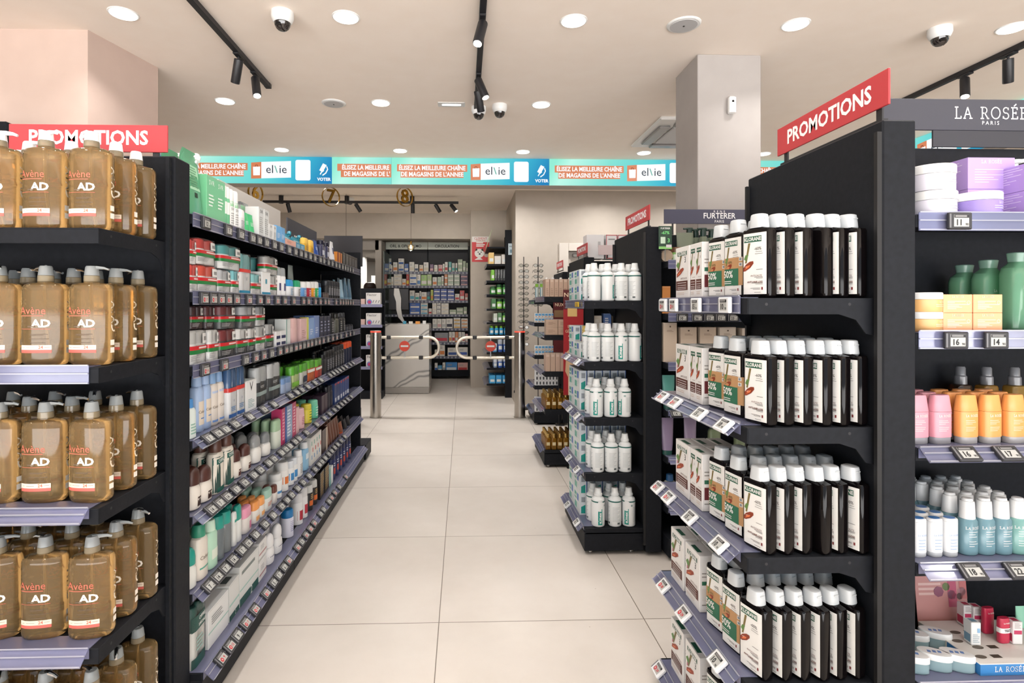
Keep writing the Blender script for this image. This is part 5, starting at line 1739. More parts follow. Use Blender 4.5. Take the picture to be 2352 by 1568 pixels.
# ---- dark shampoo bottles, sleeved bottles and cartons
KD, KS = dark_bottle(False), dark_bottle(True)
rng = random.Random(11)
LV5 = ['top', 'second', 'third', 'fourth', 'bottom']
for li, z in enumerate(E1Z):
    x0_ = .785 if li < 3 else .778
    for i in range(3):
        for j in range(6):
            x_ = x0_ + .0485 * j - (.006 if i and j == 0 else 0) + rng.uniform(-.002, .002)
            y_ = 1.447 + .103 * i + rng.uniform(-.004, .004)
            if li == 4 and i == 0 and j > 3:
                pass
            slv = (j == 0 and i in (1, 2))
            a = -pi / 2 + radians(rng.uniform(17, 21)) - (radians(8) if slv else 0)
            if j == 3 and li in (0, 2) and i == 0:
                a += pi
            o = spawn(KS if slv else KD, (x_, y_, z + .0026), a, full=(i == 0 or slv or li >= 2))
            reg(o, 'dark shampoo bottle in kraft sleeve' if slv else 'dark shampoo bottle with white label', '%s row, %s shampoo shelf' % (('front', 'middle', 'back')[i], LV5[li]),
                x_ if not slv else y_, 'from the walkway' if not slv else 'from the entrance', 'dark shampoo bottles on the first right bay')
    hh = .178
    if li <= 2:
        specs = [(1.812, 1.93, False), (1.712, 1.806, True)]
    else:
        specs = [(1.86, 1.975, False), (1.73, 1.845, False)]
    for q, (ya, yb, dbl) in enumerate(specs):
        k = _K.setdefault(('seed', dbl, li > 2), seed_carton((yb - ya) * .97, .05, hh, dbl))
        for r_ in range(3):
            o = spawn(k, (.727 + .045 + .053 * r_ + .03 * q * (li < 3) * 0, (ya + yb) / 2, z + .0026), -pi / 2)
            reg(o, '%s white treatment carton with seed picture' % ('double' if dbl else 'single'), '%s right bay shelf' % LV5[li], r_ * 10 + q, 'from the walkway', 'treatment cartons on the first right bay')
tagpx = [[1527, 1551, 1603, 1670], [1524, 1553, 1609, 1665], [1513, 1538, 1587, 1654], [1526, 1572, 1650], [1515]]
tagsq = [[('whitered', '8', ''), ('whitered', '8', ''), ('white', '15', '90'), ('white', '10', '90')]] * 3 + [[('whitered', '30', ''), ('whitered', '29', ''), ('white', '10', '90')]] + [[('whitered', '29', '')]]
for li, (pxs, sq) in enumerate(zip(tagpx, tagsq)):
    z = E1Z[li]
    tilt = li > 0
    xr = .727 - (.010 if not tilt else .0235)
    prs = sorted((Yx(p, xr), s) for p, s in zip(pxs, sq))
    for (y_, s) in prs:
        y_ = min(max(y_, 1.44), 1.985)
        o = spawn(tagk(*s), (xr, y_, z - (.018 if not tilt else .012)), -pi / 2)
        if tilt:
            o.rotation_euler = (Matrix.Rotation(-pi / 2, 4, 'Z') @ Matrix.Rotation(radians(-48), 4, 'X')).to_euler()
        reg(o, 'white price tag with %s' % ('red spot' if s[0] == 'whitered' else 'black ' + {'15': 'fifteen', '10': 'ten'}[s[1]]), '%s rail of first right bay' % LV5[li], y_, 'from the entrance', 'white price tags on the first right bay')

# ---- mouthwash and toothpaste
KM = mouthwash()
KP = paste_carton(.155, .042, .118)
KP2 = paste_carton(.155, .042, .092)
for li, z in enumerate(E2Z):
    nb = 4 if li < 2 else 3
    xs = [[.729, .8055, .882, .9585], [.728, .805, .882, .9585], [.742, .822, .900], [.748, .826, .902], [.752, .845, .924]][li]
    turns = [[pi * .5, .9, pi, pi * .75], [pi, pi, -.35, .85], [-.35, -.05, -1.0], [pi, pi, pi], [.1, pi, -.6]][li]
    for r_ in range(2):
        for j, x_ in enumerate(xs):
            x_ = x_ - .010 * r_
            y_ = 3.075 + r_ * .082
            o = spawn(KM, (x_, y_, z + .0026), turns[j] if r_ == 0 else pi, full=(r_ == 0))
            reg(o, 'white mouthwash bottle with green stripe', '%s row, %s mouthwash shelf' % (('front', 'second')[r_], LV5[li]), x_, 'from the walkway', 'mouthwash bottles on the second right bay')
    kk, hh = (KP2, .0925) if li < 2 else (KP, .1185)
    for layer in range(2):
        for row, yc in enumerate((3.30, 3.465)):
            for j in range(6 if li >= 2 else 2):
                if layer == 0 and row == 1 and j > 0:
                    continue
                if li == 1 and (layer == 1 and row == 0):
                    continue
                o = spawn(kk, (.676 + .025 + .046 * j, yc, z + .0026 + layer * hh), -pi / 2)
                reg(o, 'white-green toothpaste carton', '%s %s layer, %s mouthwash shelf' % (('near', 'far')[row], ('lower', 'upper')[layer], LV5[li]), j, 'from the walkway', 'toothpaste cartons on the second right bay')
    pos = [[], [3.13, 3.42], [3.14, 3.36], [3.14, 3.38], [3.14, 3.42]][li]
    for k_, y_ in enumerate(pos):
        o = spawn(tagk('white', '6', '50'), (.672 - .0235, y_, z - .012), 0)
        o.rotation_euler = (Matrix.Rotation(-pi / 2, 4, 'Z') @ Matrix.Rotation(radians(-48), 4, 'X')).to_euler()
        reg(o, 'small white price tag', '%s rail of mouthwash bay' % LV5[li], y_, 'from the entrance', 'white price tags on the mouthwash bay')
o = prod('box', .10, .004, .028, '#f0c838', '#fff', (('l', -.4, .4, .1, .9, 4, '#8a6a20'),), name='shelf_flyer', cat='flyer')
o = spawn(o, (.659, 3.20, E2Z[0] - .032), -pi / 2)
o['label'] = 'small yellow flyer clipped on the top mouthwash rail'
o = prod('box', .05, .04, .19, '#e0c76a', '#fff', (('p', -.4, .4, .3, .5, '#c9a23a'), ('l', -.3, .3, .6, .9, 4, '#a8842a')))
o = spawn(o, (.72, 3.226, E2Z[1] + .0026), -pi / 2)
o['label'] = 'tall golden carton beside mouthwash on the second shelf'

# ---- end bay three: beige cartons, oil bottles, red display card
KB1 = prod('box', .036, .07, .150, '#c2a590', '#fff', (('p', -.3, .3, .84, .95, '#d3bba8'), ('l', -.3, .3, .1, .5, 4, '#a88c78')))
for j in range(7):
    for r_ in range(2):
        o = spawn(KB1, (.715 + .0385 * j, 4.725 + .09 * r_, E3Z[0] + .0026), 0)
        reg(o, 'tall beige carton', '%s row, top beige bay shelf' % ('front', 'back')[r_], .7 + j, 'from the walkway', 'beige cartons on the third right bay')
KW = prod('dropper', .04, .04, .175, '#f0eeea', '#f4f4f2', ())
for j, x_ in enumerate((.74, .80, .87, .95)):
    o = spawn(KW, (x_, 4.93, E3Z[0] + .0026), 0, full=False)
    reg(o, 'white capped bottle behind the beige cartons', 'top beige bay shelf', x_, 'from the walkway', 'white bottles behind the beige cartons')
KB2 = prod('box', .10, .10, .065, '#c4a892', '#fff', (('l', -.3, .3, .3, .7, 3, '#a88c78'),), key=2)
for j in range(3):
    for l_ in range(2):
        o = spawn(KB2, (.752 + .103 * j, 4.74, E3Z[1] + .0026 + .0655 * l_), 0)
        reg(o, 'flat beige carton', '%s layer, second beige bay shelf' % ('lower', 'upper')[l_], j, 'from the walkway', 'beige cartons on the third right bay')
KB3 = prod('box', .040, .10, .155, '#c8ac98', '#fff', (('p', -.3, .3, .8, .92, '#d8c2b2'),), key=3)
for j in range(7):
    o = spawn(KB3, (.718 + .0425 * j, 4.74, E3Z[2] + .0026), 0)
    reg(o, 'upright beige carton', 'third beige bay shelf', j, 'from the walkway', 'beige cartons on the third right bay')
KO = gold_bottle()
for li in (3, 4):
    for r_ in range(6):
        for j in range(6):
            x_ = .722 + .05 * j
            o = spawn(KO, (x_, 4.71 + .05 * r_, E3Z[li] + .0026), 0, full=(r_ < 2))
            reg(o, 'golden oil bottle', '%s row, %s oil bottle shelf' % (ORD[r_], ('upper', 'lower')[li - 3]), x_, 'from the walkway', 'golden oil bottles on the third right bay')
RD = mat('#a81f26', .45)
RD2 = mat('#5c1418', .5)
card = thing('display_card', 'tall red display card with cream lettering beside golden bottles', 'advertising card', (.935, 4.64, .62))
wq = Xy(1340, 4.64) - Xy(1294, 4.64)
c_ = MB().box(-wq / 2, wq / 2, -.003, .003, 0, .885, RD, .001)
c_.box(-wq / 2, wq / 2, -.0035, -.003, .72, .885, RD2)
part('board', c_, card)
tx = MB()
cf = lambda a, b: (a, -.0042, b)
CR = mat('#f0d9b8', .5)
tx.text('NUXE', .05, CR, cf, 0, .84, .01, sx=1.1, space=1.2)
tx.text('EXTRA', .034, CR, cf, 0, .575, .0, sx=.95)
tx.text('GÉNÉREUX', .034, CR, cf, 0, .535, .0, sx=.82)
tx.text('75', .062, CR, cf, -.015, .475, .02)
tx.text('ML', .02, CR, cf, .045, .465, .0)
part('lettering', tx, card)
im = MB()
part('picture_panel', MB().patch(-.05, .03, .66, .74, mat('#e0bc7a', .4), lambda a, b: -.0036, .001, 1), card)
im.poly([(wq / 2, .40), (.0, .42), (-.06, .36), (-.07, .2), (-.02, .10), (wq / 2, .14)], mat('#d8b48e', .5), lambda a, b: -.003, .001)
im.patch(-.045, -.01, .0, .15, mat('#e6c7a8', .5), lambda a, b: -.003, .0014, 1)
part('printed_picture', im, card)
card.location.x = (Xy(1340, 4.64) + Xy(1294, 4.64)) / 2
c2 = thing('display_card', 'dark red display card standing further back than the bright red one', 'advertising card', (Xy(1287, 6.3), 6.3, .62))
part('board', MB().box(-.08, .09, -.003, .003, 0, .83, RD2, .001), c2)
part('lettering', MB().text('NUXE', .05, CR, cf, 0, .76, .01, sx=.95).box(-.07, .07, -.0045, -.003, .62, .70, mat('#8a6a4a', .5)).text('EXTRA', .032, CR, cf, 0, .53, 0).box(-.05, .05, -.0045, -.003, .1, .22, mat('#c9ab8c', .5)), c2)
for c, zz in ((card, E3Z[3]), (c2, .0)):
    st = MB().box(-.02, -.012, .003, .009, -(c.location.z - 0) + .002, .3, BLK).box(-.05, .05, .003, .05, -(c.location.z) + .0005, -(c.location.z) + .004, BLK)
    part('stand', st, c)

# ---- end bay four: little blue and white boxes
KBW = prod('box', .036, .06, .052, '#eef3f6', '#fff', (('p', -.4, .4, .45, .85, '#58a8e0'), ('p', -.4, .1, .15, .3, '#e09a5a')), key=4)
KBW2 = prod('box', .036, .06, .055, '#eceef0', '#fff', (('p', -.1, .35, .2, .8, '#33363c'),), key=5)
for li, (nz, kt, ds) in {1: (2, KBW, 'small blue and white box'), 2: (2, KBW, 'small blue and white box'), 3: (3, KBW2, 'small box with dark corner'), 4: (3, KBW2, 'small box with dark corner')}.items():
    for l_ in range(nz):
        for j in range(7 if li < 4 else 5):
            o = spawn(kt, (.845 + .038 * j, 6.40, E4Z[li] + .0026 + l_ * .0562), 0)
            reg(o, ds, '%s layer, %s shelf by gate post' % (('lower', 'middle', 'upper')[l_], LV5[li]), j, 'from the walkway', 'small boxes on the bay by the gate post')
for j in range(5):
    k = prod('box', .045, .018, .20, film('#dfe9e4', .45, '#eef6f2', .1, .4), '#fff', (('p', -.42, .42, .78, .96, '#8ac43a'), ('p', -.12, .12, .1, .74, '#f4f7f6'), ('p', -.3, -.18, .1, .7, '#4aa6c8')), name='toothbrush_pack', cat='blister pack')
    o = spawn(k, (.86 + .055 * j, 6.45, E4Z[0] + .0026), radians(-20))
    reg(o, 'toothbrush blister pack with lime header', 'top shelf by gate post', j, 'from the walkway', 'toothbrush packs by the gate post')

# ---- eyeglass racks
gk = MB()
GM = mat('#2c241e', .35)
for sx in (-1, 1):
    gk.tube([(sx * .036 + .026 * cos(a), .004 * cos(a) * sx, .02 * sin(a)) for a in [2 * pi * i / 14 for i in range(14)]], .0026, GM, 5, closed=True)
    gk.tube([(sx * .062, 0, .006), (sx * .069, .004, .006), (sx * .066, .07, .0), (sx * .06, .11, -.02)], .0022, GM, 5)
gk.tube([(-.011, 0, .004), (0, -.003, .009), (.011, 0, .004)], .0024, GM, 5)
gls = []
for sx in (-1, 1):
    gl = MB()
    gls.append(('lens', gl, 0))
    gl.loft([(-.001, .048, .036), (.001, .048, .036)], film('#d8dcda', .1, '#f0f2f0', .05, .5), 2, 14, M=Matrix.Translation((sx * .036, 0, 0)) @ Matrix.Rotation(pi / 2, 4, 'X'))
KG = Kit('eyeglasses', 'glasses', [('frame', gk, None)] + gls)
for r_, (px, Yg, n_, lab) in enumerate(((1203, 7.35, 15, 'slim rod rack of eyeglasses beside the green product wall'), (1236, 7.35, 8, 'slim rod rack of eyeglasses behind the toothbrush packs'))):
    X_ = Xy(px, Yg)
    t = thing('eyeglass_rack', lab, 'rack', (X_, Yg, 0))
    part('rod', MB().tube([(0, 0, .02), (0, 0, 2.02)], .006, BLK, 8), t)
    part('foot', MB().loft([(0, .17, .17), (.018, .17, .17), (.022, .15, .15)], BLK, 2, 28), t)
    sg = MB()
    for i in range(n_):
        z_ = 1.905 - .0745 * i
        sg.box(-.02, .02, -.016, -.006, z_ - .012, z_ - .006, BLK)
    part('pegs', sg, t)
    for i in range(n_):
        z_ = 1.905 - .0745 * i
        o = spawn(KG, (X_, Yg - .02, z_), radians(rng.uniform(-8, 8)), full=i < 6)
        reg(o, 'thin framed eyeglasses', ('rod beside the green products', 'rod behind the toothbrush packs')[r_], -z_, 'from the top', 'eyeglasses on the rod racks')


# ================================================================== transverse shelving behind the end bays
def cross_gondola(lab, X0, X1, Yf, Ys, zs, top, tilts):
    t = thing('shelving_unit', lab, 'shelves', (X0, Ys, 0), 0)
    L_ = X1 - X0
    part('back_panel', MB().box(0, L_, 0, .03, .08, top, BLACK, .002), t)
    part('plinth', MB().box(.01, L_ - .01, -(Ys - Yf) - .02, 0, .02, .12, BLACK, .002), t)
    for z, tl in zip(zs, tilts):
        shelf(t, .008, L_ - .008, Ys - Yf, z, tl, bracket=False)
    return t


G1Z = [1.604, 1.300, 1.003, .706, .400, .11]
G1 = cross_gondola('black shelving with pastel skincare facing the entrance', 1.155, 2.30, 1.392, 1.69, G1Z, 1.862, ['flat', 'flat', 'tilt', 'tilt', 'tilt', 'tilt'])
G2Z = [1.61, 1.325, 1.06, .80, .55, .28]
G2 = cross_gondola('black shelving of hair care behind the mouthwash bay', 1.09, 2.30, 2.96, 3.33, G2Z, 1.80, ['flat', 'flat', 'flat', 'tilt', 'tilt', 'tilt'])
G3Z = [1.45, 1.13, .82, .50, .2]
G3 = cross_gondola('dark shelving seen in gaps behind the mouthwash bay', 1.12, 2.40, 4.78, 5.05, G3Z, 1.78, ['flat', 'flat', 'tilt', 'tilt', 'tilt'])

# letters with small serifs
def stroke(mb, pts, w_, m, mapf):
    for (a, b) in zip(pts[:-1], pts[1:]):
        dx, dz = b[0] - a[0], b[1] - a[1]
        l = sqrt(dx * dx + dz * dz) or 1e-6
        nx, nz = -dz / l * w_ / 2, dx / l * w_ / 2
        ex, ez = dx / l * w_ * .15, dz / l * w_ * .15
        q = [mapf(a[0] - nx - ex, a[1] - nz - ez), mapf(b[0] - nx + ex, b[1] - nz + ez), mapf(b[0] + nx + ex, b[1] + nz + ez), mapf(a[0] + nx - ex, a[1] + nz - ez)]
        mb.add(q, [(0, 1, 2, 3)], m)


def arc(cx, cz, rx, rz_, a0, a1, n=10):
    return [(cx + rx * cos(radians(a0 + (a1 - a0) * i / n)), cz + rz_ * sin(radians(a0 + (a1 - a0) * i / n))) for i in range(n + 1)]


GLY = {
    'L': (.62, [[(.14, 0), (.14, 1)], [(.0, 1), (.3, 1)], [(0, 0), (.56, 0), (.56, .2)]]),
    'A': (.84, [[(.08, 0), (.38, 1), (.70, 0)], [(.2, .36), (.58, .36)], [(0, 0), (.2, 0)], [(.56, 0), (.82, 0)]]),
    'R': (.80, [[(.14, 0), (.14, 1)], [(0, 1), (.3, 1)] , [(.3, 1)] + arc(.34, .74, .22, .26, 90, -90) + [(.14, .48)], [(.36, .48), (.66, 0)], [(0, 0), (.28, 0)], [(.58, 0), (.76, 0)]]),
    'O': (.90, [arc(.42, .5, .40, .51, 0, 360, 24)]),
    'S': (.62, [arc(.29, .75, .23, .25, 30, 250, 12) + arc(.29, .25, .25, .26, 80, -150, 12), [(.5, .8), (.5, .98)], [(.05, .02), (.05, .22)]]),
    'E': (.66, [[(.14, 0), (.14, 1)], [(0, 1), (.54, 1), (.54, .82)], [(.14, .52), (.44, .52)], [(.44, .62), (.44, .42)], [(0, 0), (.58, 0), (.58, .2)]]),
    ' ': (.42, []),
}
GLY['É'] = (GLY['E'][0], GLY['E'][1] + [[(.26, 1.14), (.46, 1.32)]])


def serif(mb, s, h, m, mapf, x=0, z=0, wt=.11, space=.16):
    tot = sum(GLY[c][0] + space for c in s) - space
    cx = -tot / 2
    for c in s:
        w_, st = GLY[c]
        for pl in st:
            stroke(mb, [(x + (cx + p[0]) * h, z + (p[1] - .5) * h) for p in pl], wt * h, m, mapf)
        cx += w_ + space
    return mb


YG = 1.69
x0, x1 = Xy(2013, YG - .01), 2.30
zt, zb_ = Zp(231, 1.45, YG), Zp(302, 1.45, YG)
t = thing('brand_sign', 'wide dark brand sign with white serif letters above pastel skincare', 'sign', (x0, YG - .012, zb_))
part('board', MB().box(0, x1 - x0, -.004, .004, 0, zt - zb_, mat('#3d3e48', .5), .001), t)
xm = Xy(2265, YG) - x0
lt = MB()
serif(lt, 'LA ROSÉE', .0345, TEXTW, lambda a, b: (a, -.0048, b), xm, (zt - zb_) * .56, .10, .17)
lt.text('PARIS', .0165, TEXTW, lambda a, b: (a, -.0048, b), xm - .002, (zt - zb_) * .235, .0, space=1.45)
part('lettering', lt, t)
xq = Xy(2134, YG)
part('carrier', MB().box(xq - x0, x1 - x0, -.003, .003, 1.8625 - zb_, -.0005, mat('#2e2f37', .5), .0005), t)

# header of the hair care shelves
x0, x1 = Xy(1524, 3.33), 2.30
zt, zb_ = Zp(481, 1.2, 3.33), Zp(514, 1.2, 3.33)
t = thing('brand_sign', 'dark slate brand sign above hair care shelves beside the column', 'sign', (x0, 3.322, zb_))
part('board', MB().box(0, x1 - x0, -.004, .004, 0, zt - zb_, mat('#45455a', .5), .001), t)
xm = Xy(1650, 3.33) - x0
lt = MB()
lt.text('RENE', .019, TEXTW, lambda a, b: (a, -.0048, b), xm, .074, 0, space=1.9)
lt.text('FURTERER', .048, TEXTW, lambda a, b: (a, -.0048, b), xm, .047, .012, sx=.9)
lt.text('PARIS', .022, TEXTW, lambda a, b: (a, -.0048, b), xm, .014, .0, space=1.1)
part('lettering', lt, t)
part('post', MB().box(.05, .06, .004, .008, 1.8005 - zb_, .05, BLK).box(x1 - x0 - .06, x1 - x0 - .05, .004, .008, 1.8005 - zb_, .05, BLK), t)

# ---- pastel skincare
def put(k, px, Y, z, rz=0, lab=None, cat=None, full=True, X=None):
    o = spawn(k, (X if X is not None else Xy(px, Y), Y, z + .0026), rz, full)
    if lab:
        o['label'] = lab
    if cat:
        o['category'] = cat
    return o


LR = '#f3f1f4'


def lr_jar(w_, h, body, ink):
    k = prod('jar', w_, w_, h, body, '#f4f3f1', (), key=('lr', ink))
    sf = surf_of([(0, w_ * .97, w_), (h * .7, w_ * .97, w_ * .97)], 2)
    b = k.parts[0][1]
    serif(b, 'LA ROSÉE', w_ * .052, mat(ink, .5), front(sf, .0008), w_ * .12, h * .52, .12)
    for i in range(2):
        b.patch(-w_ * .18, w_ * .34, h * (.36 - .09 * i), h * (.38 - .09 * i), mat(ink, .5), sf, .0008, 5)
    return k


kj = lr_jar(.108, .068, '#e6e2ec', '#a9a6b4')
put(kj, 2141, 1.463, G1Z[0], radians(20), 'white hair mask jar under another, at the shelf end')
put(kj, 2138, 1.463, G1Z[0] + .069, radians(20), 'white hair mask jar on top of another jar')
kj2 = lr_jar(.106, .062, '#9a86cc', '#efe8fa')
put(kj2, 2243, 1.445, G1Z[0], radians(20), 'purple jar with white lid before the lilac cartons')


def lr_box(w_, d_, h, body, ink, key):
    b = MB().box(-w_ / 2, w_ / 2, -d_ / 2, d_ / 2, 0, h, mat(body, .45), .001)
    sf = lambda x, z: -d_ / 2
    im_ = mat(ink, .5)
    serif(b, 'LA ROSÉE', h * .10, im_, front(sf, .0006), 0, h * .87, .12)
    for i, (z, e) in enumerate(((.62, .62), (.54, .25), (.45, .75), (.37, .4), (.3, .5), (.22, .3))):
        b.patch(-w_ * .36, w_ * (-.36 + e), h * z - .0006, h * z + .0006, im_, sf, .0005, 1)
    b.disc((w_ * .36, -d_ / 2 - .0006, h * .55), h * .10, im_, 'y', 14)
    b.disc((w_ * .36, -d_ / 2 - .0008, h * .55), h * .08, mat(body, .45), 'y', 14)
    for i in range(7):
        z = h * (.88 - i * .09)
        e = (.8, .9, .6, .85, .4, .7, .5)[i]
        b.add([(-w_ / 2 - .0005, d_ * .42, z), (-w_ / 2 - .0005, d_ * (.42 - e * .84), z), (-w_ / 2 - .0005, d_ * (.42 - e * .84), z + .0014), (-w_ / 2 - .0005, d_ * .42, z + .0014)], [(0, 1, 2, 3)], im_)
    return Kit('carton', 'box', [('box', b, None)])


kb = lr_box(.135, .11, .088, '#b79bdc', '#efe6fa', 0)
X_ = Xy(2225, 1.50)
for l_, nm in ((0, 'lower'), (1, 'upper')):
    o = spawn(kb, (X_ + .0675, 1.557, G1Z[0] + .0026 + .0885 * l_), 0)
    o['label'] = 'lilac refill carton at the back, %s of two' % nm
kb = lr_box(.135, .105, .072, '#b296d8', '#efe6fa', 1)
X_ = Xy(2317, 1.445) + .012
for l_, nm in ((0, 'lower'), (1, 'upper')):
    o = spawn(kb, (X_ + .0675, 1.50, G1Z[0] + .0026 + .0725 * l_), radians(-2))
    o.location.x += .03
    o.location.y -= .02
    o['label'] = 'lilac refill carton at the shelf front, %s of two' % nm
# white pump bottle behind the lilac cartons
pb = MB().loft([(0, .06, .06), (.004, .064, .064), (.14, .064, .064), (.15, .05, .05), (.155, .03, .03)], WHITE, 2, 24)
pp = MB().loft([(.153, .036, .036), (.175, .036, .036), (.178, .02, .02), (.195, .018, .018), (.197, .034, .034), (.208, .03, .03)], mat('#e8e8e8', .3), 2, 20)
pp.tube([(0, 0, .203), (.03, -.02, .204), (.045, -.03, .197)], .006, mat('#e8e8e8', .3), 8)
o = spawn(Kit('pump_bottle', 'bottle', [('body', pb, None), ('pump', pp, None)]), (Xy(2330, 1.645), 1.645, G1Z[0] + .0026))
o['label'] = 'white pump bottle behind the lilac cartons'

# second shelf: peach jars and cartons, green bottles
kj = lr_jar(.082, .051, '#edb978', '#fbeedb')
put(kj, 2121, 1.45, G1Z[1], radians(20), 'small peach jar with white lid, lower of two')
put(kj, 2121, 1.45, G1Z[1] + .0515, radians(20), 'small peach jar with white lid, upper of two')
kb = lr_box(.0795, .07, .0485, '#f2b183', '#fbe9da', 2)
Xa = Xy(2167, 1.425)
for j in range(2):
    for l_ in range(2):
        o = spawn(kb, (Xa + .041 + .082 * j, 1.462, G1Z[1] + .0026 + .049 * l_), 0)
        o['label'] = 'peach orange carton, %s layer, %s green bottles' % (('lower', 'upper')[l_], ('away from the', 'closer to the')[j])
GB = film('#88c4a0', .72, '#b4e4c6', .08, .4)
for px, Y_, hh, lb in ((2215, 1.625, .19, 'green shampoo bottle in the back beside peach cartons'), (2270, 1.565, .20, 'green shampoo bottle between two others'), (2336, 1.50, .215, 'big green shampoo bottle at the shelf front')):
    s = [(0, .078, .05), (.005, .084, .056), (hh * .72, .084, .056), (hh * .80, .074, .05), (hh * .86, .04, .036), (hh * .88, .034, .034)]
    b = MB().loft(s, GB, 3, 32)
    sf = surf_of(s, 3)
    serif(b, 'LA ROSÉE', .0065, TEXTW, front(sf, .0008), .004, hh * .55, .12)
    for q in range(3):
        b.patch(-.012, .02 - q * .004, hh * (.36 - .05 * q), hh * (.365 - .05 * q), TEXTW, sf, .0008, 3)
    c = MB().loft([(hh * .88, .038, .036), (hh * .92, .04, .038), (hh * .99, .044, .042), (hh, .04, .038)], film('#a8d4c0', .7, '#c8e8d8', .2, .45), 2.5, 20)
    o = spawn(Kit('shampoo_bottle', 'bottle', [('body', b, None), ('cap', c, None)]), (Xy(px, Y_), Y_, G1Z[1] + .0026), radians(10))
    o['label'] = lb


# third shelf: stick bottles, perfume sprays
def lr_stick(body, foot):
    w_, d_, h = .058, .034, .128
    s = [(0, w_ * .9, d_ * .9), (.003, w_ * .94, d_ * .94), (.017, w_ * .94, d_ * .94), (.0175, w_, d_), (h * .66, w_, d_)]
    b = MB().loft(s, [mat(foot, .3), mat(foot, .3), mat(body, .35), mat(body, .35)], 3, 28)
    sf = surf_of(s, 3)
    im_ = mat('#fdf3ec', .5)
    serif(b, 'LA ROSÉE', .0055, im_, front(sf, .0008), 0, h * .58, .13)
    for i, e in enumerate((.7, .8, .5, .0, .8, .75, .6)):
        if e:
            b.patch(-w_ * .32, w_ * (-.32 + e * .64), h * (.48 - .035 * i), h * (.486 - .035 * i), im_, sf, .0008, 3)
    c = MB().loft([(h * .665, w_, d_), (h * .67, w_ * 1.01, d_ * 1.01), (h * .97, w_ * .84, d_ * .8), (h, w_ * .78, d_ * .72)], mat(body, .35), 3, 28)
    c.patch(-w_ * .2, w_ * .2, h * .9, h * .905, im_, lambda x, z: -d_ * .4, .0, 1)
    return Kit('sun_stick', 'stick', [('body', b, None), ('cap', c, None)])


k1, k2 = lr_stick('#dc97a6', '#9a9aa0'), lr_stick('#f0a45e', '#b0b0b2')
for j, (px, kk, nm) in enumerate(((2104, k1, 'pink'), (2157, k1, 'pink'), (2218, k2, 'orange'), (2272, k2, 'orange'), (2326, k2, 'orange'))):
    for r_ in range(3):
        o = spawn(kk, (Xy(px, 1.44) + .004 * r_, 1.44 + .046 * r_, G1Z[2] + .0026), radians(rng.uniform(2, 10)), full=r_ == 0)
        reg(o, '%s sunscreen stick' % nm, '%s row, pastel shelf' % ('front', 'middle', 'back')[r_], j, 'from the post', 'sunscreen sticks on the pastel shelves')
for px, Y_, colr, lb in ((2206, 1.645, '#5c4638', 'brown spray bottle with grey cap behind the pink sticks'), (2266, 1.63, '#b88a3c', 'amber spray bottle behind the orange sticks'), (2330, 1.62, '#c09a4a', 'golden spray bottle behind the last orange stick')):
    s = [(0, .05, .036), (.004, .054, .04), (.118, .054, .04), (.124, .05, .036), (.128, .024, .024)]
    b = MB().loft(s, film(colr, .6, '#d8b070', .06, .45), 4, 24)
    serif(b, 'LA ROSÉE', .0055, mat('#f4efe0', .5), front(surf_of(s, 4), .0008), .004, .085, .12)
    b.patch(-.0, .022, .0, .07, mat('#c59a5a', .4), surf_of(s, 4), .0007, 3)
    c = MB().loft([(.127, .033, .033), (.150, .032, .032), (.154, .026, .026), (.176, .025, .025), (.18, .02, .02)], film('#a8a8ac', .75, '#c8c8cc', .15, .5), 2, 20)
    o = spawn(Kit('spray_bottle', 'bottle', [('body', b, None), ('cap', c, None)]), (Xy(px, Y_), Y_, G1Z[2] + .0026), radians(8))
    o['label'] = lb

# fourth shelf
b = MB()
s = [(0, .033, .026), (.003, .036, .029), (.012, .036, .029), (.0125, .037, .030), (.092, .037, .030)]
b.loft(s, [mat('#c9cdd0', .3)] * 2 + [mat('#eceef0', .35)] * 2, 2.6, 24)
sf = surf_of(s, 2.6)
serif(b, 'LA ROSÉE', .0038, mat('#7fa8d4', .5), front(sf, .0008), 0, .058, .14)
for i in range(4):
    b.patch(-.011, .009 - .003 * (i % 2), .045 - .008 * i, .0462 - .008 * i, mat('#7fa8d4', .5), sf, .0008, 3)
c = MB().loft([(.0925, .037, .030), (.098, .036, .029), (.1, .033, .026)], mat('#f2f3f4', .35), 2.6, 24)
c.loft([(.1, .026, .02), (.1008, .026, .02)], mat('#3a7ac0', .4), 2.6, 20)
k = Kit('deodorant_stick', 'stick', [('body', b, None), ('cap', c, None)])
for j, px in enumerate((2108, 2145, 2180)):
    for r_ in range(3):
        o = spawn(k, (Xy(px, 1.435) - .004 * r_, 1.435 + .04 * r_, G1Z[3] + .0026), radians(5), full=r_ == 0)
        reg(o, 'white deodorant stick, blue disc on top', '%s row, pastel shelf' % ('front', 'middle', 'back')[r_], j, 'from the post', 'white deodorant sticks on the pastel shelves')


def lr_dropper(body):
    k = prod('dropper', .05, .038, .148, film(body, .8, body, .12, .4), '#eef0f1', (), key='lr' + body)
    sf = surf_of([(0, .05, .038), (.09, .049, .037)], 2.4)
    bb = k.parts[0][1]
    serif(bb, 'LA ROSÉE', .0062, WHITE, front(sf, .001), 0, .073, .13)
    for i, e in enumerate((.9, .6, .8, 0, .7, .9, .5)):
        if e:
            bb.patch(-.014, -.014 + .028 * e, .062 - .0062 * i, .0632 - .0062 * i, WHITE, sf, .001, 3)
    return k


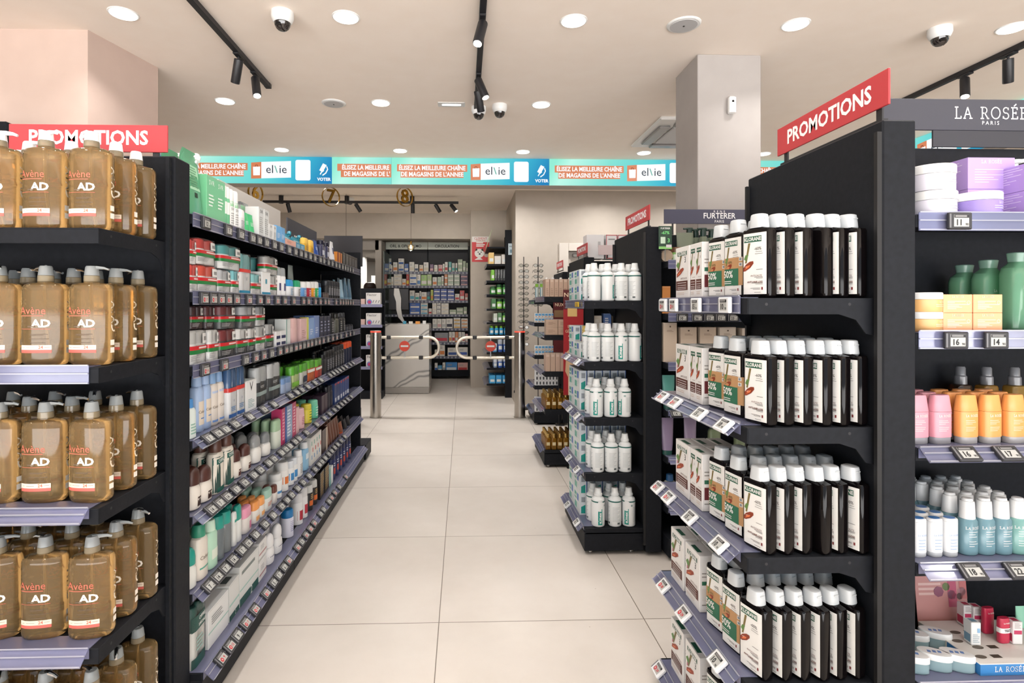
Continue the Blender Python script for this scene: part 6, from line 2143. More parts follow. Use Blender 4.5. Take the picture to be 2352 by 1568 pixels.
kd1, kd2 = lr_dropper('#8fbcca'), lr_dropper('#9ed6cf')
for j, px in enumerate((2221, 2260, 2299, 2337)):
    for r_ in range(5):
        dxp = 0 if r_ == 0 else -.006
        o = spawn(kd1 if j < 3 else kd2, (Xy(px, 1.445) + dxp * (r_ % 2), 1.445 + .047 * r_, G1Z[3] + .0026), radians(rng.uniform(-3, 10)), full=r_ == 0)
        reg(o, '%s serum bottle, white dropper cap' % ('pale blue' if j < 3 else 'mint'), '%s row, pastel shelf' % ORD[r_], j, 'from the post', 'serum bottles on the pastel shelves')
for j, px in enumerate((2126, 2158)):
    for r_ in range(2):
        o = spawn(kd1, (Xy(px, 1.445) + .03, 1.585 + .05 * r_, G1Z[3] + .0026), 0, full=False)
        reg(o, 'serum bottle with white cap behind the sticks', '%s row, pastel shelf' % ('near', 'far')[r_], j, 'from the post', 'serum bottles on the pastel shelves')

# bottom visible shelf: card, tray with testers, oval jars
zb5 = G1Z[4]
xa_, xb_ = Xy(2112, 1.62), Xy(2230, 1.62)
t = thing('display_card', 'pink leaflet card standing behind the tester tray', 'advertising card', ((xa_ + xb_) / 2, 1.625, zb5 + .003))
t.rotation_euler = (radians(-6), 0, 0)
wc_, hc_ = xb_ - xa_, .235
part('board', MB().box(-wc_ / 2, wc_ / 2, -.001, .001, 0, hc_, mat('#c88e8a', .5)), t)
ct = MB()
cf2 = lambda a, b: (a, -.0016, b)
ct.text('STICK LÈVRES', .0155, mat('#f3dcd8', .5), cf2, -wc_ * .22, hc_ * .86, .0, sx=.85)
ct.text('NOURRISSANT TEINTÉ', .0125, mat('#f3dcd8', .5), cf2, -wc_ * .15, hc_ * .77, .0, sx=.85)
ct.text('Rechargeable !', .0125, mat('#5c3230', .5), cf2, -wc_ * .2, hc_ * .66, .0, sx=.85, shear=.25)
for i in range(3):
    ct.patch(-wc_ * .44, wc_ * (.0 - .03 * i), hc_ * (.52 - .06 * i), hc_ * (.55 - .06 * i), mat('#e3bdb6', .5), lambda a, b: -.001, .0004, 1)
for (a, z, r_, cc) in ((.06, .62, .014, '#a67490'), (.10, .66, .012, '#a67490'), (-.01, .44, .016, '#93586e'), (.04, .40, .014, '#a86a84'), (.02, .50, .012, '#6a7a4a'), (.08, .44, .013, '#c08a92'), (.07, .38, .010, '#5a3a3a')):
    ct.disc((a * .8, -.0018, hc_ * z), r_, mat(cc, .5), 'y', 7)
ct.patch(wc_ * .14, wc_ * .29, hc_ * .60, hc_ * .98, mat('#d8d4d0', .4), lambda a, b: -.001, .0008, 1)
ct.patch(wc_ * .13, wc_ * .30, hc_ * .25, hc_ * .60, mat('#b84a6a', .4), lambda a, b: -.001, .0008, 1)
ct.patch(wc_ * .36, wc_ * .5, hc_ * .35, hc_ * 1.0, mat('#c46a6a', .4), lambda a, b: -.001, .0008, 1)
part('printing', ct, t)

xt = Xy(2252, 1.41)
t = thing('tester_tray', 'white tester tray with a blue front edge on the lowest pastel shelf', 'tray', (xt, 1.41, zb5 + .0028))
tr = MB().box(0, .30, 0, .20, 0, .030, mat('#e9e6e0', .45), .001)
tr.box(-.0004, .3004, -.0005, .0, .0, .0285, mat('#3a86c8', .45))
tr.box(-.0006, .0, 0, .1, 0, .0285, mat('#3a86c8', .45))
part('tray', tr, t)
tl = MB()
serif(tl, 'LA ROSÉE', .0125, TEXTW, lambda a, b: (a, -.0011, b), .080, .0165, .12)
for (a, b_) in ((.03, .03), (.06, .07), (.03, .10), (.06, .14)):
    tl.loft([(.0302, .03, .016), (.0305, .03, .016)], mat('#6a6258', .6), 2, 16, cx=a, cy=b_)
    tl.box(a + .03, a + .055, b_ - .006, b_ + .008, .0302, .0305, mat('#4a4238', .6))
part('printing', tl, t)
zt_ = zb5 + .0028 + .031
KT = prod('box', .026, .026, .062, '#e8e6e6', '#fff', (('p', -.4, .4, .45, .62, '#c03a62'), ('l', -.35, .35, .7, .95, 4, '#b0a8a8')), key='lip', side='#b83a58')
KT2 = prod('box', .026, .026, .062, '#e8eaea', '#fff', (('p', .1, .4, .55, .75, '#8ab4d8'), ('l', -.35, .35, .1, .5, 5, '#a8b8c0')), key='lip2', side='#7aa0b8')
for px, Y_, k, lb in ((2216, 1.585, KT, 'white lipstick carton with pink block by the pink card'), (2238, 1.575, KT, 'second lipstick carton with pink block, touching the first'), (2233, 1.50, KT2, 'white lipstick carton with blue ring on the tray'), (2328, 1.50, KT, 'lipstick carton with red top at the tray end')):
    z_ = zt_ - .0026 if Xy(px, Y_) > xt else zb5
    Xx = Xy(px, Y_)
    if Xx < xt + .014:
        Xx = xt + .016
        if 'first' in lb: Xx += .03
        if 'blue' in lb: Xx += .01
    o = spawn(k, (Xx, Y_, zt_ + .0006), radians(-4))
    o['label'] = lb
for px, Y_, hh, lb in ((2268, 1.545, .072, 'crimson lip tester tube without sticker'), (2304, 1.50, .068, 'red lip tester tube with a white TEST sticker')):
    s = [(0, .030, .016), (.003, .032, .018), (hh * .8, .032, .018), (hh, .031, .014)]
    b = MB().loft(s, mat('#c0304e', .25), 3, 24)
    sf = surf_of(s, 3)
    serif(b, 'LA ROSÉE', .003, WHITE, front(sf, .0006), .002, hh * .82, .15)
    pr = [('body', b, None)]
    if 'TEST' in lb:
        m_ = MB().loft([(hh * .42, .033, .019), (hh * .62, .033, .019)], mat('#f0eeee', .5), 3, 24, caps=False)
        m_.text('TEST', .009, INK, front(surf_of([(0, .033, .019), (1, .033, .019)], 3), .0005), .003, hh * .52, .03)
        pr.append(('sticker', m_, None))
    o = spawn(Kit('lip_tester', 'tester', pr), (Xy(px, Y_), Y_, zt_ + .0006), radians(5))
    o['label'] = lb
o = spawn(prod('tube', .034, .02, .06, '#8fd0b4', '#8fd0b4', ()), (Xy(2345, 1.57), 1.57, zt_ + .0006), 0)
o['label'] = 'mint green tester tube at the back of the tray'
b = MB().loft([(0, .070, .034), (.003, .076, .038), (.028, .076, .038)], film('#b4d4dc', .85, '#cfe6ec', .15, .4), 2, 36)
c = MB().loft([(.0285, .079, .041), (.041, .079, .041), (.044, .075, .038)], mat('#eef0f0', .3), 2, 36)
for i, (a, z) in enumerate(((-.012, -.004), (.0, .0), (.012, .004))):
    c.box(a - .004, a + .004, z - .005, z + .005, .0441, .0444, mat('#6a8cc4', .5))
k = Kit('oval_jar', 'jar', [('body', b, None), ('lid', c, None)])
n_ = 0
for px, Y_ in ((2090, 1.44), (2142, 1.445), (2194, 1.44), (2092, 1.535), (2144, 1.54)):
    o = spawn(k, (Xy(px, Y_) + .004, Y_, zb5 + .0026), radians(-28))
    n_ += 1
    reg(o, 'oval jar with pale blue body', '%s row, lowest pastel shelf' % ('front' if Y_ < 1.5 else 'back'), px, 'from the post', 'oval jars on the lowest pastel shelf')
for li, lst in {0: [(2199, '11')], 1: [(2191, '16'), (2283, '14')], 2: [(2216, '16'), (2312, '17')], 3: [(2230, '18'), (2336, '22')]}.items():
    tilt = li > 1
    for px, s in lst:
        yy = 1.392 - (.010 if not tilt else .0235)
        o = spawn(tagk('dark', s, '90'), (Xy(px, yy), yy, G1Z[li] - (.018 if not tilt else .012)), 0)
        if tilt:
            o.rotation_euler = (radians(-48), 0, 0)
        o['label'] = 'dark price tag reading %s on the %s pastel rail' % ({'11': 'eleven', '16': 'sixteen', '14': 'fourteen', '17': 'seventeen', '18': 'eighteen', '22': 'twenty-two'}[s], LV5[li])
        o['group'] = 'price tags on the pastel rails'

# ---- hair care stock behind the mouthwash bay
FY = 3.02


def fcard():
    b = MB().box(-.036, .036, -.002, .002, 0, .125, mat('#2c4a3a', .5))
    sf = lambda x, z: -.002
    b.text('FURTERER', .0135, TEXTW, front(sf, .0006), 0, .112, .01, sx=.85)
    b.text('-67%', .022, mat('#7fe08a', .5), front(sf, .0006), 0, .088, .03)
    b.patch(-.026, .0, .03, .066, mat('#cfe8d4', .5), sf, .0005, 1)
    b.text('3', .03, mat('#7fe08a', .5), front(sf, .0006), .018, .046, .02)
    b.patch(-.036, .036, .0, .014, mat('#8fcf7a', .5), sf, .0005, 1)
    b.patch(.004, .034, .008, .024, mat('#e0d8e0', .5), sf, .0008, 1)
    return b


zz = G2Z[0]
t = thing('offer_card', 'small dark green offer card with discount percent on hair shelf', 'card', (Xy(1531, 2.965), 2.985, zz + .068))
part('board', fcard(), t)
part('holder', MB().box(-.003, .003, .002, .006, -.0655, .06, CLEAR), t)
b = MB().loft([(-.022, .066, .066), (.022, .066, .066)], mat('#b8a48e', .4), 2, 28, M=Matrix.Rotation(pi / 2, 4, 'X'))
o = single('cream_jar', b, 'beige jar lid turned to the front under the green card', 'jar', (Xy(1530, 3.035), 3.045, zz + .0355))
put(prod('tube', .095, .05, .165, film('#a9b4a0', .5, '#cdd6c4', .12, .4), '#8d9a84', ()), 1573, 3.06, zz, 0, 'pale translucent tube with crimped top on hair shelf')
put(prod('jar', .06, .06, .08, '#7fae5c', '#6a4a34', (('p', -.4, .4, .1, .5, '#dfe6da'),)), 1553, 3.04, zz, 0, 'green jar with brown lid beside the green offer card')
gm = mat('#17352e', .3)
for j, px in enumerate((1583, 1598, 1615, 1634)):
    Y_ = 3.12 + .05 * (j % 2)
    b = MB().loft([(0, .05, .05), (.004, .054, .054), (.135, .054, .054), (.15, .04, .04)], film('#9aa690', .6, '#c0cab4', .1, .4), 2, 20)
    c = MB().loft([(.15, .03, .03), (.17, .034, .034), (.19, .03, .03), (.192, .046, .03), (.2, .042, .026)], gm, 2, 18).tube([(0, 0, .196), (-.035, -.006, .194)], .006, gm, 6)
    o = spawn(Kit('pump_bottle', 'bottle', [('body', b, None), ('pump', c, None)]), (Xy(px, Y_), Y_, zz + .0026))
    reg(o, 'clear bottle with dark green pump', 'top hair care shelf', j, 'from the mouthwash bay', 'green pump bottles on the hair shelf')
BG = '#c9b8a6'
kbg = prod('box', .075, .07, .22, BG, '#fff', (('p', -.05, .05, .88, .92, '#5a4a3c'), ('l', -.25, .25, .78, .84, 2, '#9a8878')), key='f1')
for j, (px, li, w_, h) in enumerate(((1534, 2, .075, .215), (1576, 2, .09, .19), (1620, 2, .09, .19), (1665, 2, .09, .19), (1715, 2, .085, .185))):
    k = prod('box', w_, .07, h, BG if j < 3 else '#d6cabc', '#fff', (('p', -.05, .05, .88, .92, '#5a4a3c'), ('l', -.25, .25, .76, .82, 2, '#9a8878')), key='f%d' % j)
    o = put(k, px, FY + .02, G2Z[li])
    reg(o, 'beige hair care carton', 'third hair care shelf', j, 'from the mouthwash bay', 'beige hair cartons')
o = put(prod('box', .045, .05, .15, '#c08048', '#fff', (('p', -.1, .4, .05, .35, '#e6ddd0'),)), 1527, FY + .02, G2Z[1], 0, 'narrow copper orange carton by the mouthwash bay post')
for j, px in enumerate((1550, 1575, 1600, 1628, 1660, 1690, 1722)):
    k = prod(('box', 'tall', 'tube')[j % 3], .06, .04, .05 if j % 3 == 0 else .14, ('#b8a088', '#2c2a2c', '#3a2228')[j % 3], '#1c1c1e', ())
    o = put(k, px, FY + .1, G2Z[1], 0)
    reg(o, ('low brown carton', 'dark bottle', 'dark tube')[j % 3] + ' in shade', 'second hair care shelf', j, 'from the mouthwash bay', 'dark hair products')
for li, arr in {3: [(1535, 'tube', '#5fa39a', '#2b5a52', .185, 'teal tube'), (1590, 'tube', '#77aea4', '#2b5a52', .185, 'pale teal tube'), (1650, 'tall', '#c9b8a6', '#3a3a3a', .18, 'beige bottle'), (1710, 'tall', '#b9a8a6', '#3a3a3a', .18, 'taupe bottle')],
                4: [(1532, 'tube', '#9a8aa8', '#2b5a52', .20, 'mauve tube'), (1585, 'tube', '#a898b4', '#2b5a52', .20, 'lilac grey tube'), (1640, 'tall', '#8a9a78', '#2b4a32', .18, 'moss green bottle'), (1700, 'tall', '#8a9a78', '#2b4a32', .18, 'olive bottle')],
                5: [(1538, 'tall', '#d8d6c8', '#2a5a8a', .16, 'cream bottle with blue cap'), (1585, 'tall', '#6a8a9a', '#2a5a8a', .16, 'blue grey bottle'), (1640, 'box', '#c9c0b4', '#fff', .15, 'pale carton'), (1690, 'box', '#b9b0a4', '#fff', .15, 'grey beige carton')]}.items():
    for px, kd, bc, cc, h, nm in arr:
        o = put(prod(kd, .07, .045, h, bc, cc, ()), px, FY + .01, G2Z[li], 0, '%s on the %s hair care shelf' % (nm, LVL[li]))
for px, s in ((1566, '30'), (1601, '36'), (1629, '23'), (1655, '21'), (1683, '23'), (1714, '36')):
    o = spawn(tagk('dark', s, '90'), (Xy(px, 2.95), 2.95, G2Z[1] - .018), 0)
    reg(o, 'dark price tag reading %s' % {'30': 'thirty', '36': 'thirty-six', '23': 'twenty-three', '21': 'twenty-one'}[s], 'second hair care rail', px, 'from the mouthwash bay', 'price tags on the hair care rail')
o = spawn(tagk('dark', '14', '90'), (Xy(1553, 2.935), 2.9365, G2Z[3] - .012), 0)
o.rotation_euler = (radians(-48), 0, 0)
o['label'] = 'dark price tag reading fourteen on the tilted hair rail'

# ---- stock of the cross shelf further back, and the white cartons on top of it
for li in range(4):
    for j in range(5):
        cc = ['#6aa69a', '#b0523a', '#d8d2c6', '#4a6aa0', '#c8a070', '#e0e0e0'][(li * 2 + j) % 6]
        nmc = {'#6aa69a': 'sea green', '#b0523a': 'rust red', '#d8d2c6': 'cream', '#4a6aa0': 'denim blue', '#c8a070': 'tan', '#e0e0e0': 'light grey'}[cc]
        o = spawn(prod('box', .07, .06, .15 + .02 * (j % 3), cc, '#fff', (('l', -.3, .3, .5, .8, 3, '#f0f0f0'),)), (1.17 + .085 * j, 4.83, G3Z[li] + .0026), 0)
        reg(o, '%s carton in the gap behind mouthwash' % nmc, '%s back shelf' % LV5[li], j, 'from the walkway', 'cartons behind the mouthwash bay')
Yt = 4.90
for j, (pa, pb_, red) in enumerate(((1343, 1383, 0), (1387, 1413, 1), (1414, 1438, 1))):
    xa_, xb_ = Xy(pa, Yt), Xy(pb_, Yt)
    sf = lambda x, z: -.07
    w_ = xb_ - xa_ - .003
    b = MB().box(-w_ / 2, w_ / 2, -.07, .07, 0, .21, mat('#e9e8e8', .5), .001)
    if red:
        for a0, a1, z0, z1 in ((-.5, .5, .96, 1.0), (-.5, .5, 0, .04), (-.5, -.44, 0, 1), (.44, .5, 0, 1)):
            b.patch(a0 * w_, a1 * w_, z0 * .21, z1 * .21, mat('#c96a70', .5), sf, .0005, 1)
        b.patch(-w_ * .3, w_ * .3, .165, .175, mat('#8a8a8a', .5), sf, .0008, 1)
    else:
        b.patch(w_ * .15, w_ * .3, .1, .15, mat('#bbbbbb', .5), sf, .0008, 1)
    single('carton', b, ['big white carton on top of the back shelves, plain', 'white carton with red outline, middle of the top three', 'white carton with red outline touching the black panel'][j], 'box', ((xa_ + xb_) / 2, Yt, 1.7825))
t = thing('blank_sign', 'blank pinkish card held before the white cartons', 'sign', (Xy(1396, 4.76), 4.765, 1.79))
part('board', MB().box(-.082, .082, -.002, .002, .02, .105, mat('#d9c6c6', .5), .001), t)
part('holder', MB().box(-.004, .004, .002, .02, -.0075, .06, BLK), t)


# ================================================================== gates across the walkway
def bollard(x, y, lab, sx):
    t = thing('gate_post', lab, 'gate post', (x, y, 0))
    part('column', MB().loft([(0, .134, .134), (.503, .134, .134), (.503, .130, .130), (.507, .130, .130), (.507, .134, .134), (1.012, .134, .134), (1.014, .130, .130), (1.016, .130, .130), (1.016, .134, .134), (1.045, .134, .134)], STEEL, 2, 40), t)
    part('foot_ring', MB().loft([(0, .15, .15), (.006, .15, .15), (.008, .14, .14)], STEEL, 2, 32), t)
    part('light_ring', MB().loft([(1.0455, .128, .128), (1.058, .128, .128)], mat('#ff4030', .4, emit=2.2), 2, 36), t)
    part('lid', MB().loft([(1.0585, .134, .134), (1.066, .13, .13)], STEEL, 2, 36), t)
    pk_ = MB()
    for z_ in (.97, .30):
        pk_.box(sx * .064, sx * .074, -.012, .012, z_, z_ + .03, BLK, .002)
    part('key_switch', pk_, t)
    return t


bollard(-1.075, 6.86, 'brushed steel gate post on the shelf side with red light ring', 1)
bollard(.696, 6.81, 'brushed steel gate post on the eyeglass side with red light ring', -1)


def gate(xp, yg, sx, lab):
    """U-shaped swing bar from the post toward the middle of the walkway"""
    t = thing('swing_gate', lab, 'gate', (xp, yg, .86))
    zu, zl, xe = .122, -.128, .775
    r_ = (zu - zl) / 2
    pts = [(sx * .072, 0, zu), (sx * .3, 0, zu), (sx * (xe - r_), 0, zu)]
    for k in range(1, 12):
        a = pi / 2 - pi * k / 12
        pts.append((sx * (xe - r_ + r_ * cos(a)), 0, (zu + zl) / 2 + r_ * sin(a)))
    pts += [(sx * (xe - r_), 0, zl), (sx * .3, 0, zl), (sx * .072, 0, zl)]
    part('bar', MB().tube(pts, .018, mat('#e6e0d2', .25, .6), 16), t)
    for q in (.16, .555):
        for zz in (zu, zl):
            part('clamp', MB().box(sx * q - .026, sx * q + .026, -.023, .023, zz - .023, zz + .023, BLK, .006), t)
    s_ = MB().loft([(-.002, .128, .128), (.002, .128, .128)], mat('#e04a34', .45), 2, 36, M=Matrix.Translation((sx * (.355 if sx > 0 else .36), -.021, .015)) @ Matrix.Rotation(pi / 2, 4, 'X'))
    sgn = part('no_entry_sign', s_, t)
    cx = sx * (.355 if sx > 0 else .36)
    part('white_bar', MB().box(cx - .046, cx + .046, -.0245, -.0232, .004, .026, WHITE), sgn)
    part('bracket', MB().box(cx - .006, cx + .006, -.018, .002, zl, zu, mat('#b8bcc0', .2), .001), t)
    return t


gate(-1.075, 6.86, 1, 'swing gate bar with red disc, hinged on the shelf side post')
gate(.696, 6.81, -1, 'swing gate bar with red disc, hinged on the eyeglass side post')


# ================================================================== marble counter
def marble():
    m = bpy.data.materials.new('veined_marble')
    m.use_nodes = True
    nt = m.node_tree
    b = nt.nodes['Principled BSDF']
    L = nt.links.new
    tc = nt.nodes.new('ShaderNodeTexCoord')
    mp = nt.nodes.new('ShaderNodeMapping')
    mp.inputs['Rotation'].default_value = (0, radians(28), 0)
    mp.inputs['Location'].default_value = (.35, 0, .12)
    n = nt.nodes.new('ShaderNodeTexNoise')
    n.inputs['Scale'].default_value = 2.2
    n.inputs['Detail'].default_value = 6
    wv = nt.nodes.new('ShaderNodeTexWave')
    wv.bands_direction = 'Z'
    wv.inputs['Scale'].default_value = .62
    wv.inputs['Distortion'].default_value = 3.2
    wv.inputs['Detail'].default_value = 3
    wv.inputs['Detail Scale'].default_value = 1.6
    r = nt.nodes.new('ShaderNodeValToRGB')
    e = r.color_ramp.elements
    e[0].position = 0.0; e[0].color = (*lin('#c9c5bf'), 1)
    e[1].position = 1.0; e[1].color = (*lin('#d0ccc6'), 1)
    for p, c in ((.90, '#cbc7c1'), (.94, '#a9a6a2'), (.97, '#7f7e7d'), (.985, '#a9a6a2')):
        k = e.new(p); k.color = (*lin(c), 1)
    L(tc.outputs['Object'], mp.inputs[0]); L(mp.outputs[0], wv.inputs['Vector'])
    L(wv.outputs[0], r.inputs[0])
    mx = nt.nodes.new('ShaderNodeMix'); mx.data_type = 'RGBA'; mx.blend_type = 'MULTIPLY'
    mx.inputs[0].default_value = .25
    L(tc.outputs['Object'], n.inputs['Vector'])
    L(r.outputs[0], mx.inputs[6]); L(n.outputs[0], mx.inputs[7])
    L(mx.outputs[2], b.inputs['Base Color'])
    b.inputs['Roughness'].default_value = .2
    return m


MAR = marble()
ct_ = thing('service_counter', 'grey veined marble service counter behind the gates', 'counter', (-.9, 8.68, 0))
part('body', MB().box(-.75, .37, 0, .62, .10, 1.075, MAR, .006), ct_)
part('plinth', MB().box(-.75, .37, -.006, .62, .004, .099, mat('#a5a09a', .35), .004), ct_)
part('shadow_gap', MB().box(-.74, .36, .012, .6, 0.0, .004, BLACKIN), ct_)
part('worktop', MB().box(-.74, .365, .01, .60, 1.0755, 1.083, MAR, .002), ct_)

# screen seen from behind on its curved white stand
X_ = Xy(917, 8.95)
mo = thing('monitor', 'black monitor seen from behind on a curved pale stand', 'monitor', (X_, 8.95, 1.084))
part('display', MB().box(-.17, .15, .0, .03, .22, .56, mat('#1a1a1d', .4), .006), mo)
sp_ = [(.10, .0), (.09, .03), (.05, .12), (.03, .25), (.035, .40), (.0, .56), (-.075, .565), (-.08, .46), (-.045, .35), (-.04, .22), (-.01, .1), (.06, .02)]
part('stand', MB().prism(sp_[::-1], -.05, -.012, mat('#b9b6b2', .3)), mo)
part('foot', MB().box(-.02, .13, -.08, .06, 0, .008, mat('#b9b6b2', .3), .003), mo)
# bits and pieces on the counter
for j, (px, w_, h, cc, ds) in enumerate(((868, .05, .05, '#3a1a1e', 'dark red small box'), (884, .09, .035, '#2a2a2c', 'black card terminal'), (930, .05, .045, '#4aa0c0', 'blue small box'), (944, .06, .04, '#e6e2dc', 'white small box'), (960, .07, .04, '#e8a04a', 'orange small box'), (975, .05, .05, '#e6e6e6', 'pale small box'))):
    k = prod('box', w_, .05, h, cc, '#fff', (), key='ctr%d' % j)
    o = spawn(k, (max(Xy(px, 8.85), -1.6), 8.82, 1.0835), 0)
    o['label'] = ds + ' lying on the marble counter'

# glass screen between counter and rack
gp = thing('glass_screen', 'upright greenish glass screen at the counter end', 'glass screen', (Xy(884, 8.9), 8.9, 1.084))
part('pane', MB().box(-.006, .006, -.12, .75, 0.0, 1.15, film('#a9c0b8', .22, '#cfe4dc', .03, .5)), gp)
part('clamp', MB().box(-.02, .02, -.02, .04, -.0005, .04, STEEL, .003), gp)

# counter display rack with white boxed goods
RY = 8.2
rx0, rx1 = -1.85, Xy(878, RY)
rk = thing('display_rack', 'black display rack with white boxed goods left of the counter', 'shelves', ((rx0 + rx1) / 2, RY + .3, 0))
hw = (rx1 - rx0) / 2
part('back_panel', MB().box(-hw, hw, 0, .02, .02, 1.635, BLACK, .002), rk)
part('end_panel', MB().box(hw - .02, hw, -.04, -.001, .02, 1.635, BLACK, .002), rk)
part('base', MB().box(-hw, hw, -.3, -.001, 0, .1, BLACK, .002), rk)
RZ = [1.385, 1.085, .77, .47]
for z in RZ:
    s_ = part('shelf', MB().box(-hw, hw, -.3, -.001, z - .02, z, BLACK, .001), rk)
    part('price_rail', MB().box(-hw, hw, -.306, -.301, z - .035, z + .008, mat('#8b8ba8', .3)), s_)
wb = MB().box(-.105, .105, -.06, .06, 0, .175, mat('#dcdad8', .5), .001)
sf = lambda x, z: -.06
wb.text('Flector', .055, INK, front(sf, .001), -.02, .145, .0, sx=.9)
wb.disc((-.055, -.0612, .042), .038, mat('#7a86c4', .5), 'y', 18)
wb.disc((-.055, -.0616, .038), .024, mat('#c23a6a', .5), 'y', 16)
for a in (.0, .04, .08):
    wb.poly([(a - .01, .03), (a, .028), (a + .014, .065), (a + .006, .07)], mat('#6a6a6e', .5), sf, .0006)
KFL = Kit('carton', 'box', [('box', wb, None)])
for i, z in enumerate(RZ):
    o = spawn(KFL, (rx1 - .135, RY + .075, z + .001), 0)
    o['label'] = 'white carton with blue and red dot, %s rack shelf' % LV5[i]
    if i < 2:
        o = spawn(prod('box', .14, .05, .085, '#d9b8b0', '#fff', (), key='pinkc'), (rx1 - .33, RY + .06, z + .001), 0)
        o['label'] = 'pale pink card box on the %s rack shelf' % LV5[i]

# floor stand with hanging goods past the aisle end
fs = thing('floor_stand', 'narrow black floor stand with red and blue packs past the aisle end', 'shelves', (-1.42, 6.30, 0))
part('base', MB().box(-.2, .235, -.16, .2, .03, .19, BLACK, .006), fs)
part('back_panel', MB().box(-.18, .17, .10, .13, .19, 1.34, BLACK, .003), fs)
part('post', MB().box(.205, .235, -.0, .13, .19, 1.34, BLACK, .003), fs)
for sx in (-.15, .2):
    part('foot', MB().loft([(0, .04, .04), (.03, .03, .03)], STEEL, 2, 12, cx=sx, cy=-.1), fs)
FZ = [1.02, .74, .46, .20]
for z in FZ[:3]:
    part('shelf', MB().box(-.18, .204, -.12, .099, z - .015, z, BLACK, .001), fs)
for i, z in enumerate(FZ):
    for j in range(2):
        cc = [('#e9e6e2', '#3aa6d0'), ('#e9e6e2', '#d0302e'), ('#dfe6ea', '#c83a34'), ('#eceae6', '#2f8fc8')][(i + j) % 4]
        k = prod('box', .11, .06, .15 + .02 * ((i + j) % 2), cc[0], '#fff', (('p', -.48, .48, .1, .45, cc[1]), ('p', -.4, .2, .75, .9, '#d0302e'), ('l', -.3, .3, .5, .7, 2, '#8a8a8a')), key='fs%d' % ((i + j) % 4))
        o = spawn(k, (-1.42 + .01 + .13 * j, 6.20, z + .001), radians(8))
        o['label'] = '%s pack %s on the floor stand, %s level' % (('white and blue', 'white and red', 'pale red panel', 'white and deep blue')[(i + j) % 4], ('next to the shelving', 'by the gate post')[j], LV5[i])


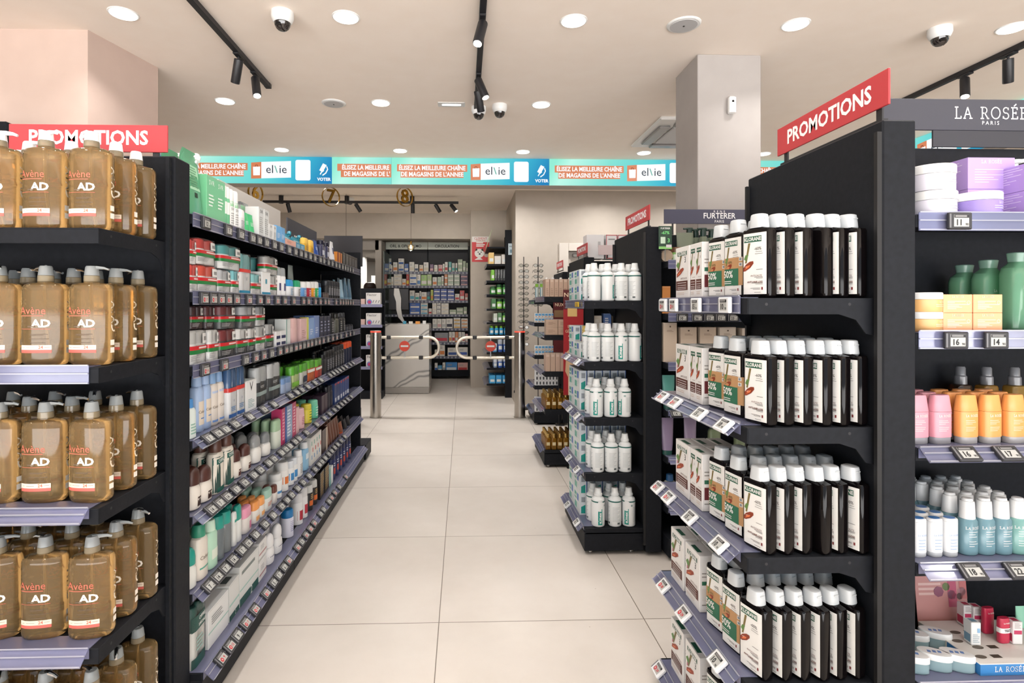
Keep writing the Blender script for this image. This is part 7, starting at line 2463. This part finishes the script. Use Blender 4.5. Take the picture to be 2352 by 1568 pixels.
# ================================================================== person behind the rack
def person():
    t = thing('person', 'person with dark hair standing behind the display rack, only head top visible', 'person', (-1.60, 9.58, 0), radians(8))
    top = Zp(649, -1.7, 9.75)
    s = top / 1.72
    SK, CLO = mat('#b98a6e', .5), mat('#e8e8ea', .7)
    P = {'pel': (0, 0, .95), 'wst': (0, 0, 1.08), 'chs': (0, .01, 1.28), 'nck': (0, .0, 1.42), 'nk2': (0, -.01, 1.49), 'hd': (0, -.012, 1.57), 'hd2': (0, -.008, 1.66)}
    vs, es, rs = [], [], []

    def ch(pts, parent=None):
        prev = parent
        for p, r in pts:
            vs.append(tuple(c * s for c in p)); rs.append(r * s)
            i = len(vs) - 1
            if prev is not None:
                es.append((prev, i))
            prev = i
        return prev
    ch([((0, 0, .95), .15)])
    a = ch([((0, 0, 1.08), .125)], 0)
    b = ch([((0, .01, 1.28), .15)], a)
    c = ch([((0, .0, 1.42), .075), ((0, -.01, 1.47), .052), ((0, -.012, 1.55), .068), ((0, -.005, 1.64), .085)], b)
    for sx in (-1, 1):
        ch([((sx * .15, .01, 1.38), .06), ((sx * .2, .02, 1.34), .052), ((sx * .23, .02, 1.08), .04), ((sx * .235, -.05, .86), .03), ((sx * .235, -.07, .79), .022)], b)
        hand = len(vs) - 1
        for q in range(4):
            ch([((sx * (.225 + .003 * q), -.05 - .017 * q, .745), .009), ((sx * (.215 + .004 * q), -.055 - .016 * q, .70), .0085), ((sx * (.215 + .004 * q), -.055 - .014 * q, .67 + .004 * abs(q - 1)), .008)], hand)
        ch([((sx * .215, -.115, .77), .010), ((sx * .205, -.13, .74), .009)], hand)
        ch([((sx * .09, 0, .86), .10), ((sx * .1, -.01, .50), .062), ((sx * .1, .02, .09), .042), ((sx * .1, -.1, .035), .034)], 0)
    me = bpy.data.meshes.new('person_body')
    me.from_pydata(vs, es, [])
    o = link('body', me, t)
    me.materials.append(SK)
    md = o.modifiers.new('skin', 'SKIN')
    md.use_smooth_shade = True
    for i, r in enumerate(rs):
        v = me.skin_vertices[0].data[i]
        v.radius = (r, r * (.72 if i < 3 else 1))
        v.use_root = (i == 0)
    o.modifiers.new('sub', 'SUBSURF').levels = 1
    o.modifiers['sub'].render_levels = 2
    # white coat over the torso, trousers
    ct = MB()
    ct.loft([(z * s, w_ * s, d_ * s) for z, w_, d_ in ((.55, .44, .34), (.8, .42, .32), (1.08, .36, .28), (1.3, .43, .30), (1.40, .36, .24), (1.45, .17, .15))], CLO, 2.3, 28)
    part('coat', ct, t)
    for sx in (-1, 1):
        sl = MB().tube([tuple(c * s for c in p) for p in ((sx * .16, .01, 1.39), (sx * .21, .02, 1.33), (sx * .235, .02, 1.08), (sx * .236, -.045, .87))], [.07 * s, .066 * s, .056 * s, .044 * s], CLO, 16)
        part('sleeve', sl, t)
        part('trouser_leg', MB().tube([tuple(c * s for c in p) for p in ((sx * .09, 0, .88), (sx * .1, -.01, .50), (sx * .1, .02, .08))], [.115 * s, .08 * s, .06 * s], mat('#2b2d38', .7), 16), t)
    f = MB()
    for sx in (-1, 1):
        f.loft([(1.575 * s, .018 * s, .008 * s), (1.581 * s, .02 * s, .01 * s)], mat('#2a1c14', .4), 2, 10, cx=sx * .03 * s, cy=-.088 * s)
        f.tube([tuple(c * s for c in p) for p in ((sx * .05, -.08, 1.598), (sx * .03, -.088, 1.602), (sx * .014, -.087, 1.598))], .003, mat('#1c120e', .6), 6)
    f.loft([(1.535 * s, .03 * s, .02 * s), (1.545 * s, .034 * s, .028 * s), (1.575 * s, .014 * s, .016 * s)], SK, 2, 12, cy=-.086 * s)
    f.loft([(1.512 * s, .03 * s, .01 * s), (1.52 * s, .038 * s, .012 * s)], mat('#a0544c', .5), 2, 12, cy=-.078 * s)
    part('face', f, t)
    for sx in (-1, 1):
        part('ear', MB().loft([(1.55 * s, .012 * s, .03 * s), (1.575 * s, .02 * s, .04 * s), (1.6 * s, .014 * s, .032 * s)], SK, 2, 12, cx=sx * .088 * s), t)
    h = MB()
    rows, N = [], 24
    H = mat('#2a1a16', .45)
    sec = [(1.72, .05, .06, .01), (1.708, .14, .16, .012), (1.68, .19, .205, .018), (1.64, .212, .225, .03), (1.60, .215, .20, .05), (1.54, .21, .17, .065), (1.47, .2, .13, .075), (1.43, .17, .1, .08)]
    h.loft([(z * s, w_ * s, d_ * s, 0, cy * s) for z, w_, d_, cy in sec][::-1], H, 2.1, 28)
    part('hair', h, t)


person()

# ================================================================== pharmacy wall unit at the back
UY = 10.4
ux0, ux1 = -1.44, .118
un = thing('wall_shelving', 'tall dark pharmacy wall unit behind the counter', 'shelves', ((ux0 + ux1) / 2, UY + .3, 0))
hw = (ux1 - ux0) / 2
part('back_panel', MB().box(-hw, hw, 0, .02, .1, 2.48, mat('#2a2a2e', .6)), un)
for sx in (-hw, hw - .025, -.0125 - .02):
    part('upright', MB().box(sx, sx + .025, -.03 if abs(sx) < .1 else -.30, -.001, .1, 2.48, BLACK, .001), un)
part('plinth', MB().box(-hw, hw, -.31, -.001, .055, .17, BLACK, .002), un)
UZ = [1.37 + (702 - py) / 1275 * 10.38 for py in (624, 656, 690, 722, 754, 786, 818, 853)]
for z in UZ:
    s_ = part('shelf', MB().box(-hw + .026, hw - .026, -.30, -.001, z - .016, z, BLACK), un)
    r_ = MB().box(-hw + .026, hw - .026, -.306, -.3005, z - .045, z + .004, mat('#55566a', .35))
    for q in range(22):
        xx = -hw + .05 + q * (2 * hw - .1) / 21
        r_.box(xx - .012, xx + .012, -.309, -.3062, z - .038, z - .006, mat('#a9aab2', .5))
    part('price_rail', r_, s_)
hz0 = 1.37 + (702 - 573) / 1275 * 10.38
hd = thing('header_sign', 'pale grey-green header sign with two department names over the wall unit', 'sign', ((ux0 + ux1) / 2, UY - .01, hz0))
for a, b_, s_ in ((-hw, -.004, 'ORL & OPHTALMO'), (.004, hw - .03, 'CIRCULATION')):
    bd = part('board', MB().box(a, b_, -.006, .006, 0, .135, mat('#c6cabc', .4), .001), hd)
    part('lettering', MB().text(s_, .075, mat('#2e302c', .5), lambda a_, z: (a_, -.0068, z), (a + b_) / 2 - .02, .06, .015, sx=.92), bd)
part('bracket', MB().box(-hw, -hw + .02, .006, .31, .02, .04, BLK).box(hw - .02, hw, .006, .31, .02, .04, BLK), hd)

# stock: (x0, x1, top, colour, accent, number of tiers) in the zoomed strip of the photo per shelf
W_, CR_, GN_, BL_, OR_, RD_, PK_, TL_ = '#e6e2da', '#ded2bc', '#a9b89a', '#2f5fa8', '#e08a4a', '#c84040', '#d8a8a8', '#3aa6a0'
STOCK = [
    (280, [(320, 355, 215, W_, PK_, 1), (360, 405, 185, W_, OR_, 1), (412, 470, 148, W_, BL_, 2), (472, 515, 200, BL_, W_, 1), (522, 572, 182, W_, CR_, 1), (575, 613, 205, W_, '#3a4a6a', 1), (622, 662, 212, CR_, OR_, 1), (665, 716, 185, W_, CR_, 1),
           (728, 765, 205, '#6a3a6a', PK_, 1), (770, 806, 212, W_, CR_, 1), (812, 855, 210, PK_, RD_, 1), (857, 876, 200, W_, GN_, 1), (878, 908, 182, W_, RD_, 1), (915, 945, 180, TL_, W_, 1), (948, 980, 192, '#b9c0b6', TL_, 1), (984, 1004, 192, W_, TL_, 1), (1008, 1055, 155, GN_, '#e6e9d8', 2), (1058, 1088, 172, GN_, W_, 1), (1092, 1112, 190, GN_, W_, 1)]),
    (418, [(322, 365, 330, W_, CR_, 1), (368, 448, 300, W_, CR_, 3), (450, 490, 350, W_, OR_, 1), (492, 520, 302, '#c23a2e', '#e8c83a', 1), (524, 598, 300, W_, BL_, 2), (600, 636, 305, W_, '#5a8ac0', 1), (640, 700, 310, '#9cc46a', W_, 1), (702, 748, 305, '#b4cc8a', W_, 1), (755, 800, 332, W_, OR_, 1),
           (804, 843, 330, '#c6d8c4', GN_, 1), (845, 868, 318, W_, GN_, 1), (874, 906, 298, OR_, W_, 2), (908, 966, 295, '#b6c4b0', W_, 3), (970, 1028, 292, '#b6c4b0', W_, 3), (1034, 1112, 300, '#4a3a5a', PK_, 3)]),
    (562, [(526, 576, 462, W_, '#6ab4d0', 1), (580, 622, 485, W_, TL_, 1), (624, 640, 468, W_, BL_, 1), (642, 698, 478, W_, OR_, 1), (700, 732, 475, '#3a4a5a', TL_, 1), (736, 762, 455, '#b8c44a', OR_, 1), (766, 832, 445, '#24459a', W_, 3), (835, 900, 445, '#24459a', W_, 3), (903, 974, 448, '#24459a', W_, 3), (980, 1025, 495, W_, RD_, 1), (1028, 1075, 462, RD_, W_, 1), (1080, 1110, 490, '#c06a5a', W_, 1)]),
    (700, [(526, 632, 585, '#3a6ac0', W_, 2), (636, 708, 585, W_, '#5ab4d8', 3), (715, 748, 640, W_, RD_, 1), (752, 795, 585, W_, CR_, 3), (797, 838, 580, W_, '#8a8a8a', 3), (842, 918, 588, W_, CR_, 3), (925, 992, 652, GN_, W_, 1), (995, 1062, 632, GN_, W_, 2), (1066, 1100, 625, GN_, W_, 1)]),
    (840, [(755, 800, 745, W_, '#c0c0c0', 1), (802, 845, 745, W_, PK_, 1), (847, 890, 745, W_, '#c0c0c0', 1), (892, 958, 742, W_, '#3a3a4a', 1), (966, 1036, 735, W_, '#e0a83a', 3), (1042, 1112, 740, W_, '#e08a3a', 3)]),
    (984, [(776, 912, 888, '#8a8a90', '#c83a4a', 1), (918, 948, 880, W_, OR_, 1), (950, 980, 880, W_, RD_, 1), (982, 1012, 880, OR_, W_, 1), (1014, 1044, 880, W_, OR_, 1), (1046, 1080, 882, W_, RD_, 1), (1082, 1112, 900, PK_, W_, 1)]),
    (1125, [(776, 822, 1060, W_, RD_, 1), (824, 880, 1008, W_, OR_, 1), (905, 1004, 1040, W_, '#3a5aa0', 1), (1008, 1112, 1036, W_, '#4a6ac0', 1)]),
    (1268, [(776, 806, 1185, W_, BL_, 1), (808, 850, 1210, '#4a9ac8', W_, 1), (854, 884, 1180, W_, '#a0a0a0', 1), (886, 1002, 1178, '#3a8ad0', '#dfe6ea', 1), (1006, 1112, 1182, '#d8a8a0', '#c23a3a', 1)]),
]
CN = {W_: 'white', CR_: 'cream', GN_: 'sage green', BL_: 'blue', OR_: 'orange', RD_: 'red', PK_: 'pink', TL_: 'teal'}
ORDS = ['top', 'second', 'third', 'fourth', 'fifth', 'sixth', 'seventh', 'bottom']
for li, (yb_, lst) in enumerate(STOCK):
    for (a, b_, tp, c1, c2_, tiers) in lst:
        xa_, xb_ = Xy(820 + a / 4.355, UY), Xy(820 + b_ / 4.355, UY)
        xa_, xb_ = max(xa_, ux0 + .03), min(xb_, ux1 - .03)
        h = (yb_ - tp) / 4.355 / 1275 * 10.38
        h = min(h, (UZ[li - 1] - UZ[li] - .03) if li else .3) / tiers
        k = prod('box', xb_ - xa_ - .004, .12, h - .001, c1, '#fff', (('p', -.42, .42, .15, .45, c2_), ('l', -.35, .3, .6, .85, 2, '#9a9a94')), name='medicine_box')
        for q in range(tiers):
            o = spawn(k, ((xa_ + xb_) / 2, UY + .07, UZ[li] + .0015 + q * h), 0)
            n1, n2 = CN.get(c1, 'dark' if c1 in ('#3a4a5a', '#4a3a5a', '#6a3a6a') else 'tinted'), CN.get(c2_, 'patterned')
            reg(o, '%s medicine box with %s print' % (n1, n2), '%s pharmacy shelf' % ORDS[li] + ((', ' + ('lower', 'middle', 'upper')[q] + ' tier') if tiers > 1 else ''), xa_, 'from the glass screen', 'medicine boxes on the pharmacy wall')

# poster on the pier
xa_, xb_ = Xy(1084, 9.29), Xy(1123.5, 9.29)
za_, zc_ = Zp(601, .2, 9.29), Zp(543, .2, 9.29)
po_ = thing('poster', 'red and white poster with a cartoon style pet on the pier', 'poster', ((xa_ + xb_) / 2, 9.297, za_))
w_, h_ = (xb_ - xa_) / 2, zc_ - za_
part('sheet', MB().box(-w_, w_, -.0015, .0015, 0, h_, mat('#cf3238', .45)), po_)
pr = MB()
s0 = lambda a, b: -.0015
pr.patch(-w_, w_, h_ * .78, h_, mat('#eceae8', .5), s0, .0005, 1)
pr.text('CLEMENT', .05, mat('#cf3238', .5), front(s0, .001), .0, h_ * .92, .0)
pr.text('THEKAN', .04, mat('#cf3238', .5), front(s0, .001), .0, h_ * .84, .0)
for i, (e, z) in enumerate(((.3, .73), (.5, .66), (.36, .60))):
    pr.patch(-w_ * .5, w_ * e, h_ * z, h_ * z + .018, mat('#f4e6e4', .5), s0, .0005, 1)
pr.loft([(-.0005, .16, .15), (.0005, .16, .15)], mat('#ece8e4', .5), 2, 18, M=Matrix.Translation((-.02, -.0025, h_ * .34)) @ Matrix.Rotation(pi / 2, 4, 'X'))
pr.loft([(-.0005, .09, .1), (.0005, .09, .1)], mat('#b8aca4', .5), 2, 14, M=Matrix.Translation((.1, -.0025, h_ * .30)) @ Matrix.Rotation(pi / 2, 4, 'X'))
pr.poly([(-.09, h_ * .42), (-.05, h_ * .46), (-.07, h_ * .56)], mat('#4a3a34', .5), s0, .0015)
pr.poly([(.01, h_ * .46), (.05, h_ * .42), (.04, h_ * .56)], mat('#4a3a34', .5), s0, .0015)
pr.disc((-.04, -.0042, h_ * .38), .01, INK, 'y', 10).disc((.01, -.0042, h_ * .38), .01, INK, 'y', 10).disc((-.015, -.0042, h_ * .31), .016, INK, 'y', 10)
pr.poly([(-.1, h_ * .08), (-.02, h_ * .2), (.04, h_ * .08)], mat('#ece8e4', .5), s0, .0014)
part('printing', pr, po_)

# ================================================================== green product wall beside the gate
GX, GY = .684, 8.29
gu = thing('wall_shelving', 'narrow black wall unit of green and blue goods behind the gate', 'shelves', (.724, 9.22, 0), -pi / 2)
Lw = 9.22 - GY
part('back_panel', MB().box(0, Lw, -.04, -.001, .02, 2.50, BLACK, .001), gu)
part('end_panel', MB().box(Lw, Lw + .03, -.10, -.0015, .0, 2.50, BLACK, .002), gu)
GZ = [1.996, 1.748, 1.545, 1.325, 1.12, .93, .675, .45, .21]
for i, z in enumerate(GZ):
    z = 1.37 + (702 - (606, 644, 676, 709, 740, 769, 809, 845, 881)[i]) / 1275 * 8.3
    GZ[i] = z
    shelf(gu, .005, Lw - .02, .33, z, 'flat' if i < 4 else 'tilt', back=-.041, bracket=False, thick=.03)
t = thing('header_sign', 'pale green slanted header over the green product wall', 'sign', (.52, 8.75, 2.26))
part('board', MB().add([(-.17, -.44, 0), (-.17, .44, 0), (-.09, .44, .26), (-.09, -.44, .26), (-.165, -.44, -.002), (-.165, .44, -.002), (-.085, .44, .258), (-.085, -.44, .258)],
                       [(0, 3, 2, 1), (4, 5, 6, 7), (0, 1, 5, 4), (3, 7, 6, 2), (0, 4, 7, 3), (1, 2, 6, 5)], mat('#b4c49c', .4)), t)
part('hood', MB().box(-.16, .162, -.44, .44, -.03, -.006, BLACK, .002), t)
t = thing('notice_board', 'small pale blue notice fixed on the black end of the green wall', 'notice', (Xy(1176, 8.24), 8.25, Zp(585, .7, 8.24)))
nb = MB().box(-.055, .055, -.004, .004, 0, .17, mat('#c4d6de', .4))
nb.patch(-.03, .03, .03, .08, mat('#6a8a9a', .5), lambda a, b: -.004, .0006, 1).patch(-.04, .04, .12, .13, mat('#6a7a84', .5), lambda a, b: -.004, .0006, 1)
part('board', nb, t)
part('mount', MB().box(-.005, .005, .0042, .012, .02, .1, BLK), t)
GI = [
    [('box', .10, .14, '#e6dfd6', '#fff'), ('box', .10, .12, '#e8e4de', '#fff'), ('box', .08, .17, '#e6c27a', '#fff')],
    [('box', .035, .17, '#2a2e30', '#fff')] * 5 + [('box', .05, .16, '#7cc43a', '#fff')],
    [('can', .085, .15, '#4a9a4a', '#2a5a34'), ('can', .085, .15, '#6ab04a', '#2a5a34'), ('can', .085, .12, '#3f8a44', '#2a5a34')],
    [('can', .08, .15, '#5aa848', '#24502e'), ('can', .09, .15, '#8ac850', '#24502e'), ('box', .07, .15, '#3f7a44', '#fff')],
    [('can', .09, .14, '#7cc050', '#24502e'), ('box', .06, .14, '#5a8a5a', '#fff'), ('box', .06, .13, '#cfd8c8', '#fff')],
    [('tall', .065, .13, '#2a9ad0', '#8ac43a')] * 4,
    [('stick', .075, .19, '#3a6ac0', '#c8ced6'), ('stick', .075, .19, '#2f5ab4', '#b8c0cc'), ('stick', .075, .13, '#5aa0d8', '#dfe4e8')],
    [('stick', .075, .15, '#2f62c0', '#d0d6e0'), ('stick', .075, .15, '#2f62c0', '#d0d6e0'), ('stick', .06, .13, '#8fa6c8', '#d0d6e0')],
    [('box', .09, .12, '#2f9ad8', '#fff'), ('box', .09, .12, '#2f9ad8', '#fff'), ('box', .09, .12, '#3aa4dc', '#fff')],
]
cnm = {'#e6dfd6': 'pale carton', '#e8e4de': 'ivory carton', '#e6c27a': 'yellow carton', '#2a2e30': 'black blister card', '#7cc43a': 'lime card', '#4a9a4a': 'green can', '#6ab04a': 'leaf green can', '#3f8a44': 'dark green can',
       '#5aa848': 'mid green can', '#8ac850': 'bright lime can', '#3f7a44': 'deep green carton', '#7cc050': 'apple green can', '#5a8a5a': 'dull green carton', '#cfd8c8': 'pale green carton', '#2a9ad0': 'blue bottle with green cap',
       '#3a6ac0': 'blue pack', '#2f5ab4': 'royal blue pack', '#5aa0d8': 'light blue pack', '#2f62c0': 'cobalt blue pack', '#8fa6c8': 'grey blue pack', '#2f9ad8': 'azure carton', '#3aa4dc': 'sky blue carton'}
for li, lst in enumerate(GI):
    for r_ in range(3):
        x_ = .675
        for j, (kd, w_, h, c1, c2_) in enumerate(lst):
            x_ -= w_ / 2
            k = prod(kd, w_ * .95, min(w_, .07), h, c1, c2_, (('p', -.35, .35, .2, .5, '#e6ecea'),) if kd != 'box' or w_ > .04 else (('l', -.4, .4, .2, .9, 6, '#b0b4b4'),))
            o = spawn(k, (x_, 8.345 + .13 * r_, GZ[li] + .0026), 0, full=r_ == 0)
            reg(o, cnm[c1], '%s row, %s green wall shelf' % (('front', 'middle', 'back')[r_], (ORDS[:7] + ['eighth', 'lowest'])[li]), -x_, 'from the panel', 'goods on the green wall')
            x_ -= w_ / 2 + .006

# wall cabinet left of the pier with a pale sign
cb = thing('wall_cabinet', 'black cabinet against the pink pier behind the pump bottles', 'cabinet', (-2.95, 3.12, 0))
part('carcass', MB().box(-.6, .56, -.14, .165, 0, 2.335, BLACK, .004), cb)
t = thing('header_board', 'pale lettered board on the black cabinet behind the pump bottles', 'sign', (-2.98, 2.96, 2.10))
part('board', MB().box(-.5, .33, -.005, .005, 0, .16, mat('#cfcac4', .5), .001), t)
part('lettering', MB().text('HYGIENE & SOIN', .085, INK, lambda a, b: (a, -.0058, b), -.05, .075, .01), t)
part('mount', MB().box(-.4, -.38, .005, .0195, .02, .1, BLK).box(.2, .22, .005, .0195, .02, .1, BLK), t)

# stored things in the bright back room
sb = thing('storage_cabinet', 'white cabinet in the bright room behind the dispensary', 'cabinet', (-1.72, 11.9, 0))
part('carcass', MB().box(-.2, .26, -.25, .25, 0, 2.0, mat('#dedad4', .5), .004), sb)
o = spawn(prod('box', .30, .2, .26, '#cfccc6', '#fff', (('l', -.3, .3, .3, .6, 3, '#8a8a8a'),), key='stor'), (-1.7, 11.85, 2.001), 0)
o['label'] = 'grey storage carton on the white cabinet in the back room'

finish_labels()
